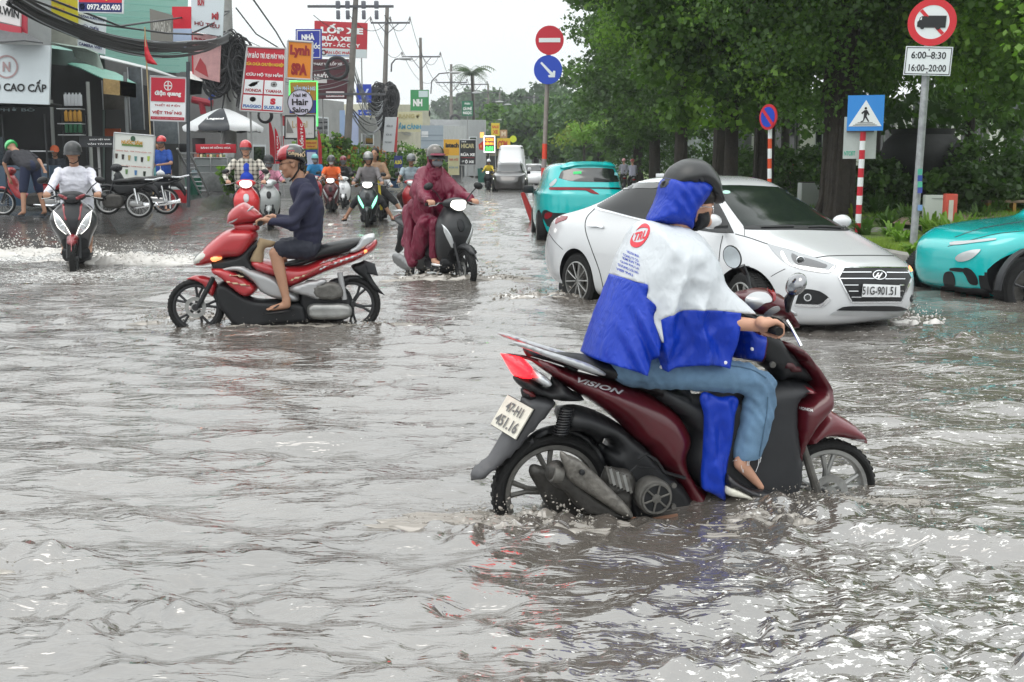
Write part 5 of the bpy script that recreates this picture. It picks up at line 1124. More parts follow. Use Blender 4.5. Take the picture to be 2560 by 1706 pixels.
sign('plant_shop_sign','cream shop board with blue letters TRẠM CẢNH',rc(992,280,1056,330),77,C_('cfc9a5'),[('text','RẠNG Đ',.5,.24,.85,.28,C_('b9ae7c'),.05),('text','ẦM CẢNH',.5,.7,.88,.34,C_('4a9ab8'),.05)])
sign('sign_back','grey back of a double traffic board on a thin post',rc(1052,314,1108,372),60,C_('9aa6b0'),[('rect',.03,.25,.33,.5,C_('d3d6d8')),('line',[(0,.42),(1,.42)],.02,C_('6f7b88')),('line',[(0,.66),(1,.66)],.02,C_('6f7b88'))],posts=1)
sign('battery_shop_sign','yellow sign with black slanted lettering',rc(1109,349,1148,390),82,C_('d9a52a'),[('text','istech',.55,.35,.85,.3,BK,.05),('rect',.05,.6,.35,.9,C_('c78f1f'))],posts=1)
sign('shop_sign','low orange board with red lettering left of the yellow sign',rc(1074,373,1112,394),81,C_('c88a2a'),[('text','LƯỠNG',.5,.5,.8,.5,C_('a5301f'),.05)])
sign('car_wash_sign','tall black car wash board reading HICAR RỬA XE ĐỘ XE',rc(1149,350,1190,413),72,C_('1b1c20'),[('text','365',.25,.07,.3,.06,TXTW,.03),('text','HICAR',.5,.24,.8,.18,C_('b7ae84'),.05),('text','RỬA XE',.5,.57,.86,.15,TXTW,.05),('text','CHĂM SÓC',.5,.7,.8,.05,C_('a83438'),.03),('text','ĐỘ XE',.5,.87,.74,.16,TXTW,.05)],frame=SILVER,fw=.03,posts=2)
sign('shop_sign','faded cream panel with red lettering near the pole foot',rc(1120,389,1148,438),70,C_('b9b58f'),[('text','VÁ VỎ',.5,.2,.8,.14,C_('b0443c'),.04),('text','RỬA XE',.5,.6,.8,.12,C_('5f87a5'),.03)])
sign('cafe_sign','green coffee shop sign with white lettering on a pole',rc(1155,253,1182,290),95,C_('1f7050'),[('text','PHIN',.5,.18,.5,.14,TXTW,.03),('text','CÀ PHÊ',.5,.5,.8,.25,TXTW,.05),('text','NGỌC',.5,.82,.8,.25,TXTW,.05)],posts=1)
sign('lit_menu_sign','bright lit board with orange and green letters and white frame',rc(1209,340,1238,382),96,mat('lit_board',(.1,.1,.1),.5,emit=.02),[('line',[(.04,.03),(.96,.03),(.96,.97),(.04,.97),(.04,.03)],.09,mat('led_white',(1,1,1),.5,emit=1.1,ecol=(1,1,1))),('text','CƠM',.5,.22,.7,.2,mat('led_orange',(1,.4,.05),.5,emit=1.4,ecol=(1,.35,.04)),.08),('text','BÌNH',.5,.45,.7,.18,MATS['led_orange'],.08),('text','24H',.5,.76,.66,.26,mat('led_green',(.1,1,.2),.5,emit=1.3,ecol=(.08,.9,.15)),.1)],posts=1)
sign('shop_sign','yellow food sign reading CƠM beside the white van',rc(1243,346,1276,372),100,C_('d8b42c'),[('text','CƠM',.42,.55,.7,.7,C_('b8392b'),.05)],posts=1)
sign('shop_sign','small lit orange sign left of the bright menu board',rc(1200,331,1210,345),97,mat('lit_orange_panel',(1,.5,.15),.5,emit=.9,ecol=(1,.45,.1)))
sign('shop_sign','tan sign with a pale letter M above the van',rc(1250,325,1268,345),104,C_('b08a68'),[('text','M',.5,.5,.6,.6,C_('dccab0'),.05)],posts=1)
sign('shop_sign','tall yellow sign with red letters above the van',rc(1228,308,1249,340),105,C_('d2bb3a'),[('text','SALE',.5,.3,.8,.22,C_('c4582e'),.05),('text','XE',.5,.7,.6,.3,C_('c4582e'),.05)],posts=1)
b=MB();b.lathe([(0,-.03),(.3,-.03),(.3,.03),(0,.03)],Matrix.Translation(at(1283,348,100))@Matrix.Rotation(PI/2,4,'X'),24);tag(b.build('round_sign',C_('c9d432'),None),'round lime yellow sign above the white van','sign','shop signs along the street')
sign('shop_sign','blue board reading ALBÔ half hidden behind the bin',rc(985,390,1006,420),58,C_('22306e'),[('text','ALBÔ',.5,.5,.85,.4,C_('cfc23a'),.06)],posts=1)
# letter logo on the grey wall
Q=quad_px(rc(474,200,556,290),51.6);t_=thing('wall_logo','large red T and blue arc mounted on the grey wall','sign',Q[3],0);Qr=[q-Q[3]for q in Q]
b=MB();b.tube([quad_pt(Qr,.08,.55),quad_pt(Qr,.7,.66)],.16,8);b.tube([quad_pt(Qr,.36,.6),quad_pt(Qr,.42,.95)],.14,8);b.build('letter_bar',C_('9c1d30'),t_)
b=MB();b.tube([quad_pt(Qr,.62+.33*(1-math.cos(a)),.62-.3*math.sin(a))for a in[k*PI/10 for k in range(9)]],.1,8);b.build('letter_arc',C_('27489c'),t_)
# feather flags and small flags
def feather(u,v0,v1,w,y,txt,lab,m=RD,mt=None):
    A=at(u,v0,y);B=at(u,v1,y);H=A.z-B.z;ww=w/FPX*y;t=thing('feather_flag',lab,'flag',B,0,'red feather flags');b=MB();out=[]
    prof=[(0,0),(0,H),(ww*.35,H*.93),(ww*.8,H*.72),(ww,H*.5),(ww,0)]
    b.prism(smooth_poly([p+(1,)if i in(0,1,5)else p for i,p in enumerate(prof)],4),lambda x,z:Vector((x,-.02,z)),lambda x,z:Vector((x,.02,z)));b.build('cloth',m,t,False)
    b=MB();b.tube([(0,0,GZ-B.z),(0,0,H*1.02)],.02,6);b.build('pole',SILVER,t)
    if txt:lettering('lettering',txt,mt or TXTW,t,(ww*.5,-.03,H*.42),(0,0,1),(-1,0,0),(0,-1,0),fit=(H*.7,ww*.5),bold=.05)
feather(745,291,372,19,42,'UỐN TÓC','red feather flag with white letters UỐN TÓC')
feather(676,300,410,12,42,'','plain dark red feather flag left of the striped post',C_('a51422'))
feather(690,320,410,11,42.5,'GỘI LỌN','red feather flag with white vertical letters behind the riders')
feather(797,325,410,8,46,'','slim red feather flag beside the shrubs',C_('a8202c'))
def cloth_flag(p0,p1,wpx,y,lab):
    A=at(*p0,y);B=at(*p1,y);g=Vector((B.x,B.y,GZ));t=thing('flag',lab,'flag',g,0);b=MB();b.tube([(0,0,0),A-g],.018,6);b.build('pole',mat('bamboo',(.4,.3,.16),.7),t)
    H=(A-B).length*.95;f=puff('cloth',smooth_poly([(0,0,1),(.02,-H*.3),(.1,-H*.7),(.28,-H,1),(.08,-H*.97),(-.02,-H*.9),(-.03,-H*.4)],3),.05,.05,C_('c0162a'),t,step=.06,wrinkle=lambda x,z:.03*math.sin(x*60+z*3));f.location=A-g
cloth_flag((362,68),(368,168),8,29,'red flag hanging furled on a bamboo pole above the shop signs')
sign('small_flag','small red flag with yellow star beside the lit menu board',[(1196,362),(1209,352),(1209,376),(1198,374)],94,C_('c02a22'),[('disc',.45,.5,.16,.2,C_('d9a32a'))],th=.02,cat='flag',group=None)
# striped post by the feather flags
def striped_post(u,v0,v1,y,r,c1,c2,lab,n=6,gz=None,first=0,top=None,name='striped_post',cat='post',base=None):
    A=at(u[0],v0,y);B=at(u[1],v1,y);t=thing(name,lab,cat,B);L=A-B
    m=MB()
    for k in range(n):
        b=MB();b.tube([L*(k/n),L*((k+1)/n)],r,12);b.build('stripe',c1 if(k+first)%2==0 else c2,t)
    return t
striped_post((707,704),290,440,41,.06,WH,C_('b5404a'),'thin red and white striped post below the service sign')
# palm
# ================== utility poles, cables
CONC=mat('pole_concrete',(.19,.175,.16),.85,var=.25,vs=3,bump=.2,bs=30);CONC2=mat('pale_concrete',(.3,.3,.29),.85,var=.2,vs=3,bump=.2,bs=30)
CABLE=mat('black_cable',(.02,.02,.022),.6);CABG=mat('grey_cable',(.22,.23,.24),.6);PORC=mat('insulator',(.14,.13,.13),.4);STEEL=mat('crossarm_steel',(.09,.09,.1),.6)
POLES=[]
def upole(ut,vt,ub,vb,y,r,lab,arm=None,m=CONC,ins=3):
    A=at(ut,vt,y);B=at(ub,vb,y);B.z=min(B.z,GZ);t=thing('utility_pole',lab,'utility pole',B,0,'concrete utility poles');L=A-B
    b=MB();b.tube([Vector((0,0,0)),L*.5,L],[r*1.25,r*1.05,r*.75],12);b.build('shaft',m,t)
    tips=[]
    if arm:
        for(dz,x0,x1,hasins,brace)in arm:
            c=L*(1-dz/L.length);e=MB();e.box(c+Vector(((x0+x1)/2,-.16,0)),(x1-x0,.09,.11));e.build('crossarm',STEEL,t)
            if brace:e=MB();e.tube([c+Vector((x0*.55,-.16,0)),c+Vector((0,-.14,-abs(x0)*.7))],.03,5);e.tube([c+Vector((x1*.55,-.16,0)),c+Vector((0,-.14,-abs(x0)*.7))],.03,5);e.build('arm_brace',STEEL,t)
            for k in range(hasins):
                q=c+Vector((x0+(x1-x0)*k/max(1,hasins-1),-.16,.05));e=MB();e.lathe([(.03,0),(.03,.1),(.08,.12),(.05,.17),(.075,.19),(.04,.25),(.055,.27),(0,.36)],Matrix.Translation(q),10);e.build('insulator',PORC,t);tips.append(B+q+Vector((0,0,.34)))
    POLES.append((t,B,A,tips));return t
upole(566,-60,578,478,49,.25,'thickest pale concrete pole wrapped in coiled black cables',m=CONC2)
upole(893,-60,862,472,54,.15,'leaning pole with switch boxes on its crossarms left of centre',[(0.6,-2.2,1.8,0,False),(1.4,-2.2,1.8,0,False),(5.4,-1.6,1.7,3,False)])
upole(968,18,955,470,74,.16,'second pole of the row with a wrapped mass of black cable',[(1.0,-1.0,1.5,3,True)])
upole(1051,95,1058,462,93,.15,'third pole of the row with a ring of spare cable',[(1.5,-1.5,1.6,3,True)])
upole(1128,161,1128,450,115,.16,'fourth pole of the row behind the yellow battery sign',[(1.8,-1.5,1.6,3,True)])
upole(1183,185,1186,445,132,.16,'fifth pole of the row in front of the palm tree',[(1.2,-1.5,1.6,3,True)])
upole(1220,210,1222,440,158,.16,'sixth pole of the row beyond the palm tree',[(1.2,-1.7,1.7,3,True)])
upole(1249,232,1250,436,190,.17,'farthest pole of the left row',[(1.2,-1.7,1.7,3,True)])
upole(1335,238,1333,425,150,.16,'pole standing among far trees left of the no entry sign',[(.3,-1.2,1.2,3,True)],m=CONC2)
upole(1412,280,1410,425,150,.16,'pole standing among far trees right of the no entry sign',[(.3,-1.2,1.2,3,True)])
# switch boxes hanging on the leaning pole
t,B,A,_=POLES[1]
for u in(846,870,910,942):
    c=at(u,30,53.8)-B;b=MB();b.box(c+Vector((0,-.1,.3)),(.2,.2,.34),bev=.03);b.box(c+Vector((0,-.1,-.15)),(.17,.18,.4),bev=.03);b.lathe([(.05,-.55),(.09,-.5),(.04,-.42),(.09,-.36),(.05,-.3)],Matrix.Translation(c+Vector((0,-.1,.2))),10);b.build('switch_box',mat('switch_grey',(.12,.125,.15),.5),t)
def sag(a,b,s,n=14):
    return[a.lerp(b,i/n)+Vector((0,0,-s*4*(i/n)*(1-i/n)))for i in range(n+1)]
def cable(name,lab,pts,r,m=CABLE,cat='cable',group='overhead cables'):
    b=MB();c=pts[0];b.tube([p-c for p in pts],r,5);o=b.build(name,m,None);o.location=c;return tag(o,lab,cat,group)
# high voltage lines pole to pole
for i in range(2,7):
    for k in range(3):
        if k<len(POLES[i][3])and k<len(POLES[i+1][3]):cable('overhead_wire','thin overhead wire between the crossarms of the pole row',sag(POLES[i][3][k],POLES[i+1][3][k],1.3+.3*k),.018,CABLE,'wire','thin wires between crossarms')
for k in range(3):cable('overhead_wire','thin overhead wire between the crossarms of the pole row',sag(POLES[2][3][k],POLES[1][3][min(k,2)]+Vector((0,0,3.2)),.8),.018,CABLE,'wire','thin wires between crossarms')
for k in range(2):cable('overhead_wire','thin overhead wire between the two far poles by the trees',sag(POLES[8][3][k*2],POLES[9][3][k*2],.6),.02,CABLE,'wire','thin wires near the far trees')
# sagging communication cables, pole to pole
random.seed(21)
def comm(i,j,h0,h1,n,spread,m0,s0,s1,r=.018):
    B0,A0,B1,A1=POLES[i][1],POLES[i][2],POLES[j][1],POLES[j][2]
    for k in range(n):
        a=B0 .lerp(A0,(h0+random.uniform(-spread,spread))/(A0-B0).length);b=B1 .lerp(A1,(h1+random.uniform(-spread,spread))/(A1-B1).length)
        cable('communication_cable','loosely sagging communication cables strung along the pole row',sag(a,b,random.uniform(s0,s1)),r*random.uniform(.6,1.2),m0 if random.random()<.6 else CABG,'cable','sagging cables along the pole row')
comm(0,1,6.3,5.4,9,.6,CABLE,.3,1.2);comm(1,2,5.6,5.2,14,.6,CABG,.4,1.6);comm(2,3,5.4,5.6,14,.7,CABG,.4,1.9);comm(3,4,5.4,5.8,13,.8,CABG,.5,2.2,.02)
comm(4,5,5.8,6,8,.8,CABG,.5,2.,.022);comm(5,6,6,6.2,6,.8,CABG,.4,1.6,.025);comm(6,7,6.2,6.5,5,.7,CABG,.4,1.4,.028);comm(1,2,3.9,4.3,5,.3,CABLE,.4,1.2,.03)
# the heavy bundle crossing the shops at upper left: every cable its own tube
for k in range(30):
    d=random.uniform(-1,1);e=random.uniform(-1,1);f=random.uniform(-1,1)
    P=[(20+e*14,-8+d*20,25),(110+e*6,42+d*19,27),(235,92+d*13+f*6,29),(330+e*5,116+d*13+f*9,31.5),(420,124+d*10+f*12,34),(500,118+f*16,37),(548,104+e*12,40),(573,92+e*14,48.6)]
    pts=[at(*p)for p in P];S=[]
    for j in range(len(pts)-1):
        p0,p1,p2,p3=pts[max(j-1,0)],pts[j],pts[j+1],pts[min(j+2,len(pts)-1)]
        for q in range(5):
            t_=q/5;S.append(.5*((2*p1)+(p2-p0)*t_+(2*p0-5*p1+4*p2-p3)*t_*t_+(3*p1-p0-3*p2+p3)*t_**3))
    S.append(pts[-1]);cable('communication_cable','tangled black cables of the thick bundle crossing above the left shops',S,random.choice((.014,.02,.028)),CABLE if random.random()<.8 else CABG,'cable','thick cable bundle above the left shops')
for P in([(60,-8,26),(240,60,30),(420,84,34),(573,90,48.7)],[(110,-8,27),(300,66,31),(573,28,48.7)],[(590,20,48),(640,85,50),(705,125,52)],[(628,-8,38),(690,80,46),(714,122,50)],[(575,96,48.6),(660,130,49),(714,160,48)],[(478,85,40),(520,66,39),(573,30,48.6)]):
    pts=[at(*p)for p in P];cable('overhead_wire','single black wire slanting down across the upper left',pts,.03,CABLE,'wire','slanting single wires at upper left')
# coils and wrapped cable masses
def cable_mass(c,w,h,n,lab,seed,y,r=.03,dang=3):
    random.seed(seed);b=MB();C=at(c[0],c[1],y)
    for k in range(n):
        a=random.uniform(0,PI);rx=w*random.uniform(.25,.55);rz=h*random.uniform(.25,.5);ox,oz=random.uniform(-w*.25,w*.25),random.uniform(-h*.25,h*.25);ry=random.uniform(-.25,.25)
        b.tube([Vector((ox+rx*math.cos(t*2*PI/16)*math.cos(a*.3),ry+.18*math.sin(t*2*PI/16+a)-.25,oz+rz*math.sin(t*2*PI/16)))for t in range(17)],r*random.uniform(.6,1.3),5)
    for k in range(dang):x=random.uniform(-w*.4,w*.4);b.tube([(x,-.25,-h*.2),(x+random.uniform(-.1,.1),-.3,-h*.6),(x+random.uniform(-.2,.2),-.25,-h*random.uniform(.7,.95))],r*.7,5)
    o=b.build('cable_coil',CABLE,None);o.location=C;tag(o,lab,'cable coil')
cable_mass((545,170),1.15,2.0,44,'big bundle of coiled black cable left of the thickest pole',3,48.4,.05)
cable_mass((604,165),.8,1.9,34,'bundle of black cable hanging right of the thickest pole',4,48.4,.05,6)
cable_mass((578,118),.9,1.0,18,'black cable wound round the thickest pole near the top',5,48.5)
cable_mass((947,248),1.1,1.5,34,'coiled black cable mass left of the second pole',6,73.5,.05)
cable_mass((975,262),.9,2.0,36,'hanging black cable bundle right of the second pole',7,73.3,.06,8)
cable_mass((962,300),.8,1.4,20,'black cable bundle low on the second pole',8,73.3,.06,6)
def ring(c,y,r,lab,n=5,th=.03):
    b=MB();C=at(*c,y)
    for k in range(n):b.tube([Vector((r*(1-.06*k)*math.cos(t*2*PI/20),-.25-.03*k,r*(1-.05*k)*math.sin(t*2*PI/20)))for t in range(21)],th,6)
    o=b.build('cable_coil',CABLE,None);o.location=C;tag(o,lab,'cable coil')
ring((845,172),53.5,.5,'round loop of thick cable on the leaning pole',2,.07);ring((1063,284),92,.4,'black ring of spare cable on the third pole',5,.05);ring((1138,300),114,.5,'black ring of spare cable on the fourth pole',5,.06);ring((667,290),41,.26,'black cable ring hanging under the service sign',4,.03)
# street lamps with curved arms
def street_lamp(u0,v0,u1,v1,y,lab):
    A=at(u0,v0,y);B=at(u1,v1,y);t=thing('street_lamp',lab,'street lamp',A,0,'street lamps along the road');d=B-A
    b=MB();b.tube([Vector((0,0,0)),Vector((d.x*.05,0,d.z*.6)),Vector((d.x*.4,0,d.z*.95)),Vector((d.x*.9,0,d.z))],.05,6);b.build('arm',STEEL,t)
    b=MB();b.ell(d+Vector((.25,0,0)),(.5,.18,.11));b.build('lamp_head',mat('lamp_grey',(.4,.41,.42),.5),t)
street_lamp(978,180,1004,147,74,'street lamp on a short arm between the second and third poles');street_lamp(1077,235,1130,182,94,'street lamp reaching towards the fourth pole');street_lamp(1140,255,1186,232,116,'street lamp reaching towards the fifth pole');street_lamp(1205,270,1243,255,134,'street lamp beside the sixth pole');street_lamp(1228,275,1265,262,150,'street lamp above the far shops');street_lamp(1225,315,1250,300,140,'low street lamp above the tall yellow sign');street_lamp(1262,330,1278,322,140,'low street lamp above the white van')
# ================== trees, plants, verge
def leaf_mat(name,col,tr=.3,var=.35):
    m=mat(name,col,.55,spec=.35,var=var,vs=1.7);nt=m.node_tree;b=nt.nodes['Principled BSDF'];out=nt.nodes['Material Output']
    t=nt.nodes.new('ShaderNodeBsdfTranslucent');t.inputs[0].default_value=(col[0]*1.5,col[1]*1.8,col[2]*.8,1);mx_=nt.nodes.new('ShaderNodeMixShader');mx_.inputs[0].default_value=tr
    nt.links.new(b.outputs[0],mx_.inputs[1]);nt.links.new(t.outputs[0],mx_.inputs[2]);nt.links.new(mx_.outputs[0],out.inputs[0]);return m
LF_D=leaf_mat('leaf_dark',(.045,.09,.022));LF_M=leaf_mat('leaf_mid',(.08,.155,.032));LF_L=leaf_mat('leaf_light',(.16,.28,.045));LF_Y=leaf_mat('leaf_yellow',(.17,.22,.03));BARK=mat('bark',(.035,.028,.022),.9,var=.4,vs=5,bump=.8,bs=14,dist=.05)
FARL=leaf_mat('leaf_far',(.05,.1,.035),.15);ORL=leaf_mat('leaf_orange',(.3,.11,.03))
def leaf_cloud(name,centers,rad,per,size,mats_,parent,asp=2.6,droop=.6,rng=None,flat=.75):
    """clumps of leaf-sized quads; each clump has its own tone"""
    rng=rng or RNG;K=len(centers);C=np.repeat(np.asarray(centers),per,0);n=len(C);rr=np.repeat(np.asarray(rad),per)
    d=rng.normal(size=(n,3));d/=np.linalg.norm(d,axis=1)[:,None];P=C+d*(rr*rng.uniform(.35,1.08,n))[:,None]*np.array([1,1,flat])
    ax=rng.normal(size=(n,3));ax[:,2]=ax[:,2]*.5-droop;ax/=np.linalg.norm(ax,axis=1)[:,None]
    o=rng.normal(size=(n,3));o-=ax*(o*ax).sum(1)[:,None];o/=np.linalg.norm(o,axis=1)[:,None]
    s=size*rng.uniform(.6,1.35,n);L=ax*(s)[:,None];W_=o*(s/asp)[:,None]
    V=np.stack([P,P+L*.45+W_,P+L,P+L*.45-W_],1).reshape(-1,3);F=np.arange(4*n).reshape(-1,4)
    tone=rng.choice(len(mats_),K,p=None);mi=np.repeat(tone,per);fl=rng.random(n)<.15;mi[fl]=rng.integers(0,len(mats_),fl.sum())
    return np_mesh(name,V,F,mats_,parent,False,mi)
def tree(name,lab,loc,H,cr,ch,ncl,per,size,mats_,group,trunk_r=.22,seed=1,low=.25,lean=0.,asp=2.6,cat='tree',roots=0,droop=.6,clr=.85,off=(0,0)):
    rng=np.random.default_rng(seed);t=thing(name,lab,cat,loc,0,group);cz=H-ch/2
    d=rng.normal(size=(ncl,3));d/=np.linalg.norm(d,axis=1)[:,None];r=rng.uniform(.35,1.,ncl)**.6
    irr=1+.28*np.sin(d[:,0]*3.1+seed)+.2*np.sin(d[:,2]*4.7+2*seed)
    C=d*(r*irr)[:,None]*np.array([cr,cr,ch/2])+np.array([off[0],off[1],cz]);C[:,2]=np.maximum(C[:,2],H-ch+low)
    rad=rng.uniform(.55,1.15,ncl)*clr
    leaf_cloud('crown',C,rad,per,size,mats_,t,asp,droop,rng)
    b=MB();top=Vector((lean+off[0]*.5,off[1]*.5,cz));m=Vector((lean*.4,0,cz*.5));b.tube([(0,0,-.3),(0,0,.25),m,top],[trunk_r*1.5,trunk_r*1.1,trunk_r*.85,trunk_r*.4],12)
    for k in range(9):
        q=Vector(C[rng.integers(ncl)]);a=m.lerp(top,rng.uniform(.2,1));mid=a.lerp(q,.5)+Vector((0,0,.3));b.tube([a,mid,q],[trunk_r*.4,trunk_r*.25,.03],6)
    for k in range(roots):
        a=rng.uniform(0,2*PI);rr=trunk_r*rng.uniform(.85,1.15);h=rng.uniform(1.2,cz*.8);b.tube([(rr*1.7*math.cos(a),rr*1.7*math.sin(a),-.2),(rr*1.05*math.cos(a),rr*1.05*math.sin(a),.5),(rr*.9*math.cos(a+.3),rr*.9*math.sin(a+.3),h)],[.09,.065,.04],6)
    b.build('trunk',BARK,t);return t
VZ=.32
# near row on the right, each its own crown
TG='street trees on the right verge'
spec=[(2092,25,14.5,4.2,12.2,290,'big dark banyan with ropy trunk right of the white car',.3,16,[LF_D,LF_M,LF_M,LF_L],2.3),(1905,32,14.5,4.5,12.,230,'dense dark street tree second from the banyan',.25,8,[LF_D,LF_M,LF_M,LF_L],2.6),(1800,40,14,4.6,11.3,180,'dark street tree with pale trunk behind the orange striped sign post',.3,6,[LF_D,LF_M,LF_L],2.6),(1700,49,11.5,4.8,9,140,'dark street tree above the white car roof',.28,5,[LF_D,LF_D,LF_M],2.6),(1635,60,12.5,4.5,10,140,'tall street tree above the turquoise taxi',.28,4,[LF_D,LF_M],2.6),(1592,74,13.5,4.6,11,130,'tall dark tree at the left end of the right hand row',.28,3,[LF_D,LF_D,LF_M],2.6)]
for i,(u,y,H,cr,ch,n,lab,tr,rt,ms,asp)in enumerate(spec):
    p=at(u,500,y);s_=.115*max(1,y/32)
    tree('street_tree',lab,(p.x,y,VZ),H,cr,ch,n,270 if y<45 else 190,s_*1.0,ms,TG,tr,10+i,roots=rt,asp=asp,clr=1.0)
tree('street_tree','tall tree with narrow hanging leaves left of the truck ban sign',(7.6,26.5,VZ),12.5,3.4,9.4,210,240,.18,[LF_D,LF_M,LF_M,LF_L],TG,.2,31,asp=5.5,droop=1.4,off=(-.3,.5))
tree('street_tree','brighter leaved tree crown hanging over the no entry side of the row',(5.6,29,VZ),9.5,2.9,7.2,130,220,.15,[LF_M,LF_L,LF_D],TG,.18,32,asp=1.9,off=(-1.1,0))
tree('park_tree','slim dark trunk tree with bright green leaves at the far right',(10.4,22.5,VZ),10.5,3.2,8.4,150,240,.14,[LF_L,LF_M,LF_M],'park trees',.13,33,asp=2.2)
tree('park_tree','light green feathery tree cut by the right edge of the photo',(8.9,15.4,VZ),8.5,1.7,6.0,90,200,.11,[LF_L,LF_L,LF_M],'park trees',.09,34,asp=2.2,off=(.1,0))
for i,(x,y,H,cr,lab)in enumerate(((10.5,33,9,4.,'dark park tree behind the pedestrian sign'),(18.5,46,10,4.6,'park tree in front of the white columns'),(12.5,52,11,5.2,'deep shaded park tree behind the banyan'),(13,68,12,6,'far park tree behind the street row'),(22.5,39,9,3.6,'park tree shading the far right of the building'),(11,88,13,6,'farthest park tree behind the street row'))):
    tree('park_tree',lab,(x,y,VZ),H,cr,H*.74,110,80,.32,[LF_D,LF_D,LF_M],'park trees',.2,50+i)
# far hazy trees and hill at the end of the street
FT='hazy trees at the end of the street'
far=[(1268,300,30,9,15),(1310,240,22,8,11),(1345,260,30,10,14),(1385,210,19,8,11),(1425,230,29,9,14),(1465,180,21,8,13),(1300,150,8.5,5,6),(1340,138,9,5,7),(1380,150,10,5,7.5),(1415,120,7,4.5,5),(1460,125,9.5,5,7),(1500,110,9,5,7),(1230,330,28,9,14),(1205,350,26,9,12),(1150,360,26,8,10)]
nm=['left of the utility pole','behind the van','left of the no entry post','right of the no entry post','above the taxi roof','beside the dark street row']
for i,(u,y,H,cr,ch)in enumerate(far):
    vt=(238,222,236,228,240,232,262,258,250,290,262,255,225,230,236)[i];H=1.58+(411-vt)*y/FPX;ch=min(ch,H*.8);cr=min(cr,H*.5);p=at(u,400,y);tree('far_tree','hazy grey green tree at the far end of the street',(p.x,y,0),H,cr,ch,46,60,.5*y/150+.25,[FARL,LF_M if y<160 else FARL],FT,.3,80+i,clr=1.9,low=1.)
tree('far_tree','bright yellow green flat topped tree at the end of the street',(at(1460,400,100).x,100,0),5.2,2.6,2.0,26,70,.3,[LF_Y,LF_L],None,.15,99,clr=.9)
V=[];F=[];n=60
for j in range(8):
    for i in range(n):x=-500+1000*i/(n-1);V.append((x+60,420+j*45,(4+34*math.exp(-((x-40)/230)**2)*(j/7)**.7+6*noise.noise(Vector((x*.013,j*.4,1)))*(j/7))if j else-2))
for j in range(7):
    for i in range(n-1):F.append((j*n+i,j*n+i+1,(j+1)*n+i+1,(j+1)*n+i))
hl_=link_mesh('hills',V,F,mat('hill_green',(.05,.085,.04),.9,var=.5,vs=.05,bump=1,bs=.2,dist=3),None,True);tag(hl_,kind='structure')
rngh=np.random.default_rng(77);cc=[]
for k in range(420):
    x=rngh.uniform(-120,260);y=rngh.uniform(440,735);j=(y-420)/45;z=4+34*math.exp(-((x-60-40)/230)**2)*(j/7)**.7;cc.append((x,y,z+3))
tag(leaf_cloud('hill_woods',cc,np.full(420,8.),70,4.2,[FARL],None,2,.2,rngh),kind='stuff')
# palm above the far shops
p=at(1180,400,128);t=thing('palm_tree','feathery palm tree rising above the far shops','palm tree',(p.x,128,GZ));b=MB();b.tube([(0,0,0),(.2,0,6),(0,0,11.2)],[.2,.15,.12],8);b.build('trunk',BARK,t)
rngp=np.random.default_rng(5);vs=[];fs=[]
for k in range(38):
    a=rngp.uniform(0,2*PI);el_=rngp.uniform(.1,1.75);L=rngp.uniform(1.9,3.1)
    for s in range(12):
        u_=s/12;c=Vector((math.cos(a)*L*u_,math.sin(a)*L*u_,11.2+L*(u_*math.sin(el_)-.9*u_*u_)))
        for sg in(-1,1):
            w=Vector((-math.sin(a)*sg*.55+math.cos(a)*.3,math.cos(a)*sg*.55+math.sin(a)*.3,-.3))*(1.1-u_*.5);q=Vector((math.cos(a),math.sin(a),0))*.09;n0=len(vs);vs+=[c,c+q,c+w+q*.4,c+w];fs.append((n0,n0+1,n0+2,n0+3))
link_mesh('crown',vs,fs,LF_D,t,False)
# ------------------------------------------------------------ the verge, kerb, lawn, path
kp=[(26,8.2,0),(9,8.05),(12,7.2),(14.3,6.35),(16.5,5.95),(22,5.6),(30,5.2),(45,4.9),(70,4.7),(110,4.6)]
K=[(8.05+3.5,4.),(8.05,9.),(6.9,12),(6.35,14.3),(5.95,16.5),(5.5,22),(5.1,30),(4.9,45),(4.7,70),(4.6,110),(4.6,200)]
vs=[];fs=[]
for x,y in K:vs+=[(x-.18,y-.05,-.2),(x-.18,y-.05,WZ+.14),(x,y,WZ+.155),(x,y,WZ-.05)]
for i in range(len(K)-1):
    for a,b_ in((0,1),(1,2),(2,3)):fs.append((4*i+a,4*i+b_,4*i+4+b_,4*i+4+a))
tag(link_mesh('kerb',vs,fs,mat('kerb_stone',(.28,.27,.25),.85,var=.35,vs=3,bump=.3,bs=20),None,False),kind='structure')
vs=[];fs=[]
for i,(x,y)in enumerate(K):
    for k,(dx,z)in enumerate(((.0,WZ+.145),(.8,.3),(2.5,VZ),(6.,VZ+.1),(70,VZ+.15))):vs.append((x+dx,y+(.12*dx if dx<10 else 4),z))
for i in range(len(K)-1):
    for k in range(4):fs.append((5*i+k,5*i+k+1,5*i+6+k,5*i+5+k))
GRS=mat('grass_soil',(.1,.15,.03),.9,var=.5,vs=2.5,bump=.6,bs=30)
tag(link_mesh('verge',vs,fs,GRS,None,False),kind='structure')
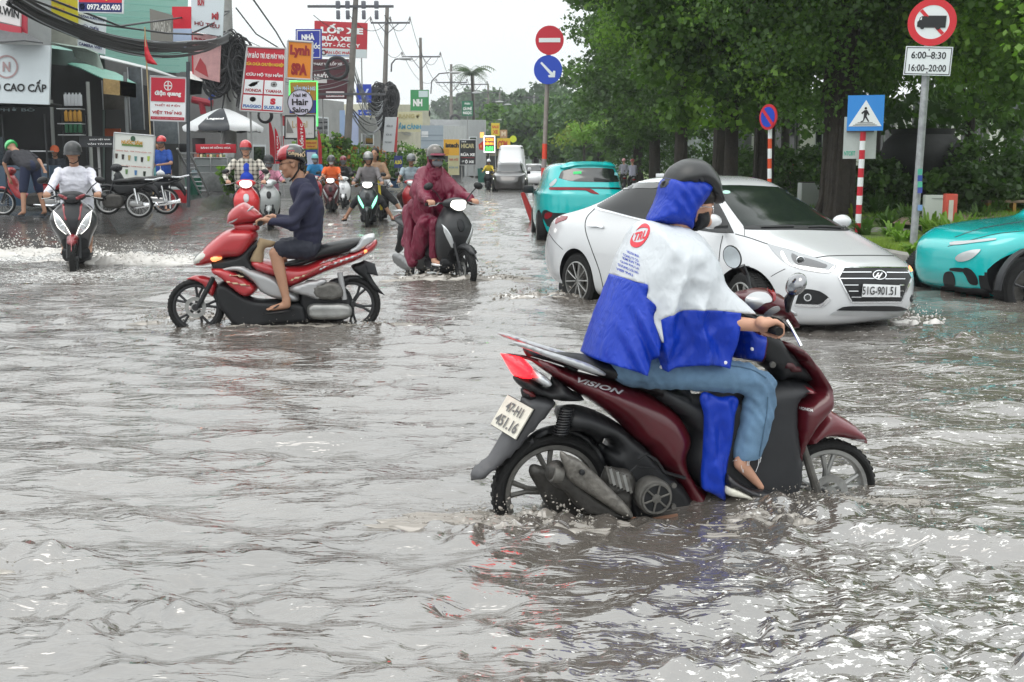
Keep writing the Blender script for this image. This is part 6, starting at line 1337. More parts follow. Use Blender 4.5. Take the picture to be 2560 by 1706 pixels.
def blades(name,region,n,h,m,kind='stuff',seed=1,w=.006,z=None,lean=.5):
    rng=np.random.default_rng(seed);P=[]
    while len(P)<n:
        q=rng.uniform([region[0],region[2]],[region[1],region[3]],(n,2));xs=np.interp(q[:,1],[k[1]for k in K],[k[0]for k in K]);q=q[q[:,0]>xs+.02]if z is None else q;P+=q.tolist()
    P=np.array(P[:n]);xs=np.interp(P[:,1],[k[1]for k in K],[k[0]for k in K]);zz=np.interp(P[:,0]-xs,[0,.8,2.5,6],[WZ+.145,.3,VZ,VZ+.1])if z is None else np.full(n,z)
    a=rng.uniform(0,2*PI,n);hh=h*rng.uniform(.5,1.3,n);d=np.stack([np.cos(a),np.sin(a)],1);tip=d*(hh*lean*rng.uniform(.2,1,n))[:,None];o=np.stack([-d[:,1],d[:,0]],1)*w
    B=np.stack([P[:,0],P[:,1],zz],1);V=np.stack([B+np.c_[o,np.zeros(n)],B-np.c_[o,np.zeros(n)],B+np.c_[tip,hh]],1).reshape(-1,3);o_=np_mesh(name,V,np.arange(3*n).reshape(-1,3),m,None);tag(o_,kind=kind);return o_
blades('grass',(5.6,8.2,12.5,19),42000,.09,leaf_mat('grass_green',(.22,.31,.05)),seed=2,w=.007)
blades('lawn_grass',(8.5,22,20,40),40000,.1,leaf_mat('lawn_green',(.16,.28,.045)),seed=3,w=.02)
# paved path through the park
pth=[(2230,560),(2300,520),(2400,508),(2600,500),(2620,545),(2500,560),(2330,570)]
V,T,_=triang([(lambda q:(q.x,q.y))(gp(u,v,VZ+.1))for u,v in pth],3.);tag(link_mesh('path',[(x,y,VZ+.115)for x,y in V],[tuple(t)for t in T],mat('path_paving',(.3,.22,.16),.6,var=.5,vs=.8),None,False),kind='structure')
def strap_plant(lab,u,v,h,n,m,seed,cat='plant',wid=.03,grp='strap leaved plants on the verge',z=None):
    rng=np.random.default_rng(seed);p=gp(u,v,z or VZ-.04);t=[];vs=[];fs=[]
    for k in range(n):
        a=rng.uniform(0,2*PI);L=h*rng.uniform(.7,1.3);out=rng.uniform(.15,1.0);r0=rng.uniform(0,h*.25);b0=Vector((r0*math.cos(a+1),r0*math.sin(a+1),0));pr=None
        for s in range(7):
            u_=s/6;c=b0+Vector((math.cos(a)*L*out*u_,math.sin(a)*L*out*u_,L*(1.25*u_-(.35+.65*out)*u_*u_)));w=Vector((-math.sin(a),math.cos(a),0))*wid*(math.sin(PI*min(1,.15+u_*.85))**.6)
            vs+=[c-w,c+w]
            if s:q=len(vs);fs.append((q-4,q-3,q-1,q-2))
    o=link_mesh('strap_leaf_plant',vs,fs,m,None,True);o.location=p;return tag(o,lab,cat,grp)
PL=[(2268,560,.55,'leafy clump left of the truck ban sign foot',LF_M),(2215,572,.5,'low clump between the kerb and the striped post',LF_M),(2232,600,.42,'arching clump at the kerb stone near the white bonnet',LF_L),(2330,590,.55,'bright clump just right of the truck ban sign foot',LF_L),(2375,600,.55,'bright arching clump near the turquoise bonnet',LF_L),(2410,590,.5,'bright clump below the pale cabinet',LF_L),(2350,560,.5,'clump in front of the pale cabinet',LF_M),(2180,545,.75,'tall dark clump right of the striped pedestrian post',LF_D),(2215,540,.75,'tall dark clump behind the kerb left of the sign pole',LF_D),(2125,560,.5,'yellow green clump left of the pedestrian post',LF_Y),(2110,540,.6,'clump at the banyan foot',LF_M),(2060,500,.6,'dark clump left of the banyan trunk',LF_D),(2035,505,.5,'clump beside the white planter',LF_M),(2160,590,.4,'low clump behind the car bonnet',LF_M),(2290,640,.3,'small tuft on the grass edge',LF_L),(2255,615,.35,'small arching tuft near the kerb end',LF_L),(2300,580,.5,'clump immediately behind the truck sign pole',LF_M),(2450,560,.5,'clump right of the red and white stub post',LF_M)]
for i,(u,v,h,lab,m)in enumerate(PL):strap_plant(lab,u,v,h,46,m,200+i)
def bush(lab,u,v,y,r,n,ms,seed,size=.12,z=None,flat=.8,cat='shrub',grp='dark shrubs in the park',per=90):
    rng=np.random.default_rng(seed);p=at(u,v,y);t=thing('shrub',lab,cat,(p.x,y,z if z is not None else VZ),0,grp);C=rng.normal(size=(n,3));C/=np.linalg.norm(C,axis=1)[:,None];C*=np.array([r[0],r[0]*.7,r[1]/2])*.75;C[:,2]+=r[1]*.55
    leaf_cloud('foliage',C,rng.uniform(.2,.4,n)*r[1]*.8,per,size,ms,t,2.4,.3,rng);b=MB()
    for k in range(5):q=Vector(C[k]);b.tube([(q.x*.2,q.y*.2,-.1),q*.8+Vector((0,0,.1)),q],[.025,.018,.01],5)
    b.build('stem',BARK,t);return t
for i,(u,y,w,h,lab)in enumerate(((2160,30,1.3,1.5,'dark shrub behind the pedestrian sign post'),(2225,31,1.3,1.4,'dark shrub left of the large stone urn'),(2420,27,1.3,1.2,'low dark shrub right of the sign pole'),(2480,30,1.5,2.,'leafy dark shrub below the glass front'),(2545,28,1.3,1.6,'dark shrub at the right edge beneath the park tree'),(2010,38,1.6,1.8,'dark shrub between the trunks'),(1930,42,1.8,1.8,'dark shrub far behind the white car roof'),(1850,48,2.,2.,'shaded shrub beyond the striped orange post'),(1760,55,2.2,2.2,'shaded shrub under the middle of the row'),(1690,62,2.4,2.4,'shaded shrub under the far middle of the row'),(1620,75,2.6,2.4,'shaded shrub near the far end of the row'),(2330,34,1.8,1.6,'dark shrub in front of the stone urn'))):
    bush(lab,u,470,y,(w,h),26,[LF_D,LF_D,LF_M],300+i,.16)
for i,(u,v,y,w,h,lab)in enumerate(((812,420,50,1.3,2.5,'flowering green shrub with orange tips beside the red flags'),(905,420,60,1.5,2.0,'orange tinted shrub right of the leaning pole'),(1020,420,66,2.3,2.2,'wide green hedge below the plant shop board'),(935,440,62,1.6,1.4,'low green shrub behind the grey hooded rider'),(1075,430,72,1.6,1.3,'green shrub below the grey board back'),(590,392,43,.5,1.1,'small potted palm between the shop walls'))):
    bush(lab,u,v,y,(w,h),30,[LF_M,LF_D,ORL if i<2 else LF_M,LF_L],330+i,.2,GZ,grp='shrubs in front of the left shops')
# ================== things on the right: signs, posts, building, stone urn
GALV=mat('galvanised_steel',(.33,.34,.35),.5,metal=.35,var=.3,vs=9);RW=C_('c0172c');OW=C_('d2491f');SGR=C_('d01f2c','s',rough=.35);SGB=C_('1442b8','s',rough=.35);SGW=C_('e4e8ea','s',rough=.35)
def face_frame(u,v,y,yaw=0.):
    """an Empty-less local frame: x right, z up, faces the camera side"""
    p=at(u,v,y);d=Vector((p.x,p.y,0)).normalized();a=math.atan2(-d.x,d.y)+yaw;ex=Vector((math.cos(a),math.sin(a),0));return p,ex,Vector((0,0,1)),Vector((ex.y,-ex.x,0))
def disc_sign(t,c,ex,ez,n,r,m,name='sign_face',th=.012,r0=0.,off=0.):
    M_=Matrix((ex,ez,n)).transposed().to_4x4();M_.translation=c+n*off;b=MB()
    b.lathe([(r0,-th),(r,-th),(r,th),(r0,th)]if r0 else[(0,-th),(r,-th),(r,th),(0,th)],M_,48,bool(r0));return b.build(name,m,t)
def flat_on(t,name,pts,c,ex,ez,n,m,off,th=.003):
    V,T,_=triang(pts,9);A=[c+ex*x+ez*z+n*(off+th)for x,z in V];B=[c+ex*x+ez*z+n*(off-th)for x,z in V];k=len(V);fs=[tuple(q)for q in T]+[tuple(q[::-1]+k)for q in T];cn=set((q[i],q[(i+1)%3])for q in T for i in range(3));fs+=[(e[1],e[0],e[0]+k,e[1]+k)for e in cn if(e[1],e[0])not in cn]
    return link_mesh(name,A+B,fs,m,t,False)
def rect(x0,z0,x1,z1):return[(x0,z0),(x1,z0),(x1,z1),(x0,z1)]
# truck ban sign
t=thing('traffic_sign','round red ringed no trucks sign with a white hours plate on a tall grey pole','traffic sign',at(2283,609,17.6));O=t.location
c,ex,ez,n=face_frame(2330,56,17.6);c=c-O;P0=Vector((0,0,-.1));b=MB();b.tube([P0,at(2327,20,17.75)-O],.058,14);b.build('pole',GALV,t);tl=R(-3);ex,ez=ex*math.cos(tl)+ez*math.sin(tl),ez*math.cos(tl)-ex*math.sin(tl);c=c+n*.0
disc_sign(t,c,ex,ez,n,.352,SGW);disc_sign(t,c,ex,ez,n,.352,SGR,'red_ring',.004,.25,.013)
fo=disc_sign
dg=R(45);flat_on(t,'red_bar',[(-.19,.155),(-.155,.19),(.19,-.155),(.155,-.19)],c,ex,ez,n,SGR,.016)
flat_on(t,'truck_symbol',[(-.21,-.07),(-.21,.0),(-.19,.02),(-.18,.065),(-.145,.085),(-.07,.085),(-.07,.07),(-.06,.07),(-.06,.095),(.2,.095),(.2,-.08),(.13,-.08),(.11,-.11),(.07,-.11),(.055,-.08),(-.1,-.08),(-.115,-.105),(-.15,-.105),(-.165,-.08)],c,ex,ez,n,BK,.022)
flat_on(t,'cab_window',[(-.175,.03),(-.165,.062),(-.15,.07),(-.15,.03)],c,ex,ez,n,SGW,.027,.002)
c2=at(2320,153,17.6)-O;flat_on(t,'hours_plate',rect(-.34,-.215,.34,.215),c2,ex,ez,n,SGW,.0,.01)
for q in(rect(-.325,-.2,.325,-.19),rect(-.325,.19,.325,.2),rect(-.325,-.19,-.315,.19),rect(.315,-.19,.325,.19)):flat_on(t,'plate_border',q,c2,ex,ez,n,BK,.013)
for tx,z,w in(('6:00–8:30',.085,.5),('16:00–20:00',-.105,.54)):lettering('lettering',tx,BK,t,c2+ez*z,ex,ez,n,fit=(w,.105),bold=.015,lift=.016)
for z in(.165,-.17):e=MB();e.ell(c2+ez*z+n*.014,.011);e.build('bolt',STEEL,t)
for v,cc in((430,C_('4fae94')),(446,C_('3350a0')),(462,C_('58b898')),(476,C_('4a55a8')),(520,C_('7f9fd0'))):q=at(2300,v,17.52)-O;e=MB();e.box(q,(.07,.01,.09));e.build('sticker',cc,t)
# pedestrian crossing sign
t=thing('traffic_sign','blue pedestrian crossing sign on a red and white striped post','traffic sign',at(2144,581,20.6));O=t.location
c,ex,ez,n=face_frame(2164,283,20.6);c=c-O;L=c+Vector((-.02,0,-.1));N_=12
tops=[(at(2158-k*14/11*1.0,330+k*251/11,20.7)-O)for k in range(12)]
for k in range(11):b=MB();b.tube([tops[k],tops[k+1]],.052,14);b.build('post_stripe',RW if k in(0,4,6,8,10,2)and k!=1 else SGW,t)
flat_on(t,'board',rect(-.315,-.315,.315,.315),c,ex,ez,n,C_('2b86d6','s',rough=.35),.0,.01);flat_on(t,'triangle',[(-.285,-.235),(.285,-.235),(0,.23)],c,ex,ez,n,SGW,.014)
flat_on(t,'walking_figure',[(-.02,.05),(.02,.055),(.045,.02),(.07,-.035),(.055,-.045),(.03,-.01),(.02,-.06),(.07,-.15),(.05,-.16),(.0,-.08),(-.03,-.15),(-.075,-.165),(-.08,-.15),(-.04,-.13),(-.03,-.05),(-.025,.01),(-.055,-.02),(-.075,.0)],c,ex,ez,n,BK,.02)
b=MB();b.lathe([(0,-.003),(.022,-.003),(.022,.003),(0,.003)],Matrix.Translation(c+ez*.082+n*.02)@Matrix((ex,ez,n)).transposed().to_4x4(),16);b.build('figure_head',BK,t)
for z,a in((-.17,.13),(-.195,.17),(-.215,.21)):flat_on(t,'crossing_line',rect(-a,z-.004,a,z+.004),c,ex,ez,n,BK,.018)
t2=thing('sign_back','grey back of a road sign fixed behind the blue pedestrian sign','traffic sign',at(2150,345,20.95));c=Vector((0,0,0));flat_on(t2,'board',rect(-.29,-.38,.29,.38),c,ex,ez,n,C_('b9c0bd',var=.1),.0,.01);flat_on(t2,'bracket',rect(-.24,.1,.24,.14),c,ex,ez,n,STEEL,.03,.015);lettering('sticker','NTCĐT',C_('4fae94'),t2,c-ex*.17-ez*.28,ex,ez,n,fit=(.2,.09),bold=.04,lift=.016)
# no entry + keep right, centre
t=thing('traffic_sign','red no entry sign above a blue arrow sign on a tall centre post','traffic sign',at(1358,545,28));O=t.location
a=at(1367,95,28.15)-O;b_=at(1366,352,28.15)-O;b=MB();b.tube([at(1374,70,28.15)-O,at(1362,360,28.15)-O],.055,12);b.build('pole',mat('pole_brown_grey',(.28,.24,.22),.6,var=.2),t)
for k,(v0,v1,mm)in enumerate(((360,398,C_('d8452f')),(398,420,C_('8f8584')),(420,470,C_('c63a33')),(470,545,C_('8f8584')))):b=MB();b.tube([at(1362-k*1.3,v0,28.15)-O,at(1361-k*1.5,v1,28.15)-O],.062,12);b.build('post_band',mm,t)
c,ex,ez,n=face_frame(1374,101,28);c=c-O;disc_sign(t,c,ex,ez,n,.345,C_('c2142e','s',rough=.35));flat_on(t,'white_bar',rect(-.26,-.05,.26,.05),c,ex,ez,n,SGW,.016)
c=at(1370,175,28)-O;disc_sign(t,c,ex,ez,n,.345,SGB);flat_on(t,'arrow',[(-.155,.19),(-.19,.155),(.06,-.12),(.0,-.13),(.02,-.18),(.17,-.18),(.18,-.03),(.13,-.02),(.11,-.07)],c,ex,ez,n,SGW,.016)
# no parking sign in the leaves
t=thing('traffic_sign','red and blue no parking sign half hidden by leaves on an orange striped post','traffic sign',at(1925,470,23));O=t.location
c,ex,ez,n=face_frame(1921,293,23,R(-48));c=c-O;disc_sign(t,c,ex,ez,n,.255,C_('c8202f','s'));disc_sign(t,c,ex,ez,n,.2,SGB,off=.008)
flat_on(t,'red_bar',[(-.19,.14),(-.14,.19),(.19,-.14),(.14,-.19)],c,ex,ez,n,C_('c8202f','s'),.024)
for k in range(6):b=MB();b.tube([at(1925-k*.3,322+k*25,23.1)-O,at(1925-k*.3,347+k*25,23.1)-O],.043,12);b.build('post_stripe',SGW if k%2==0 else OW,t)
# cabinet, stub post, bench, planter
p=at(2336,570,21.5);t=thing('utility_cabinet','pale grey roadside cabinet behind the bright plants','cabinet',(p.x,21.5,VZ));b=MB();b.box((0,0,.34),(.44,.3,.68),rz=R(-12),bev=.01);b.build('cabinet_box',C_('aeb5ae'),t);b=MB();b.box((.02,-.155,.62),(.3,.02,.02),rz=R(-12));[b.box((.08,-.15,.4-k*.05),(.1,.015,.02),rz=R(-12))for k in range(4)];b.build('vent',C_('8d938d'),t)
p=at(2372,560,20.5);t=thing('marker_post','short red and white square marker post beside the cabinet','post',(p.x,20.5,VZ));b=MB();b.box((0,0,.36),(.2,.2,.74),bev=.015);b.build('post_body',C_('c14a38',var=.2),t);b=MB();b.box((-.02,-.105,.32),(.08,.02,.6));b.build('white_stripe',C_('c9c4bb',var=.15),t)
p=at(2530,492,27);t=thing('bench','low park bench with yellow ends at the right edge','bench',(p.x,27,VZ+.08));b=MB();b.box((0,0,.3),(1.3,.4,.06),bev=.01);b.build('seat',C_('8d7a63'),t)
for x in(-.6,.0,.6):b=MB();b.box((x,0,.14),(.07,.36,.26));b.build('leg',C_('b58a3c'),t)
p=at(2055,458,33);t=thing('planter','white painted planter wall behind the walking person','planter',(p.x,33,VZ));b=MB();b.box((.1,0,.35),(1.5,.5,.75),bev=.02);b.build('planter_box',C_('b9bdbb'),t);b=MB();b.box((.1,0,.74),(1.4,.4,.03));b.build('soil',mat('soil',(.05,.04,.03),.9),t)
t=thing('stone_urn','huge dark stone urn in the park behind the sign pole','urn',(at(2300,450,31).x,31,VZ));b=MB();b.lathe([(.5,0),(.62,.1),(.4,.25),(.55,.5),(.95,1.),(1.08,1.5),(1.0,1.85),(.8,2.05),(.85,2.2),(.7,2.2),(.6,2.0),(0,1.9)],None,28);b.build('urn_body',mat('dark_stone',(.02,.021,.02),.7,bump=.4,bs=12),t)
# kerb stones stacked by the verge
for i,(u,v)in enumerate(((2180,586),(2205,590))):p=gp(u,v,VZ-.1);b=MB();b.box((0,0,.06),(1.1,.25,.14),rz=R(12+i*6),bev=.02);o=b.build('kerb_stone',mat('kerb_stone',(.17,.165,.15)),None);o.location=p;tag(o,('upper' if i==0 else 'lower')+' loose grey kerb stone lying among the plants','kerb stone')
# building behind the park
t,Q,n=wall_box('glass_building','modern building with white columns and tall dark windows behind the park',[(1880,250),(2700,250),(2700,470),(1880,470)],58,mat('facade_dark',(.10,.115,.12),.4,var=.3,vs=.4),8)
for i,s in enumerate((.02,.16,.31,.45,.6,.73,.86,.97)):
    a=quad_pt(Q,s,0)-n*.3;b_=quad_pt(Q,s,1)-n*.3;b=MB();b.box((a+b_)/2,(.75,.5,(a-b_).length));b.build('column',C_('c9cbc4'),t)
for i in range(7):
    s0,s1=(.05,.19,.34,.48,.63,.76,.89)[i],(.13,.28,.42,.57,.7,.83,.95)[i];P=[quad_pt(Q,a,b_)-n*.12 for a,b_ in((s0,.1),(s1,.1),(s1,.95),(s0,.95))];w,_=slab('window',P,.06,GLASSD,t)
    b=MB();[b.tube([P[0].lerp(P[1],k/4)-n*.03,P[3].lerp(P[2],k/4)-n*.03],.04,4)for k in range(5)];b.build('mullion',C_('8f9592'),w)
sheet_=None
# broken delineator posts by the median
for i,(u,v,h,lean,c_,lab)in enumerate(((1340,562,.62,-.35,C_('a02a28'),'broken red delineator post leaning left on the median'),(1345,545,.62,-.12,C_('3a3430'),'dark broken post left of the red delineator'),(1352,545,.7,.05,C_('2f2a27'),'dark broken post in the middle of the median group'),(1360,542,.68,.12,C_('3b3531'),'dark broken post right of the median group'))):
    p=gp(u,v,0.05);b=MB();b.tube([(0,0,-.1),(lean*.5,0,h*.6),(lean,0,h+.2)],[.09,.08,.055],8);o=b.build('delineator_post',c_,None);o.location=p;tag(o,lab,'post','broken posts on the median')
# ================== generic helpers for people and two-wheelers
def head_prims(b,c,f,s=1.,jaw=1.):
    """skull, jaw, nose, brow, lips, ears round centre c, facing f"""
    f=Vector(f).normalized();l=Vector((0,0,1)).cross(f).normalized();u=f.cross(l);M_=Matrix((f,l,u)).transposed();P=lambda x,y,z:Vector(c)+M_@Vector((x,y,z))*s
    E=lambda x,y,z,rx,ry,rz:b.ell(P(x,y,z),(rx*s,ry*s,rz*s),M_,14,9)
    E(-.01,0,.03,.095,.076,.098);E(.03,0,-.05,.062*jaw,.058*jaw,.07);E(.058,0,-.1,.028,.03,.022);E(.055,0,.0,.042,.06,.06)
    E(.098,0,-.018,.016,.012,.028);E(.106,0,-.034,.013,.017,.011);E(.082,0,.026,.018,.05,.011);E(.084,0,-.068,.014,.026,.013)
    for q in(-1,1):E(.06,.042*q,-.03,.03,.024,.03);E(-.008,.078*q,-.012,.022,.009,.034)
    return P,M_
def face_parts(t,P,M_,s=1.,eyes=True,mouth=True,glasses=False):
    if eyes:
        e=MB()
        for q in(-1,1):e.ell(P(.089,.031*q,.006),(.008*s,.013*s,.0055*s),M_,10,6)
        for q in(-1,1):e.ell(P(.094,.032*q,.026),(.006*s,.019*s,.004*s),M_,8,5)
        e.build('eyes_and_brows',HAIR,t)
    if mouth:e=MB();e.ell(P(.097,0,-.068),(.006*s,.022*s,.005*s),M_,10,6);e.build('lips',mat('lips',(.25,.09,.07),.5),t)
    if glasses:
        e=MB()
        for q in(-1,1):e.lathe([(.021*s,-.0015),(.024*s,-.0015),(.024*s,.0015),(.021*s,.0015)],Matrix.Translation(P(.106,.033*q,.002))@(M_@Matrix.Rotation(PI/2,3,'Y')).to_4x4(),18,True);e.tube([P(.104,.056*q,.006),P(.05,.08*q,.01),P(-.01,.085*q,.005)],.0022*s,5)
        e.tube([P(.108,-.01,.006),P(.108,.01,.006)],.002*s,5);e.build('spectacles',BLACKP,t)
def helmet(t,P,M_,m,s=1.,m2=None,brim=None,visor=False,straps=True,name='helmet'):
    b=MB();pr=[]
    for i in range(9):a=PI/2*i/8;pr.append((math.cos(a)*1.0,math.sin(a)))
    prof=[(.99,-.30),(1.03,-.27),(1.03,-.2),(1.0,0)]+pr[1:]
    S=(Matrix.Translation(P(-.012,0,.045))@M_.to_4x4()@Matrix.Diagonal((.128*s,.108*s,.112*s,1)));b.lathe(prof,S,28)
    o=b.build(name,[m,m2]if m2 else m,t)
    if m2:
        o.data.materials.clear();o.data.materials.append(m);o.data.materials.append(m2);Mi=(Matrix.Translation(P(0,0,0))@M_.to_4x4()).inverted();o.data.polygons.foreach_set('material_index',np.array([1 if abs((Mi@p.center).y)>.042*s else 0 for p in o.data.polygons],dtype=np.int32))
    e=MB();vs=[];n=12
    for r_,z in((.97,-.03),(1.33,-.065),(.97,-.05)):
        for i in range(n+1):a=-1.15+2.3*i/n;k=r_ if r_<1 else 1+(r_-1)*math.cos(a*.95);vs.append(P(-.012+.128*k*math.cos(a),.108*k*math.sin(a),.045+z+(.02 if r_<1 else 0)))
    fs=[]
    for j in range(2):fs+=[(j*(n+1)+i,j*(n+1)+i+1,(j+1)*(n+1)+i+1,(j+1)*(n+1)+i)for i in range(n)]
    e.add(vs,fs);e.build('brim',brim or BLACKP,o)
    if visor:
        e=MB();vs=[]
        for z in(.05,-.05):
            for i in range(13):a=-1.2+2.4*i/12;vs.append(P(-.012+.142*math.cos(a),.12*math.sin(a),.07+z))
        e.add(vs,[(i,i+1,14+i,13+i)for i in range(12)]);e.build('visor',mat('smoke_visor',(.25,.26,.25),.12,metal=.6,coat=1),o)
    if straps:
        e=MB()
        for q in(-1,1):e.tube([P(.02,.1*q,.015),P(.03,.085*q,-.05),P(.045,.055*q,-.11),P(.05,0,-.135)],.006*s,5)
        e.build('chin_strap',BLACKP,t)
    return o
def mask(t,P,M_,m,s=1.):
    b=MB();b.ell(P(.062,0,-.062),(.056*s,.066*s,.052*s),M_,16,10);return b.build('face_mask',m,t)
def hand_prims(b,g,wr,d,s=1.,side=1,curl=True):
    """palm and five fingers closing round a grip centred at g whose axis is y; d = direction the knuckles point"""
    d=Vector(d).normalized();up=Vector((0,0,1));pc_=g-d*.012*s+up*.03*s;cap_prim(b,wr,pc_-d*.03*s,.024*s,.027*s,10)
    for y_ in(-.024,.0,.024):cap_prim(b,pc_-d*.03*s+Vector((0,y_,-.003)),g+Vector((0,y_*1.15,.034))*s,.018*s,.013*s,8)
    for yy,L in((-.036,.88),(-.012,1),(.012,1.04),(.036,.96)):
        b0=g+Vector((0,yy*s,.034*s));b1=g+d*.032*L*s+Vector((0,yy*s*1.1,.018*s));b2=g+d*.03*L*s+Vector((0,yy*s*1.1,-.016*s))
        cap_prim(b,b0,b1,.0115*s,.0105*s,8);cap_prim(b,b1,b2,.0105*s,.009*s,8)
    t0=g-d*.035*s+Vector((0,-side*.038*s,.008));t1=g-d*.012*s+Vector((0,-side*.055*s,-.016));cap_prim(b,t0,t1,.013*s,.01*s,8)
def P3(*a):return Vector(a)
def rider(name_,lab,loc,rz,o,group='people on motorbikes'):
    """a seated rider in the bike's frame (rear hub x=0, grips near x=.93 z=1.0)"""
    g=lambda k,d:o.get(k,d);t=thing('person',lab,'person',loc,rz,group);vx=g('vox',.012)
    dx=g('dx',0.);hip=P3(.36+dx,0,.84+g('dz',0));che=P3(.44+dx+g('lean',0)*.6,0,1.2+g('dz',0));nk=P3(.47+dx+g('lean',0),0,1.4+g('dz',0));hc=P3(.54+dx+g('lean',0),0,1.56+g('dz',0));w=g('w',1.)
    sh=P3(nk.x-.02,.175*w,nk.z-.08);gr=P3(.95,.3,1.02)if 'hand' not in o else Vector(o['hand']);el=P3((sh.x+gr.x)/2-.02,.25*w+g('elb',0),(sh.z+gr.z)/2-.05)if 'el' not in o else Vector(o['el'])
    kn=Vector(g('knee',(.8+dx*.4,.17,.78)));an=Vector(g('ank',(.74,.15,.36)));toe=Vector(g('toe',(.9,.16,.3)));face=Vector(g('face',(1,0,-.08)))
    wr=gr+P3(-.075,.02,.035)
    if g('kneeR',None):pass
    sk=g('skin',SKIN3);b=MB();Pf,Mf=head_prims(b,hc,face,1.,g('jaw',1.));cap_prim(b,hc+P3(-.03,0,-.06),nk+P3(-.02,0,-.03),.054,.06)
    my=lambda p:P3(p.x,-p.y,p.z)
    for a,c,ra,rb in((nk+P3(0,0,-.1),che,.07,.105),(che,hip,.105,.1)):
        for q in(-.06,.06):cap_prim(b,a+P3(0,q,0),c+P3(0,q,0),ra,rb)
    legs=[(kn,an,toe),tuple(my(Vector(x))for x in(g('kneeR',kn),g('ankR',an),g('toeR',toe)))]
    for sg,f in((1,lambda p:p),(-1,my)):
        cap_prim(b,f(sh),f(el),.045,.038);cap_prim(b,f(el),f(wr),.036,.024);hand_prims(b,f(gr),f(wr),(1,0,0),1.,sg)
    for i,(k_,a_,t_)in enumerate(legs):
        q=1 if i==0 else-1;h_=hip+P3(.02,.09*q,-.01);cap_prim(b,h_,k_,.07,.052);cap_prim(b,k_,a_,.05,.034);cap_prim(b,a_,a_.lerp(t_,.35)+P3(0,0,-.03),.036,.034);cap_prim(b,a_+P3(0,0,-.035),t_,.034,.026)
    fuse('body',b,sk,t,vx,2);far=g('far',False)
    face_parts(t,Pf,Mf,1.,eyes=not far or True,mouth=not g('mask',None),glasses=g('glasses',False))
    # shirt
    s=MB();k=.018
    for a,c,ra,rb in((nk+P3(0,0,-.1),che,.1,.13*w),(che,hip+P3(-.02,0,.02),.125*w,.135*w)):
        for q in(-.06,.06):cap_prim(s,a+P3(0,q,0),c+P3(0,q,0),ra,rb)
    s.ell(nk+P3(0,0,-.055),(.075,.12,.05))
    for f in(lambda p:p,my):
        cap_prim(s,f(sh),f(el),.062,.05)
        if g('sleeve',1.)>=1:cap_prim(s,f(el),f(wr+(el-wr)*.12),.048,.036)
        elif g('sleeve',1.)<.4:pass
    if g('sleeve',1.)<.4:
        s=MB()
        for a,c,ra,rb in((nk+P3(0,0,-.1),che,.1,.13*w),(che,hip+P3(-.02,0,.02),.125*w,.135*w)):
            for q in(-.06,.06):cap_prim(s,a+P3(0,q,0),c+P3(0,q,0),ra,rb)
        s.ell(nk+P3(0,0,-.055),(.075,.12,.05))
        for f in(lambda p:p,my):cap_prim(s,f(sh),f(sh.lerp(el,.62)),.07,.062)
    fw=folds(.008,9,(0,.3,1),g('seed',1));o['_s']=fuse('shirt',s,g('shirt',WHITEP),t,vx,2,fw)
    # trousers
    s=MB();pl=g('pl',.92)
    for i,(k_,a_,t_)in enumerate(legs):
        q=1 if i==0 else-1;h_=hip+P3(.0,.085*q,-.01);cap_prim(s,h_,k_,.095,.07)
        if pl>.05:cap_prim(s,k_,k_.lerp(a_,pl),.068,.056 if pl>.6 else .062)
    cap_prim(s,hip+P3(-.03,-.07,.0),hip+P3(-.03,.07,.0),.115,.115);fuse('trousers',s,g('pants',BLACKP),t,vx,2,folds(.006,11,(1,0,0),g('seed',1)+3))
    for(k_,a_,t_)in legs:
        e=MB();
        d=(t_-a_);e.ell(a_.lerp(t_,.5)+P3(0,0,-.045),(.125,.045,.022),Matrix.Rotation(math.atan2(d.y,d.x),3,'Z'))
        if g('closed',False):cap_prim(e,a_+P3(0,0,-.03),t_+P3(0,0,-.005),.042,.034,10)
        e.build('shoe',g('shoe',BLACKP),t)
    if g('helm',None):helmet(t,Pf,Mf,g('helm',None),1.,g('helm2',None),g('brim',None),g('visor',False))
    else:e=MB();e.ell(Pf(-.03,0,.05),(.1,.09,.1),Mf);e.ell(Pf(-.06,0,-.05),(.06,.08,.12),Mf);e.build('hair',HAIR,t)
    if g('hair',False):e=MB();e.ell(Pf(-.045,0,-.06),(.055,.082,.09),Mf);e.build('hair',HAIR,t)
    if g('mask',None):mask(t,Pf,Mf,g('mask',None))
    return t,Pf,Mf
def loft_front(st,n=26,nz=40):
    """front apron: stations (z, x_nose, half_width, depth, power)"""
    S=np.array(st,float);zz=np.linspace(S[0,0],S[-1,0],nz);Q=np.stack([np.interp(zz,S[:,0],S[:,k])for k in range(5)],1)
    for _ in range(3):Q[1:-1,1:]=Q[1:-1,1:]*.5+(Q[:-2,1:]+Q[2:,1:])*.25
    V=[];F=[]
    for z,x,hw,dp,pw in Q:
        for j in range(n):
            a=-PI/2+PI*j/(n-1);V.append((x-dp*(1-max(0,math.cos(a))**pw),hw*math.sin(a),z))
        for j in range(n):
            a=PI/2-PI*j/(n-1);V.append((x-dp-.05-.02*math.cos(a),hw*.93*math.sin(a),z))
    m=2*n
    for k in range(nz-1):
        for j in range(m):F.append((k*m+j,k*m+(j+1)%m,(k+1)*m+(j+1)%m,(k+1)*m+j))
    F.append(tuple(range(m))[::-1]);F.append(tuple((nz-1)*m+j for j in range(m)));return V,F
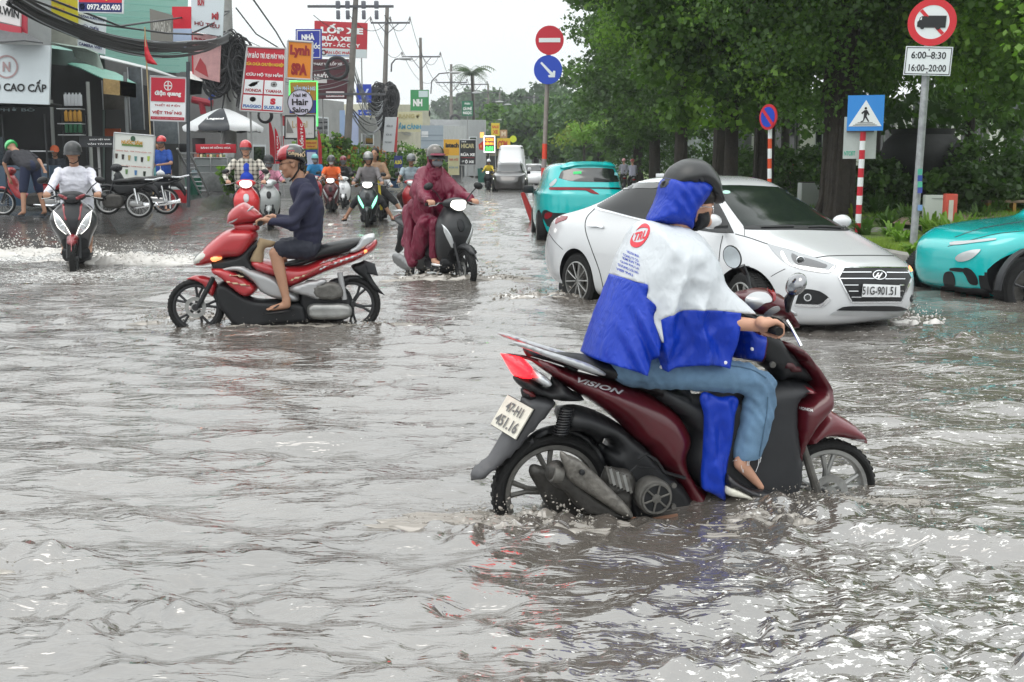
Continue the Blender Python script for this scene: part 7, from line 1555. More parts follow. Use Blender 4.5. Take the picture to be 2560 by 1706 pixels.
def scooter(lab,loc,rz,c1,style='bar',c2=None,c3=None,seatm=None,group='motorbikes on the flooded road',name='motor_scooter',drl=None,steer=0.,plate=None,lit=True,wheelm=None):
    c2=c2 or BLACKP;t=thing(name,lab,'scooter',loc,rz,group);seatm=seatm or SEATM;wm=wheelm or mat('black_rim',(.03,.03,.032),.4,metal=.4)
    bike_wheel(t,(0,0,.26),.26,.09,.2,wm,5,rot=.4);bike_wheel(t,(1.25,0,.25),.25,.08,.2,wm,5,rot=.2,disc=-1,steer=steer)
    pf=lambda n_,pts,w,r,m,**k:puff(n_,smooth_poly(pts,4),w,r,m,t,step=k.pop('step',.04),**k)
    pf('body_cowl',[(-.42,.84,1),(-.1,.8),(.2,.74),(.42,.66),(.55,.45),(.6,.32,1),(.42,.34),(.25,.5),(.0,.62),(-.3,.72)],.17,.09,c1)
    pf('seat',[(-.3,.83),(-.1,.86),(.12,.83),(.35,.8),(.55,.76),(.52,.7),(.3,.7),(0,.78),(-.3,.79)],.14,.06,seatm)
    pf('tail_lamp',[(-.46,.85,1),(-.36,.83),(-.32,.77),(-.42,.74)],.09,.03,REDLENS,step=.03)
    pf('grab_rail',[(-.45,.9),(-.1,.88),(-.1,.86),(-.45,.87)],.12,.02,SILVER,step=.03)
    pf('rear_mudguard',[(-.38,.74),(-.2,.7),(-.3,.5),(-.5,.3,1),(-.5,.36),(-.42,.55)],.06,.03,BLACKP)
    pf('engine_housing',[(-.12,.3),(.1,.5),(.42,.55),(.55,.3),(.45,.17),(.1,.17)],.11,.05,DALLOY2)
    pf('floorboard',[(.5,.36),(.85,.34),(.98,.4),(.98,.24),(.85,.17),(.5,.2)],.17,.05,c2)
    pf('muffler',[(-.25,.36),(.2,.26),(.2,.16),(-.22,.22)],.045,.04,mat('muffler_metal',(.2,.2,.2),.35,metal=.8),y0=-.17,step=.03)
    pf('front_mudguard',[(1.02,.36),(1.1,.5),(1.22,.56),(1.38,.52),(1.53,.36,1),(1.46,.4),(1.34,.47),(1.2,.48),(1.1,.42)],.065,.04,c1,step=.03)
    e=MB()
    for s in(.07,-.07):e.tube([(1.0,s,.75),(1.25,s,.25)],.02,8)
    e.build('fork',BLACKP,t)
    air=style=='apron'
    st=[(.30,.98,.12,.12,1.),(.40,1.03,.17,.16,.9),(.52,1.10,.21,.19,.8),(.64,1.15,.275 if air else .225,.2,.75),(.74,1.15,.29 if air else .23,.2,.7),(.84,1.11,.25 if air else .19,.17,.7),(.93,1.05,.14 if air else .12,.13,.8),(.97,1.02,.09,.1,.9)]
    V,F=loft_front(st);ap=link_mesh('leg_shield',V,F,c1 if not c3 else c3,t,True);B=local_bvh(ap);ap.data.name='leg_shield'
    if air:
        fpatch('lamp_surround',[(.012,.50,1),(.10,.56),(.19,.66),(.225,.84,1),(.16,.78),(.07,.64)],B,drl or WHITEL,t,.006,.003,mirror=True)
        fpatch('headlight',[(.028,.525,1),(.10,.575),(.18,.67),(.212,.8,1),(.15,.745),(.075,.63)],B,LENS,t,.012,.003,mirror=True)
        for s in(-1,1):e=MB();e.lathe([(.036,-.01),(.04,.012),(.032,.014),(.03,.0),(0,.004)],Matrix.Translation((1.14,.115*s,.635))@Matrix.Rotation(PI/2,4,'Y'),18);e.build('projector_lens',CHROME,t)
        fpatch('front_wedge',[(0,.56),(.05,.66),(.085,.78),(.1,.9),(0,.94),(-.1,.9),(-.085,.78),(-.05,.66)],B,DARKP,t,.006,.003)
        fpatch('wedge_stripe',[(.075,.72),(.1,.8),(.115,.92),(.09,.9),(.085,.8)],B,c1,t,.011,.003,mirror=True)
        fpatch('chin_panel',[(-.16,.46),(-.1,.5),(0,.5),(.1,.5),(.16,.46),(.12,.34),(0,.31),(-.12,.34)],B,BLACKP,t,.006,.003)
    else:
        if drl:fpatch('daylight_lamp',[(.07,.5),(.13,.56),(.19,.68),(.2,.78,1),(.15,.7),(.09,.58)],B,drl,t,.006,.003,mirror=True)
        fpatch('shield_emblem',[(-.03,.7),(.03,.7),(.035,.82),(-.035,.82)],B,SILVER if style=='retro' else c2,t,.006,.003)
        fpatch('chin_panel',[(-.1,.48),(0,.5),(.1,.48),(.08,.34),(0,.31),(-.08,.34)],B,BLACKP,t,.006,.003)
    if plate:plate_board(t,(1.12,0,.42),(0,.095,0),(0,0,.03),'number_plate')
    # handlebar head
    hb=MB();hb.ell((1.0,0,1.02),(.1,.17,.065),Matrix.Rotation(R(-12),3,'Y'),22,12);hb.ell((1.03,0,.99),(.09,.11,.075));ho=hb.build('handlebar_cover',DARKP if air else c1,t)
    hB=local_bvh(ho)
    if not air:fpatch('headlight',[(0,.945),(.055,.955),(.1,1.0),(.085,1.045),(0,1.055),(-.085,1.045),(-.1,1.0),(-.055,.955)],hB,WHITEL if lit else LENS,t,.008,.006)
    else:fpatch('cover_stripe',[(.06,.98),(.14,1.02),(.16,1.05),(.05,1.01)],hB,c1,t,.006,.003,mirror=True)
    e=MB();e.tube([(.93,-.34,1.01),(.96,-.18,1.02),(1.0,0,1.02),(.96,.18,1.02),(.93,.34,1.01)],.012,8);e.build('handlebar',BLACKP,t)
    for s in(-1,1):
        e=MB();e.lathe([(.018,-.06),(.018,.055),(.022,.06)],MY((.94,s*.3,1.01),s),12);e.build('grip',RUBBER,t)
        e=MB();e.tube([(.98,s*.2,1.03),(1.03,s*.27,1.0),(1.02,s*.36,.99)],.006,5);e.build('brake_lever',ALLOY,t)
        e=MB();e.tube([(.98,s*.17,1.05),(.99,s*.24,1.14),(.98,s*.3,1.19)],.007,6);e.build('mirror_stem',BLACKP,t)
        mirror_head('mirror',(.98,s*.34,1.22),(0,s*.3,1),(0,1,-s*.3),(-1,0,0),.065,.043,True,t)
    return t
def place(u,y,rz,g=0.,fx_=1.25,v=None):
    """origin so that the front wheel stands at pixel column u and depth y"""
    p=at(u,500,y);return Vector((p.x-math.cos(rz)*fx_,p.y-math.sin(rz)*fx_,g))
# ================== the red scooter and the rider in navy, seen from the side
F0=at(490.7,767.3,10.1);R0=at(879.8,760.2,10.26);d_=R0-F0;NV_=Frame((R0 .x,R0 .y,R0 .z-.26),math.atan2(-d_.y,-d_.x),1)
NS=NV_.thing('motor_scooter','red scooter with silver side panels ridden by the man in navy','scooter','motorbikes on the flooded road')
def nf(name,pts,w,r,m,off=0.,y0=0.,step=.022,**k):return puff(name,NV_.S(ZN(pts),off),w,r,m,NS,y0=y0,step=step,**k)
fx1,fz1=NV_.L(490.7,767.3);BRIM_=mat('black_rim',(.03,.03,.032),.4,metal=.4)
bike_wheel(NS,(0,0,.26),.262,.09,.2,BRIM_,5,rot=.9);bike_wheel(NS,(fx1,0,fz1),.252,.08,.2,BRIM_,5,rot=.5,disc=1)
REDN=mat('scooter_red',(.36,.014,.02),.3,coat=.7,var=.1,vs=4);CREAM=mat('cream_stripe',(.5,.38,.24),.4);SILN=mat('silver_panel',(.34,.34,.345),.35,metal=.5,coat=.4)
nf('front_mudguard',[(238,1030,1),(310,1004),(400,1012),(452,1050),(456,1100),(430,1152),(400,1140),(365,1085),(310,1048)],.075,.04,REDN)
nf('lower_body',[(440,1090),(500,1050),(700,1160),(900,1175),(1060,1195),(1095,1260),(1090,1340),(1000,1350),(600,1375),(520,1300),(450,1200)],.12,.05,BLACKP,.05)
nf('engine_housing',[(1060,1060),(1240,1060),(1380,1120),(1390,1290),(1240,1330),(1060,1300)],.09,.04,BLACKP,.03)
nf('front_frame',[(420,900),(600,860),(720,760),(760,800),(700,880),(740,960),(800,1000),(700,1060),(560,980),(470,1000),(420,960)],.13,.04,BLACKP,.05)
nf('body_front',[(518,690),(600,675),(720,690),(735,750),(640,872),(510,892),(440,922),(340,944),(288,932),(298,888),(360,815),(430,750)],.17,.09,REDN,.05)
nf('headlight',[(283,934,1),(286,890),(350,828),(425,806),(480,828),(505,876),(470,908),(400,922),(330,942)],.165,.07,mat('headlight_lens',(.42,.41,.37),.2,metal=.3,coat=1.),.07)
nf('indicator',[(402,868),(498,870),(482,900),(420,916)],.175,.03,ORANGEL,.12,step=.015)
nf('side_panel',[(465,972),(560,925),(640,922),(700,950),(860,1008),(960,1090),(1035,1180),(900,1185),(760,1130),(700,1060),(600,990)],.165,.05,SILN,.1)
nf('lower_fairing',[(398,970),(480,944),(600,985),(680,1040),(733,1090),(712,1140),(640,1162),(560,1110),(480,1040)],.18,.05,REDN,.12)
nf('stripe',[(500,1045),(600,1050),(700,1075),(660,1085),(560,1070)],.19,.01,CREAM,.17,step=.015);nf('stripe',[(520,1000),(600,1000),(650,1020),(580,1018)],.19,.01,CREAM,.17,step=.015)
nf('body_cowl',[(700,885),(930,925),(1060,935),(1200,885),(1380,845),(1500,795),(1566,756),(1577,790),(1540,842),(1400,920),(1250,975),(1100,1035),(950,1095),(880,1030),(780,1000),(690,945)],.16,.08,REDN,.06)
nf('stripe',[(942,1042),(1060,990),(1180,925),(1390,855),(1260,915),(1130,985),(1040,1035)],.165,.012,CREAM,.13,step=.02)
nf('stripe',[(1158,972),(1230,922),(1480,838),(1505,848),(1380,905),(1240,950)],.166,.015,SILVER,.13,step=.02)
sB=bvh_of([c for c in NS.children if c.name.startswith(('body_cowl','stripe'))]);text_patch('cowl_badge','AIRBLADE',TXTG,NS,NV_.I,sB,ZN([(1280,885)])[0],(37,-12.5),(1.5,-3.2),.03,.012,1.,.3)
nf('seat',[(890,945),(960,905),(1050,885),(1130,830),(1190,790),(1300,765),(1450,743),(1482,768),(1400,832),(1200,885),(1060,932),(940,950)],.135,.06,SEATM,.02)
for q in(-1,1):nf('grab_rail',[(1382,838),(1430,800),(1470,745),(1552,722),(1556,758),(1500,802),(1430,842)],.022,.015,SILVER,.12,y0=.11*q,step=.015)
nf('tail_lamp',[(1500,812),(1560,775),(1545,830),(1500,855)],.12,.03,REDLENS,.06);nf('indicator',[(1478,830),(1508,818),(1512,845),(1484,858)],.15,.015,ORANGEL,.12,step=.012)
nf('rear_mudguard',[(1395,945),(1450,915),(1500,905),(1530,1000),(1570,1070),(1632,1146,1),(1560,1112),(1490,1035)],.065,.03,BLACKP);nf('number_plate',[(1478,895,1),(1560,922,1),(1584,1008,1),(1505,988,1)],.012,.005,DARKP,.03,y0=.05)
nf('inner_fender',[(1235,1055),(1320,1015),(1400,1003),(1465,1022),(1400,1040),(1340,1100),(1290,1110)],.06,.02,BLACKP)
nf('crankcase',[(1086,1240),(1110,1208),(1200,1202),(1370,1208),(1402,1255),(1380,1300),(1250,1315),(1110,1302)],.05,.03,mat('crankcase_alloy',(.3,.3,.29),.4,metal=.6,var=.3),.14,y0=.13,wrinkle=lambda x,z:.004*math.sin(z*200))
nf('pivot_cover',[(955,1102),(1050,1060),(1130,1042),(1222,1040),(1165,1110),(1180,1172),(1080,1152),(1000,1130)],.04,.02,SILN,.16,y0=.14);nf('air_box',[(1118,1100),(1200,1058),(1310,1068),(1328,1160),(1160,1168)],.045,.02,DALLOY,.17,y0=.14,wrinkle=lambda x,z:.006*math.sin(z*160+x*30))
e=MB();e.tube([NV_.V(*ZN([(1315,985)])[0],.12),NV_.V(*ZN([(1348,1175)])[0],.12)],.026,12);e.build('shock_absorber',SILN,NS)
e=MB();[e.tube([NV_.V(*ZN([(430,1020)])[0],s),NV_.V(*ZN([(320,1230)])[0],s)],.022,8)for s in(.08,-.08)];e.build('fork',BLACKP,NS)
nf('steering_neck',[(575,645),(735,635),(745,690),(600,700)],.09,.03,REDN)
nf('handlebar_cover',[(520,642,1),(528,580),(560,538),(640,495),(690,518),(745,560),(772,600),(735,628),(640,645),(580,655)],.13,.07,REDN,.03,step=.016);nf('cover_stripe',[(526,640),(560,610),(640,555),(695,522),(704,545),(640,600),(575,645)],.135,.03,SILN,.1,step=.014)
g1=NV_.V(*ZN([(762,640)])[0],.3);e=MB();e.tube([(g1 .x,.37,g1 .z),(g1 .x+.03,.2,g1 .z+.01),(g1 .x+.05,0,g1 .z+.02),(g1 .x+.03,-.2,g1 .z+.01),(g1 .x,-.37,g1 .z)],.012,8);e.build('handlebar',BLACKP,NS)
for q in(-1,1):e=MB();e.lathe([(.018,-.06),(.018,.06),(.023,.066)],MY((g1 .x,.31*q,g1 .z),q),14);e.build('grip',RUBBER,NS);e=MB();e.tube([g1+P3(.03,0,0)if q>0 else P3(g1 .x+.03,-.2,g1 .z),P3(g1 .x+.06,.34*q,g1 .z-.01)],.007,6);e.build('brake_lever',ALLOY,NS)
# rider
NP=NV_.thing('person','man in navy jumper and shorts, black and red helmet, riding the red scooter','person','people on motorbikes')
V_=lambda x,y,o=0.:NV_.V(*ZN([(x,y)])[0],o)
b=MB();hc=V_(978,222);Pf,Mf=head_prims(b,hc,(1,.1,-.12),1.02);nk=V_(1030,350);cap_prim(b,hc+P3(-.035,0,-.05),nk,.058,.062)
che=V_(1085,500);hp_=V_(1085,780);mirn=lambda p:P3(p.x,-p.y,p.z)
for a,c,ra,rb in((nk+P3(0,0,-.08),che,.07,.11),(che,hp_,.11,.1)):
    for q in(-.06,.06):cap_prim(b,a+P3(0,q,0),c+P3(0,q,0),ra,rb)
sh=V_(1085,420,.17);el=V_(985,640,.26);wr=V_(835,628,.3);gp_=P3(g1 .x,.31,g1 .z)
kn=V_(865,850,.17);hi=V_(1080,830,.1);an=V_(940,1170,.19)
for sg,f in((1,lambda p:p),(-1,mirn)):
    cap_prim(b,f(sh),f(el),.05,.04);cap_prim(b,f(el),f(wr),.038,.026);hand_prims(b,f(gp_),f(wr),(1,0,0),1.05,sg)
    cap_prim(b,f(hi),f(kn),.075,.058);cap_prim(b,f(kn),f(kn.lerp(an,.35)),.056,.055);cap_prim(b,f(kn.lerp(an,.35)),f(an),.055,.034)
    toe=V_(815,1245,.2);cap_prim(b,f(an),f(an+P3(.0,0,-.05)),.038,.04);cap_prim(b,f(an+P3(0,0,-.055)),f(toe+P3(-.03,0,.01)),.036,.024)
    for k in range(5):cap_prim(b,f(toe+P3(-.03,-.03+k*.015,.01)),f(toe+P3(.02-.006*abs(k-1),-.034+k*.017,.0)),.012,.0085 if k else .0085,8)
fuse('body',b,SKIN2,NP,.0085,2);face_parts(NP,Pf,Mf,1.02,glasses=True)
NAVY=mat('navy_cloth',(.013,.014,.038),.85,var=.2,vs=4,bump=.25,bs=40);SHORT=mat('navy_shorts',(.008,.01,.022),.7,bump=.2,bs=30)
s=MB()
for a,c,ra,rb in((V_(1050,400),V_(1100,520),.105,.135),(V_(1100,520),V_(1095,740),.135,.125),(V_(1095,700),V_(1080,780),.13,.12)):
    for q in(-.06,.06):cap_prim(s,a+P3(0,q,0),c+P3(0,q,0),ra,rb)
s.ell(nk+P3(-.02,0,-.05),(.085,.12,.055));cap_prim(s,V_(1110,330),V_(1130,420),.05,.06)
for f in(lambda p:p,mirn):cap_prim(s,f(sh),f(el),.078,.066);cap_prim(s,f(el),f(wr+(el-wr)*.1),.062,.044)
def nw(p):return .010*math.sin(p.z*48+p.x*26+5*noise.noise(p*5))*max(0,min(1,abs(p.y)*4))+.006*noise.noise(p*13)
fuse('jumper',s,NAVY,NP,.0095,2,nw)
s=MB()
for f in(lambda p:p,mirn):cap_prim(s,f(V_(1085,815,.09)),f(V_(915,820,.16)),.112,.085)
cap_prim(s,V_(1090,800,.07),mirn(V_(1090,800,.07)),.12,.12);fuse('shorts',s,SHORT,NP,.011,2,folds(.008,10,(1,0,0),4))
for f in(lambda p:p,mirn):
    e=MB();e.ell(f(an.lerp(toe,.5)+P3(0,0,-.07)),(.14,.05,.014),Matrix.Rotation(R(6),3,'Y'));e.build('sandal',BLACKP,NP);e=MB();e.tube([f(V_(855,1235,.245)),f(V_(900,1205,.2)),f(V_(860,1225,.15))],.014,6,flat=.4);e.build('sandal_strap',DARKP,NP)
HB=mat('glossy_black_helmet',(.014,.014,.016),.25,coat=.7);HR=mat('glossy_red_helmet',(.32,.012,.02),.25,coat=.7)
h1=puff('helmet',NV_.S(ZN([(873,196),(876,150),(905,112),(950,90),(990,84),(1040,98),(1072,140),(1085,190),(1084,222),(1020,214),(940,205),(873,203)])),.112,.085,HB,NP,step=.012)
B_=bvh_of([h1]);patch('helmet_panel',ZN([(873,190),(878,148),(905,112),(945,92),(962,88),(942,130),(936,198),(905,198)]),B_,HR,h1,NV_.I,4,.001,.002)
text_patch('helmet_lettering','PHỐ',CREAM,h1,NV_.I,B_,ZN([(1037,155)])[0],(13,.8),(0,-7),.05,.006);text_patch('helmet_lettering','Café',CREAM,h1,NV_.I,B_,ZN([(976,150)])[0],(8,0),(0,-4),.04,.006);text_patch('helmet_lettering','HANOI',HR,h1,NV_.I,B_,ZN([(974,133)])[0],(8,0),(0,-2),.04,.006)
nfp=lambda name,pts,w,r,m,off=0.,y0=0.:puff(name,NV_.S(ZN(pts),off),w,r,m,NP,y0=y0,step=.012)
nfp('brim',[(870,196),(950,200),(1084,216),(1084,226),(960,214),(880,208),(862,203)],.116,.02,BLACKP)
e=MB()
for q in(-1,1):e.tube([V_(1030,215,.09*q),V_(1025,270,.085*q),V_(990,320,.06*q),V_(965,345,0)],.008,6)
e.build('chin_strap',BLACKP,NP);e=MB();e.ell(Pf(-.075,0,-.03),(.035,.07,.055),Mf);e.build('hair',HAIR,NP)
t=thing('cardboard_folder','tan folder held between the knees of the man in navy','folder',NV_.O,NV_.a);puff('folder',NV_.S(ZN([(762,738,1),(885,768,1),(850,800),(800,812),(790,880),(778,942,1),(692,898,1)])),.025,.01,mat('kraft_card',(.3,.22,.13),.85),t,y0=.1,step=.03)
# ================== the other riders on the flooded road
GRP='people on motorbikes';BG='motorbikes on the flooded road'
def both(u,y,rz,g,sc,ro,slab,plab):
    loc=place(u,y,rz,g,1.37);s=scooter(slab,loc,rz,**sc);r=rider('person',plab,loc,rz,ro);s.scale=r[0].scale=(1.1,1.1,1.1);return s,r[0],r[1],r[2]
CLW=mat('white_shirt',(.62,.62,.68),.85,bump=.1,bs=60);BLKC=mat('black_trousers',(.014,.014,.016),.85,bump=.2,bs=40)
# white shirt, twin-lamp scooter, far left
both(176,15.4,R(-74),.02,dict(c1=mat('dark_red_paint',(.22,.012,.02),.3,coat=.8),c2=BLACKP,c3=mat('apron_black',(.03,.03,.032),.3,coat=.6),style='apron'),dict(shirt=CLW,pants=BLKC,pl=.5,skin=SKIN2,helm=mat('grey_black_helmet',(.035,.036,.037),.35),face=(1,-.06,-.03),w=1.1,vox=.01,knee=(.86,.2,.76),dx=.02,seed=2),'black and dark red scooter with twin lamps splashing at the far left','middle aged man in white shirt and dark helmet on the splashing scooter')
# plaid overshirt and blue tee
PLAID=mat('plaid_cloth',(.42,.38,.32),.85)
nt=PLAID.node_tree;bs_=nt.nodes['Principled BSDF'];tcn=nt.nodes.new('ShaderNodeTexCoord');acc_=None
for ax in(0,2):
    w=nt.nodes.new('ShaderNodeTexWave');w.bands_direction='XYZ'[1 if ax==0 else 2];w.inputs['Scale'].default_value=4.2;nt.links.new(tcn.outputs['Object'],w.inputs['Vector']);r_=nt.nodes.new('ShaderNodeMapRange');r_.inputs[1].default_value=.62;r_.inputs[2].default_value=.72;nt.links.new(w.outputs['Fac'],r_.inputs[0])
    if acc_ is None:acc_=r_.outputs[0]
    else:a_=nt.nodes.new('ShaderNodeMath');nt.links.new(acc_,a_.inputs[0]);nt.links.new(r_.outputs[0],a_.inputs[1]);acc_=a_.outputs[0]
cr_=nt.nodes.new('ShaderNodeValToRGB');cr_.color_ramp.elements[0].color=(.55,.52,.45,1);cr_.color_ramp.elements[1].color=(.07,.065,.06,1);a_=nt.nodes.new('ShaderNodeMath');a_.operation='MULTIPLY';a_.inputs[1].default_value=.5;nt.links.new(acc_,a_.inputs[0]);nt.links.new(a_.outputs[0],cr_.inputs[0]);nt.links.new(cr_.outputs[0],bs_.inputs['Base Color'])
s_,r_,P_,M_=both(615,21.5,R(-79),.1,dict(c1=mat('bright_red_paint',(.55,.015,.02),.28,coat=.8),style='retro',seatm=SEATM),dict(shirt=PLAID,pants=BLKC,skin=SKIN,helm=mat('glossy_bright_red_helmet',(.45,.012,.018),.25,coat=.8),w=1.25,glasses=True,face=(1,0,-.02),elb=.06,vox=.012,dz=.06,jaw=1.12,seed=5),'bright red scooter with round white headlight behind the man in navy','smiling man in plaid overshirt, blue tee and bright red helmet')
s=MB();s.ell((.49,0,1.26),(.115,.115,.13));s.ell((.5,0,1.1),(.135,.125,.15));fuse('tee_shirt',s,mat('blue_tee',(.006,.045,.42),.8),r_,.014,2)
# maroon poncho
rzm=R(-57);loc=place(1163,14.1,rzm,.0,1.33);msc=scooter('matt black scooter ridden by the person in the maroon raincoat',loc,rzm,mat('matt_black_paint',(.022,.023,.025),.45),'bar',drl=LENS,c3=mat('matt_black_paint',(.022,.023,.025)),steer=R(-6))
MAR=mat('maroon_raincoat',(.15,.006,.03),.42,var=.15,vs=4);crumple(MAR,(5,5,2.5),.5,.025);GREYM=mat('grey_mask',(.17,.175,.19),.8)
p_,P_,M_=rider('person','person in maroon raincoat with silver helmet and grey mask',loc,rzm,dict(shirt=MAR,pants=MAR,skin=SKIN,helm=mat('bronze_grey_helmet',(.09,.08,.07),.25,metal=.3,coat=.7),mask=GREYM,w=1.05,face=(1,-.12,-.06),vox=.01,seed=8,shoe=WHITEP));msc.scale=p_.scale=(1.07,1.07,1.07)
s=MB();my=lambda p:P3(p.x,-p.y,p.z)
for q in(-.09,.09):cap_prim(s,(.44,q,1.3),(.42,q*1.3,.95),.12,.15);cap_prim(s,(.44,q,1.34),(.5,q*2.0,1.15),.12,.14)
for f in(lambda p:p,my):cap_prim(s,f(P3(.46,.15,1.3)),f(P3(.66,.25,1.13)),.085,.09);cap_prim(s,f(P3(.66,.25,1.13)),f(P3(.87,.29,1.05)),.085,.062);cap_prim(s,f(P3(.62,.22,1.05)),f(P3(.58,.2,.9)),.11,.11)
for q in(-1,1):cap_prim(s,(.4,.16*q,.95),(.66,.2*q,.78),.14,.1);cap_prim(s,(.66,.21*q,.78),(.5,.24*q,.42),.11,.09);cap_prim(s,(.3,.18*q,.9),(.3,.24*q,.5),.13,.1);cap_prim(s,(.3,.24*q,.5),(.42,.26*q,.3),.1,.07)
def mw(p):return .014*math.sin(p.x*38+p.y*22+5*noise.noise(p*4))*min(1,max(0,(1.35-p.z)*2.5))+.007*noise.noise(p*12)
po2=fuse('raincoat',s,MAR,p_,.011,2,mw);s=MB();cap_prim(s,P_(-.03,0,-.08),P_(-.06,0,-.2),.09,.12);s.ell(P_(-.02,0,.0),(.1,.1,.12));fuse('hood',s,MAR,p_,.01,2,folds(.006,14,(0,0,1),9))
e=MB();vs=[];n=12
for r0,z in((.085,.06),(.135,.03),(.085,.04)):
    for i in range(n+1):a=-1.1+2.2*i/n;vs.append(P_(r0*math.cos(a)+.02,r0*.9*math.sin(a),z))
e.add(vs,[(j*(n+1)+i,j*(n+1)+i+1,(j+1)*(n+1)+i+1,(j+1)*(n+1)+i)for j in range(2)for i in range(n)]);e.build('hood_peak',MAR,p_)
# grey hoodie and passenger, green lamps
DRLG=mat('green_white_lamp',(.4,1,.7),.3,emit=1.3,ecol=(.3,1.,.65))
rz7=R(-86);loc7=place(918,26.8,rz7,-.03,1.4);g7=scooter('black scooter with green lit lamps carrying two people with legs out',loc7,rz7,mat('dark_teal_black',(.02,.026,.03),.3,coat=.6),'bar',drl=DRLG)
rider('person','woman in grey hooded jacket and silver helmet, legs spread on the green lamp scooter',loc7,rz7,dict(shirt=mat('grey_hoodie',(.17,.155,.16),.85),pants=BLKC,pl=.25,skin=SKIN3,helm=mat('silver_helmet',(.3,.3,.29),.3,metal=.4,coat=.5),knee=(.75,.3,.62),ank=(.72,.5,.3),toe=(.88,.56,.26),vox=.014,hair=True,seed=11))[0].scale=(1.12,1.12,1.12);g7 .scale=(1.12,1.12,1.12)
rider('person','passenger with messy black hair behind the woman in grey',loc7+P3(.1,.3,0),rz7,dict(shirt=mat('tan_shirt',(.35,.22,.14),.85),pants=BLKC,pl=.15,skin=SKIN3,dx=-.42,dz=.1,hand=(.35,.14,1.1),el=(.1,.3,1.15),knee=(.3,.42,.62),ank=(.4,.62,.34),toe=(.55,.68,.3),vox=.016,face=(1,-.2,0),seed=12))[0].scale=(1.12,1.12,1.12)
# yellow straps rider behind
rz=R(-85);loc=place(950,29.5,rz,-.03);scooter('dark motorbike half hidden behind the green lamp scooter',loc,rz,BLACKP);rider('person','child with yellow straps and white helmet peeking behind the two riders',loc,rz,dict(shirt=mat('white_striped',(.45,.46,.47),.85),pants=BLKC,skin=SKIN3,helm=mat('dull_white_helmet',(.45,.45,.44),.4),vox=.018,dz=-.08,seed=13))
e=MB();[e.tube([(.6,.1*q,1.4),(.6,.12*q,1.0),(.62,.16*q,.5)],.035,6,flat=.3)for q in(-1,1)];o=e.build('luggage_strap',mat('yellow_strap',(.6,.48,.03),.6),None);o.location=loc7+P3(.12,.05,0);o.rotation_euler=(0,0,rz);tag(o,'yellow straps hanging beside the green lamp scooter','strap')
# polo man on red scooter
both(1028,30,R(-86),-.02,dict(c1=REDN,style='bar',lit=False),dict(shirt=mat('polo_grey_blue',(.27,.33,.37),.85),pants=mat('brown_trousers',(.05,.035,.03),.85),skin=SKIN2,sleeve=.2,helm=mat('steel_grey_helmet',(.17,.18,.19),.35,coat=.5),vox=.014,w=1.15,knee=(.78,.3,.68),seed=14),'red scooter with unlit white headlight left of the maroon raincoat','man in striped grey blue polo and grey helmet on a red scooter')
# orange shirt
both(826,34.5,R(-85),-.02,dict(c1=BURG,style='bar',drl=LENS),dict(shirt=mat('orange_polo',(.75,.13,.025),.8),pants=BLKC,skin=SKIN,sleeve=.2,helm=mat('dark_grey_helmet',(.07,.07,.075),.3,coat=.5),mask=mat('white_mask',(.7,.7,.72),.8),vox=.015,seed=15),'burgundy scooter carrying the rider in orange, spray at its wheel','rider in orange polo and white mask on a burgundy scooter')
both(858,38,R(-84),-.02,dict(c1=WHITEP,style='retro',lit=False),dict(shirt=mat('black_jacket',(.02,.02,.022),.8),pants=BLKC,skin=SKIN3,helm=mat('dark_red_helmet',(.18,.01,.02),.3,coat=.6),mask=GREYM,vox=.017,seed=16),'white scooter just behind the rider in orange','rider in black jacket, dark red helmet and grey mask behind the orange shirt')
both(788,39,R(-82),.0,dict(c1=REDN,style='bar',lit=False),dict(shirt=mat('azure_shirt',(.015,.2,.42),.8),pants=BLKC,skin=SKIN3,sleeve=.2,helm=mat('cyan_helmet',(.2,.55,.55),.4),mask=mat('grey_white_mask',(.5,.5,.5),.8),vox=.017,seed=17,dz=.05),'red motorbike between the man in navy and the rider in orange','rider in azure shirt with pale cyan helmet and white mask')
both(672,25.5,R(-80),.05,dict(c1=mat('pale_grey_paint',(.35,.36,.36),.3,coat=.5),style='bar',lit=False),dict(shirt=mat('pink_pattern',(.5,.2,.28),.8,var=.5,vs=30),pants=BLKC,skin=SKIN3,helm=DARKP,vox=.018,dz=-.12,seed=18,mask=GREYM),'pale grey scooter half hidden behind the man in navy','rider in patterned pink top hidden behind the man in navy')
# small distant riders
both(1219,66,R(-94),.0,dict(c1=BLACKP,style='bar'),dict(shirt=mat('yellow_shirt',(.6,.45,.03),.8),pants=BLKC,skin=SKIN3,helm=WHITEP,vox=.03,seed=19),'small dark scooter beside the dark oncoming car','rider in yellow beside the dark oncoming car')
rz=R(88);loc=place(1556,66,rz,.0);rider('person','distant rider with pink helmet seen over the taxi roof',loc,rz,dict(shirt=mat('grey_shirt',(.25,.25,.3),.8),pants=BLKC,skin=SKIN3,helm=mat('pink_helmet',(.6,.3,.32),.4),vox=.03,dz=.2));scooter('distant scooter hidden behind the turquoise taxi',loc,rz,BLACKP)
rz=R(90);loc=place(1576,60,rz,.0);rider('person','distant rider with dark red helmet seen over the taxi roof',loc,rz,dict(shirt=mat('lilac_grey_shirt',(.3,.3,.38),.8),pants=BLKC,skin=SKIN3,helm=mat('dusky_red_helmet',(.3,.06,.06),.4),vox=.03,dz=.15));scooter('distant dark scooter behind the taxi roof',loc,rz,DARKP)
rz=R(-86);loc=place(1992,55,rz,.2);scooter('motorbike under the trees ridden by the person in orange',loc,rz,BLACKP);rider('person','rider in orange red jacket under the trees on the right',loc,rz,dict(shirt=mat('orange_red_jacket',(.55,.06,.02),.8),pants=BLKC,skin=SKIN3,helm=mat('peach_helmet',(.6,.35,.25),.4),mask=BLKC,vox=.026))
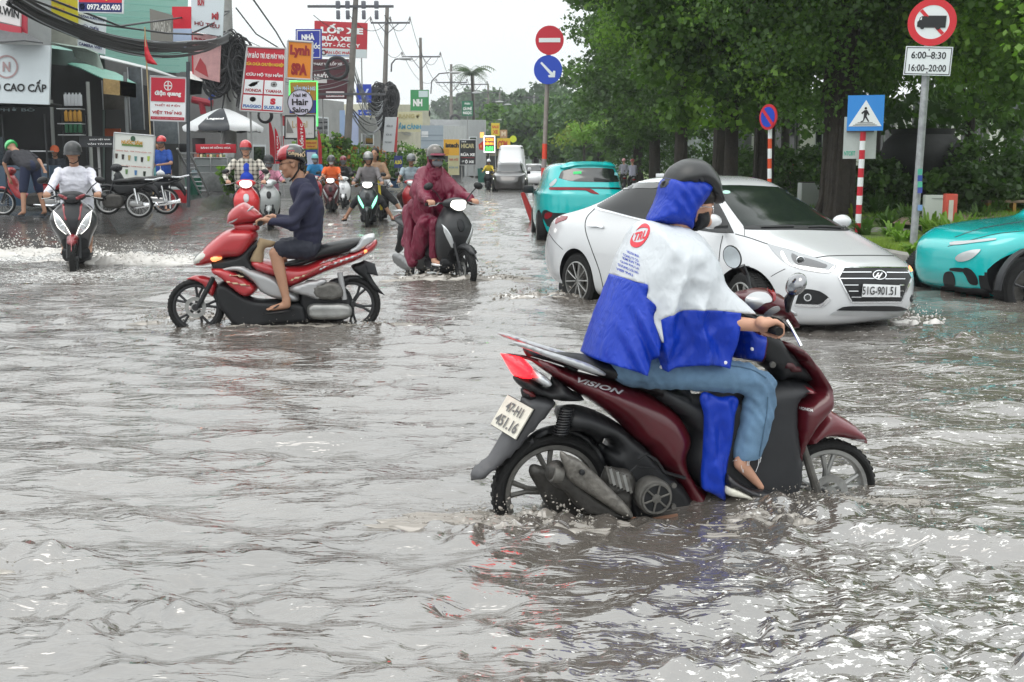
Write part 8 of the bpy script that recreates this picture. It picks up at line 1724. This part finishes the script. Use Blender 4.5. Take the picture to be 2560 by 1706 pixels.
# ------------------------------------------------------------ people on foot
def standing(lab,p,rz,o,vox=.014):
    """p = feet position; frame: faces +x"""
    g=lambda k,d:o.get(k,d);t=thing('person',lab,'person',p,rz,'people on foot');b=MB();H=g('hip',.9);bd=g('bend',0.)
    hip=P3(0,0,H);ch=hip+P3(math.sin(bd)*.32,0,math.cos(bd)*.32);nk=hip+P3(math.sin(bd)*.54,0,math.cos(bd)*.54);hc=nk+P3(math.sin(bd*1.1)*.17+.03,0,math.cos(bd*1.1)*.17);face=g('face',(math.cos(bd),0,-math.sin(bd)*.8))
    Pf,Mf=head_prims(b,hc,face);cap_prim(b,hc-(hc-nk)*.3,nk,.053,.06)
    for a,c,ra,rb in((nk+(hip-nk)*.15,ch,.07,.105),(ch,hip,.105,.1)):
        for q in(-.06,.06):cap_prim(b,a+P3(0,q,0),c+P3(0,q,0),ra,rb)
    sx=nk+(hip-nk)*.13;arms=g('arms',[((.02,.25,1.1),(.06,.28,.85)),((.02,-.25,1.1),(.06,-.28,.85))]);legs=g('legs',[((.02,.1,.48),(-.02,.11,.08),(.12,.13,.03)),((.02,-.1,.48),(-.02,-.11,.08),(.12,-.13,.03))])
    for i,(el,ha)in enumerate(arms):
        q=1 if i==0 else-1;s0=sx+P3(0,.17*q,0);el,ha=Vector(el),Vector(ha);cap_prim(b,s0,el,.045,.038);cap_prim(b,el,ha,.036,.024);d=(ha-el).normalized();cap_prim(b,ha,ha+d*.07,.026,.03,8)
        for k in range(4):y_=-.03+.02*k;cap_prim(b,ha+d*.08+P3(0,y_,0),ha+d*(.145+.01*math.sin(k+1))+P3(.01,y_*1.2,0),.01,.008,6)
        cap_prim(b,ha+d*.03+P3(.02,0,0),ha+d*.09+P3(.045,0,0),.012,.009,6)
    for i,(k_,a_,t_)in enumerate(legs):
        q=1 if i==0 else-1;h_=hip+P3(0,.09*q,0);k_,a_,t_=Vector(k_),Vector(a_),Vector(t_);cap_prim(b,h_,k_,.08,.055);cap_prim(b,k_,a_,.053,.036);cap_prim(b,a_,t_,.038,.026)
    fuse('body',b,g('skin',SKIN3),t,vox,2);face_parts(t,Pf,Mf,1.);s=MB()
    for a,c,ra,rb in((nk+(hip-nk)*.16,ch,.09,.13),(ch,hip,.13,.125)):
        for q in(-.06,.06):cap_prim(s,a+P3(0,q,0),c+P3(0,q,0),ra,rb)
    for i,(el,ha)in enumerate(arms):q=1 if i==0 else-1;cap_prim(s,sx+P3(0,.17*q,0),(sx+P3(0,.17*q,0)).lerp(Vector(el),g('slv',.7)),.07,.06)
    fuse('shirt',s,g('shirt',WHITEP),t,vox,2,folds(.008,8,(0,0,1),3));s=MB();pl=g('pl',.95)
    for i,(k_,a_,t_)in enumerate(legs):
        q=1 if i==0 else-1;h_=hip+P3(0,.085*q,-.02);k_,a_=Vector(k_),Vector(a_);cap_prim(s,h_,k_,.1,.078)
        if pl>.05:cap_prim(s,k_,k_.lerp(a_,pl),.074,.058)
    s.ell(hip,(.13,.16,.12));fuse('trousers',s,g('pants',BLKC),t,vox,2)
    for(k_,a_,t_)in legs:e=MB();c=(Vector(a_)+Vector(t_))/2;e.ell(c+P3(.02,0,-.035),(.13,.048,.02));e.build('sandal',g('shoe',BLACKP),t)
    if g('helm',None):helmet(t,Pf,Mf,g('helm',None),1.,None,g('brim',None))
    else:e=MB();e.ell(Pf(-.025,0,.05),(.1,.088,.095),Mf);e.ell(Pf(-.06,0,-.03),(.05,.07,.08),Mf);e.build('hair',HAIR,t)
    t.scale=(g('sc',1.),)*3;return t,Pf,Mf
p=gp(84,541,GZ);standing('person in dark tee and navy shorts bending over, bright green helmet',(p.x,p.y,GZ),R(140),dict(bend=1.05,shirt=mat('charcoal_tee',(.022,.022,.028),.85),pants=mat('navy_shorts2',(.008,.014,.045),.8),pl=.05,sc=1.2,helm=mat('bright_green_helmet',(.02,.42,.1),.25,coat=.8),arms=[((.45,.26,.95),(.42,.2,.7)),((.22,-.3,1.0),(.02,-.26,.86))],legs=[((.02,.15,.48),(-.04,.2,.08),(.1,.22,.03)),((.02,-.15,.48),(-.04,-.2,.08),(.1,-.22,.03))]))
p=gp(414,532,GZ);t,_,_=standing('young man in blue polo and red helmet standing astride a motorbike holding a white bag',(p.x,p.y,GZ),R(-110),dict(hip=.93,shirt=mat('royal_blue_polo',(.01,.06,.3),.8),pants=mat('navy_track',(.012,.014,.03),.8),helm=mat('shiny_red_helmet',(.5,.015,.02),.25,coat=.8),arms=[((.1,.3,1.15),(.3,.16,1.12)),((.0,-.26,1.1),(.2,-.2,.95))],face=(1,.2,-.1)))
for q in(.0,):e=MB();e.box((.08,.2,.5),(.02,.02,.8));e.build('white_side_stripe',TXTW,t)
s=MB();s.ell((-.17,0,1.2),(.1,.17,.24));fuse('backpack',s,mat('black_backpack',(.015,.015,.018),.7),None,.02,2);o=scene.objects['backpack'];o.location=(p.x,p.y,GZ);o.rotation_euler=(0,0,R(-110));tag(o,'black backpack on the young man in the blue polo','backpack')
s=MB();s.ell((.33,.16,.92),(.09,.1,.07));s.tube([(.3,.12,.98),(.31,.15,1.1),(.36,.2,.98)],.012,6);fuse('plastic_bag',s,mat('white_bag',(.7,.71,.74),.4),None,.012,1,folds(.008,22,(0,0,1),6));o=scene.objects['plastic_bag'];o.location=(p.x,p.y,GZ);o.rotation_euler=(0,0,R(-110));tag(o,'white plastic bag held by the young man in blue','bag')
p=gp(390,528,GZ);standing('person in teal shirt mostly hidden behind the drinks board',(p.x,p.y+.5,GZ),R(-90),dict(shirt=mat('teal_shirt',(.1,.27,.27),.8),skin=SKIN3,pl=.1,pants=mat('grey_teal',(.12,.18,.18),.8)),.018)
p=at(80,330,27.5);standing('person with orange cap behind the dark food stall glass',(p.x-.2,29.3,GZ-.15),R(-80),dict(shirt=mat('dark_shirt',(.03,.035,.045),.8),helm=mat('orange_cap',(.6,.12,.04),.7),brim=mat('orange_cap',(.6,.12,.04))),.02)
p=at(2027,484,47);standing('man in dark grey tee and shorts walking away under the trees',(p.x,47,VZ),R(95),dict(shirt=mat('dark_slate_tee',(.045,.055,.07),.85),pl=.2,legs=[((.08,.1,.5),(.02,.11,.1),(.14,.12,.05)),((-.02,-.1,.48),(-.15,-.1,.12),(-.02,-.12,.03))]),.022)
p=at(2480,470,52);standing('woman in white top near the glass building',(p.x,52,VZ+.3),R(-100),dict(shirt=WHITEP),.024)
# ================== things standing in front of the left shops
def gthing(name,lab,cat,u,v,y=None,z=GZ,group=None):
    p=gp(u,v,z)if y is None else P3(at(u,v,y).x,y,z);return thing(name,lab,cat,p,0,group),p
def boxp(t,name,m,*bs,bev=.008):
    b=MB();[b.box(c,s,bev=bev)for c,s in bs];return b.build(name,m,t)
ALU=mat('aluminium',(.5,.51,.52),.35,metal=.7,var=.15);CLG=mat('grey_cart_glass',(.2,.22,.22),.1,coat=.5)
# parasol
t,p=gthing('parasol','black and white coffee parasol beside the thick pole','parasol',548,478);top=at(560,270,p.y).z-GZ;rim=at(560,318,p.y).z-GZ;R_=98/FPX*p.y;c0=P3(at(558,300,p.y).x-p.x,0,0)
CW_,CG_=C_('d9dadc'),C_('3a3d42')
for k in range(8):
    a0,a1=2*PI*k/8+PI/8-PI/2,2*PI*(k+1)/8+PI/8-PI/2;vs=[];n=5
    for i in range(7):
        r=R_*i/6;z=top-(top-rim)*(i/6)**1.35
        for j in range(n+1):f=j/n;a=a0+(a1-a0)*f;k_=math.cos(PI/8)/math.cos((f-.5)*PI/4);vs.append(c0+P3(r*math.cos(a)*k_,r*math.sin(a)*k_,z-.03*math.sin(PI*f)*i/6))
    for j in range(n+1):f=j/n;a=a0+(a1-a0)*f;k_=math.cos(PI/8)/math.cos((f-.5)*PI/4);vs.append(c0+P3(R_*math.cos(a)*k_*.985,R_*math.sin(a)*k_*.985,rim-.2+.03*math.cos(6*PI*f)))
    fs=[(i*(n+1)+j,i*(n+1)+j+1,(i+1)*(n+1)+j+1,(i+1)*(n+1)+j)for i in range(7)for j in range(n)];o=link_mesh('canopy_panel',vs,fs,CG_ if k%4==3 else CW_,t,True)
lettering('lettering','Legend',TXTW,t,c0+P3(.05,-R_*.86,rim+.24),(1,0,0),(0,.75,.66),(0,-.66,.75),fit=(.7,.17),bold=.04,lift=.06)
b=MB();b.tube([(0,0,0),c0+P3(0,0,top+.08)],.025,8);b.lathe([(.02,0),(.06,.03),(.02,.1)],Matrix.Translation(c0+P3(0,0,top)),10);b.build('pole',ALU,t);b=MB();b.lathe([(.3,0),(.3,.08),(.1,.14),(.03,.3)],None,16);b.build('base',DARKP,t)
# food cart
t,p=gthing('food_cart','glass and steel food cart under the coffee parasol','food cart',535,482);w=1.35
boxp(t,'counter',mat('dull_steel',(.25,.26,.26),.4,metal=.6,var=.3),((0,0,.42),(w,.6,.7)));boxp(t,'glass_case',CLG,((0,0,1.08),(w*.98,.55,.58)));boxp(t,'shelf',ALU,((0,-.29,1.08),(w,.02,.03)),((0,-.29,.8),(w,.03,.04)),((0,-.29,1.38),(w,.03,.05)))
for x in(-.5,0,.5):boxp(t,'frame_post',ALU,((x*w*.98,-.3,1.08),(.03,.03,.6)))
boxp(t,'price_sign',RD2,((.1,.2,1.75),(w*1.2,.05,.35)));lettering('lettering','BÁNH MÌ HỒNG HOA',TXTW,t,(.1,.17,1.8),(1,0,0),(0,0,1),(0,-1,0),fit=(1.2,.12),bold=.03)
for i in range(9):b=MB();b.lathe([(0,0),(.05,0),(.05,.1),(.03,.13),(0,.13)],Matrix.Translation((-.55+.13*i,-.1,1.39)),8);o=b.build('jar',(C_('a0522d'),C_('d8c9a0'),C_('5f6f3a'))[i%3],None);o.location=p;tag(o,'small jars lined along the top of the glass food cart','jar','jars on the food cart')
t,p=gthing('glass_jar','large clear water jar standing on the food cart','jar',576,480);b=MB();b.lathe([(0,1.4),(.2,1.4),(.24,1.55),(.22,1.8),(.1,1.9),(.1,1.98),(0,1.98)],None,16);b.build('jar_body',mat('clear_plastic',(.5,.53,.54),.1,coat=1.),t)
t,p=gthing('poster','dark poster with pale faces hanging behind the food cart','poster',502,478,z=GZ);boxp(t,'sheet',C_('2a1a20'),((0,0,1.75),(.55,.03,.95)));b=MB();b.ell((-.1,-.03,1.5),(.12,.02,.16));b.ell((.12,-.03,1.45),(.1,.02,.14));b.build('picture',mat('print_skin',(.3,.14,.12),.6),t)
# ladder
A,B_=at(456,372,38),gp(512,487,GZ);t=thing('ladder','folded aluminium ladder leaning against the shop front','ladder',B_);d=A-B_;b=MB()
for s in(-.17,.17):b.tube([(s,0,0),d+P3(s,0,0)],.035,6)
b.build('rail',ALU,t);b=MB();[(b:=MB().tube([d*(k/10)+P3(-.17,0,0),d*(k/10)+P3(.17,0,0)],.02,6)).build('rung',ALU,t)for k in range(1,10)];boxp(t,'panel',C_('9fb2b8'),((d*.5+P3(0,.04,0)),(.2,.02,.2)))
t,p=gthing('bucket','dark green plastic bin behind the ladder','bin',485,487);b=MB();b.lathe([(0,0),(.26,0),(.32,.62),(.34,.64),(.3,.64),(.25,.05)],None,20);b.build('bin_body',C_('1f5f4c'),t)
t,p=gthing('cool_box','red cool box with white lid by the ladder','cool box',448,508);boxp(t,'box_body',C_('b3202b'),((0,0,.2),(.55,.4,.4)),bev=.03);boxp(t,'lid',C_('d8dadb'),((0,0,.43),(.58,.43,.08)),bev=.02)
t,p=gthing('folding_table','small dark table with hanging cloth left of the ladder','table',452,486,z=GZ);boxp(t,'tabletop',ALU,((0,0,1.55),(1.2,.5,.05)));boxp(t,'cloth',mat('grey_cloth',(.22,.22,.21),.9,var=.2),((-.2,.1,.75),(.5,.3,1.5)));boxp(t,'bag',BLACKP,((.05,0,1.75),(.6,.35,.35)),bev=.1)
# drinks board
t=sign('drinks_board','tall white drinks menu board with printed cups standing on the pavement',[(286,332),(387,340),(380,456),(281,450)],25.5,C_('c9cbc6'),[('text','NƯỚC SÂM',.45,.17,.52,.1,C_('b98a2c'),.05),('rect',.2,.22,.72,.26,C_('5f7d3c')),('disc',.47,.1,.06,.06,C_('2f4f38')),('text','TRÀNG TRÀ · TRÀ THÁI LẠNH 15K',.5,.37,.9,.035,C_('b0402f'),.02),('text','CÁC THỨC UỐNG THƠM NGON 15K · 25K',.5,.68,.9,.035,C_('b0402f'),.02)]+[('poly',[(x-.035,y-.055),(x+.035,y-.055),(x+.022,y+.05),(x-.022,y+.05)],C_(c))for x,y,c in((.08,.49,'3b2a20'),(.24,.5,'2c2622'),(.4,.51,'9a8a5a'),(.56,.52,'4b7c7a'),(.72,.53,'2d2a28'),(.88,.5,'9ab04a'),(.12,.8,'3f5a3a'),(.35,.81,'5a7d4c'),(.58,.82,'3f6f9f'),(.8,.83,'1f2b22'))],cat='menu board',group=None,frame=ALU,fw=.015)
# oil bottles on racks
k=0
for row,(v0,h,m_,n)in enumerate(((256,.34,C_('c9ccd0'),5),(292,.3,C_('b98a35'),4),(320,.26,C_('1f5a3c'),4))):
    for i in range(n):
        q=at(166+i*(44/n)+row,v0+(10 if row==0 else 13),29.6);b=MB();b.box((0,0,h*.45),(.09,.09,h*.85),bev=.015);b.lathe([(.02,h*.85),(.025,h),(0,h)],None,8);o=b.build('oil_bottle',m_,None);o.location=q;tag(o,('white','amber','green')[row]+' oil bottles standing on the rack of the narrow shop','bottle',('white','amber','green')[row]+' oil bottles on the rack');k+=1
t,p=gthing('shelf_rack','metal rack holding oil bottles in the narrow shop','rack',185,440,29.7);[boxp(t,'shelf',ALU,((0,.05,at(185,v,29.7).z-GZ-.04),(.62,.35,.03)))for v in(269,306,334)];[boxp(t,'upright',DARKP,((x,.2,1.2),(.04,.04,2.4)))for x in(-.3,.3)]
# dark stall at the far left with goods
t,p=gthing('food_stall','dark glazed food stall at the far left','food stall',60,430,28.6);boxp(t,'counter',mat('stall_blue',(.03,.06,.1),.4),((-.3,0,.6),(2.2,.7,1.0)));boxp(t,'roof',BLACKP,((-.3,0,at(60,262,28.6).z-GZ),(2.3,1.1,.06)))
for x in(-1.35,-.3,.75):boxp(t,'frame_post',DARKP,((x,-.35,1.2),(.04,.04,2.3)))
boxp(t,'glass_front',mat('smoked_glass',(.025,.04,.055),.12,alpha=.55),((-.8,-.36,1.45),(1.05,.02,.7)));boxp(t,'shelf',ALU,((.3,-.1,1.45),(.9,.4,.03)),((.3,-.1,1.0),(.9,.4,.03)))
lettering('lettering','07.39 - PHỞ BÒ',C_('7d8c90'),t,(-.3,-.42,at(60,276,28.6).z-GZ),(1,0,0),(0,0,1),(0,-1,0),fit=(1.7,.1),bold=.02)
for i in range(6):b=MB();b.lathe([(0,0),(.05,0),(.06,.12),(0,.12)],None,10);o=b.build('cup_stack',C_('c9ccd0'),None);o.location=p+P3(-.02+i*.13,-.15,1.02);tag(o,'stacks of pale cups on the far left food stall shelf','cup','cups on the stall shelf')
sign('shop_sign','dark board with small white lettering behind the man in white',rc(198,341,284,368),28.5,C_('25272c'),[('rect',0,0,1,.3,BK),('text','GẠCH VIỆT NAM',.6,.3,.6,.2,TXTW,.03),('text','VẬN TẢI ITO',.6,.72,.7,.22,TXTW,.03)],posts=1)
sign('shop_sign','low orange brown panel inside the dark shop',rc(243,322,300,342),33,C_('a04a25'))
for i,(u0,v0,u1,v1,m_,lab)in enumerate(((128,250,140,500,C_('8b8f8c'),'grey steel post left of the oil bottle rack'),(219,205,228,430,C_('9a9c98'),'pale pipe post right of the oil bottle rack'),(312,180,322,420,C_('6c6f70'),'grey post beside the dark shop panels'),(470,155,466,400,C_('3c4148'),'dark slim post right of the red electrical sign'))):
    a,b_=at(u0,v0,30),at(u1,v1,30);b_.z=GZ;t=MB();t.tube([P3(0,0,0),a-b_],.05,8);o=t.build('shop_post',m_,None);o.location=b_;tag(o,lab,'post')
for i,(u,v,w,h,c_,lab)in enumerate(((345,250,34,150,'4a5055','patterned grey glass panel in the dark shop'),(290,240,60,70,'4a4640','brown grey roller panel at the back of the dark shop'),(418,330,60,60,'5f666a','stacked aluminium ladders inside the electrical shop'),(170,200,70,26,'1c2a44','dark blue fabric strip under the green awning'))):
    q=at(u,v+h/2,32.3);s_=32.3/FPX;t=thing('display_board',lab,'panel',q,0);boxp(t,'sheet',C_(c_,var=.4,vs=6),((0,0,h*s_/2),(w*s_,.04,h*s_)));boxp(t,'edge',ALU,((-w*s_/2,-.03,h*s_/2),(.03,.03,h*s_)),((w*s_/2,-.03,h*s_/2),(.03,.03,h*s_)))
# bins on the street edge
for(u,v,w,h,c_,lab)in((981,470,.95,1.2,'20456b','large dark blue wheeled bin right of the shrubs'),(1206,457,.7,.95,'1f5c50','small teal bin beside the yellow rider')):
    t,p=gthing('wheeled_bin',lab,'bin',u,v,z=.25);b=MB();b.box((0,0,h/2),(w*.85,w*.8,h),taper=1.15);b.build('bin_body',C_(c_),t);boxp(t,'lid',C_(c_),((0,0,h+.04),(w,w*.9,.08)),bev=.02)
# parked motorbikes
def moped(lab,u,v,y,c1,flip=1):
    """parked underbone motorbike seen from the side, pointing left"""
    hub=at(u,v,y);rz=R(180+4);hd=P3(math.cos(rz),math.sin(rz),0);t=thing('motorbike',lab,'motorbike',(hub.x,hub.y,hub.z-.29),rz,'parked motorbikes');SPK=mat('spoke_steel',(.4,.4,.4),.3,metal=.8)
    bike_wheel(t,(0,0,.29),.29,.07,.235,SPK,wire=True);bike_wheel(t,(1.22,0,.29),.29,.065,.235,SPK,wire=True);pf=lambda n_,pts,w,r,m,**k:puff(n_,smooth_poly(pts,4),w,r,m,t,step=.04,**k)
    pf('seat',[(-.3,.76),(-.2,.84),(0,.86),(.2,.83),(.45,.8),(.5,.74),(.2,.73),(-.1,.75)],.12,.05,SEATM);pf('body_cowl',[(-.42,.78,1),(-.1,.74),(.3,.72),(.5,.7),(.45,.52),(.2,.5),(-.1,.62)],.09,.05,c1)
    pf('leg_shield',[(.62,.42),(.8,.62),(.92,.9),(1.02,.92),(1.05,.75),(.95,.5),(.8,.36)],.2,.05,c1);pf('front_mudguard',[(.98,.42),(1.08,.6),(1.22,.66),(1.4,.6),(1.5,.44,1),(1.38,.56),(1.22,.6),(1.08,.52)],.05,.02,c1);pf('rear_mudguard',[(-.3,.72),(-.1,.7),(.05,.62),(-.1,.64),(-.3,.55),(-.42,.38,1),(-.45,.5)],.05,.02,BLACKP)
    pf('engine',[(.35,.5),(.7,.45),(.72,.25),(.5,.2),(.3,.28)],.1,.04,DALLOY2);pf('chain_case',[(-.05,.34),(.4,.38),(.4,.28),(-.05,.24)],.02,.02,SPK,y0=.07*flip);b=MB();b.tube([(.5,.12*flip,.25),(.1,.13*flip,.22),(-.35,.13*flip,.3)],[.02,.04,.045],8);b.build('muffler',CHROME,t)
    b=MB();[b.tube([(-.5,s,.84),(-.35,s,.8),(-.1,s,.8)],.014,6)for s in(-.1,.1)];b.build('grab_rail',CHROME,t);b=MB();[b.tube([(0,s,.3),(.05,s,.62)],.025,8)for s in(-.1,.1)];b.build('shock_absorber',CHROME,t);b=MB();[b.tube([(1.22,s,.29),(1.0,s,.85)],.022,8)for s in(-.07,.07)];b.build('fork',DARKP,t);b=MB();b.ell((1.0,0,1.0),(.12,.14,.09));b.build('handlebar_cover',c1,t);b=MB();b.tube([(.85,-.33,1.02),(.98,0,1.03),(.85,.33,1.02)],.013,6);b.build('handlebar',BLACKP,t)
moped('parked black motorbike with long seat between the man in white and the menu board',347,511,23.6,BLACKP,-1);moped('parked dark motorbike under the young man in blue',414,503,24.4,DARKP);
hub=at(15,509,23.2);rz=R(4);moped('parked red motorbike at the far left edge beside the bending person',15+130,507,25.6,REDN)
# ================== spray and churned water thrown up by the wheels
SPL=mat('muddy_spray',(.36,.33,.29),.08,spec=.9,trans=.3);SPW=mat('white_spray',(.6,.58,.55),.3,spec=.6)
def splash(lab,u,v,w,h,n,seed,m=None,dirx=0.,sheets=10,d=.3,sz=.006,z=None):
    rng=np.random.default_rng(seed);p=gp(u,v,WZ);b=MB();random.seed(seed)
    for k in range(n):
        a=rng.uniform(-1,1);q=rng.uniform(0,1)**1.6;x=a*w*.5+dirx*q*h;r=sz*rng.uniform(.25,1.)*(1.4-q);b.ell((x,rng.uniform(-d,d),q*h*(1-.6*a*a)),(r*rng.uniform(.8,2.4),r,r*rng.uniform(.7,1.6)),Matrix.Rotation(rng.uniform(0,3),3,'Y'),6,4)
    for k in range(sheets):
        x0=rng.uniform(-.5,.5)*w;y0=rng.uniform(-d,d);L=w*rng.uniform(.08,.2);N=14;hh=h*rng.uniform(.12,.42)*(1-.8*(2*x0/w)**2);vs=[]
        for i in range(N+1):
            f=i/N;xx=x0+L*(f-.5)*2;e=math.sin(PI*f)**.8;t1=hh*e*(.55+.6*abs(noise.noise(Vector((xx*23+seed,y0*9,k))))+.35*abs(noise.noise(Vector((xx*70,k,2)))));c=.3*hh*noise.noise(Vector((xx*9,k*3.,5)))
            vs+=[(xx,y0-.028*e,-.02),(xx+dirx*t1*.4,y0+c-.006,t1),(xx+dirx*t1*.4,y0+c+.006,t1),(xx,y0+.028*e,-.02)]
        b.add(vs,[(4*i+j,4*i+4+j,4*i+5+j,4*i+1+j)for i in range(N)for j in range(3)])
    o=b.build('water_splash',m or SPL,None,True,0);o.location=p;return tag(o,lab,None,None,'stuff')
splash('muddy splash at the rear wheel of the foreground scooter',1330,1315,.55,.14,240,1,None,-.2,34,.12);splash('muddy wake behind the foreground scooter',1150,1300,.6,.07,90,2,None,-.2,26,.08,.004)
splash('splash under the foreground scooter footboard',1960,1300,.42,.13,170,3,None,.1,22,.1);splash('splash at the front wheel of the foreground scooter',2120,1272,.7,.11,260,4,None,.3,34,.14);splash('churned water below the foreground scooter',1620,1325,.9,.06,90,5,None,0,30,.1,.004)
splash('muddy splash at the sedan rear wheel',1370,745,1.2,.2,200,6,None,-.2,40,.25,.01);splash('spray at the sedan front bumper',2290,800,.5,.16,120,7,SPW,.2,12,.2,.008)
splash('splash at the front wheel of the red scooter',480,806,1.0,.2,420,8,None,-.3,70,.2,.008);splash('wake behind the red scooter',960,818,1.,.12,160,9,None,.2,60,.15,.007);splash('churned water beneath the red scooter',700,815,1.3,.12,120,10,None,0,70,.15,.006)
splash('spray at the wheels of the maroon raincoat scooter',1140,700,1.7,.26,420,11,None,.2,40,.3,.01);splash('white spray left of the white shirt scooter',70,640,2.4,.45,900,12,SPW,-.3,50,.5,.011);splash('white spray right of the white shirt scooter',300,655,2.2,.38,800,13,SPW,.3,50,.5,.011);splash('spray under the orange shirt rider',822,520,1.0,.5,200,14,None,0,16,.3,.016)
splash('small breaking ripple at the lower left edge',60,1420,.5,.05,50,15,None,.2,26,.06,.004)
# ================== haze
b=MB();b.box((60,420,50),(1500,900,108));hz=b.build('haze',mat('haze_air',(1,1,1)),None,False);tag(hz,kind='stuff')
m=MATS['haze_air'];nt=m.node_tree;nt.nodes.remove(nt.nodes['Principled BSDF']);pv=nt.nodes.new('ShaderNodeVolumePrincipled');pv.inputs['Color'].default_value=(.93,.96,1,1);pv.inputs['Density'].default_value=.0006;pv.inputs['Anisotropy'].default_value=.2;nt.links.new(pv.outputs[0],nt.nodes['Material Output'].inputs['Volume'])
hz.location=(0,0,0)
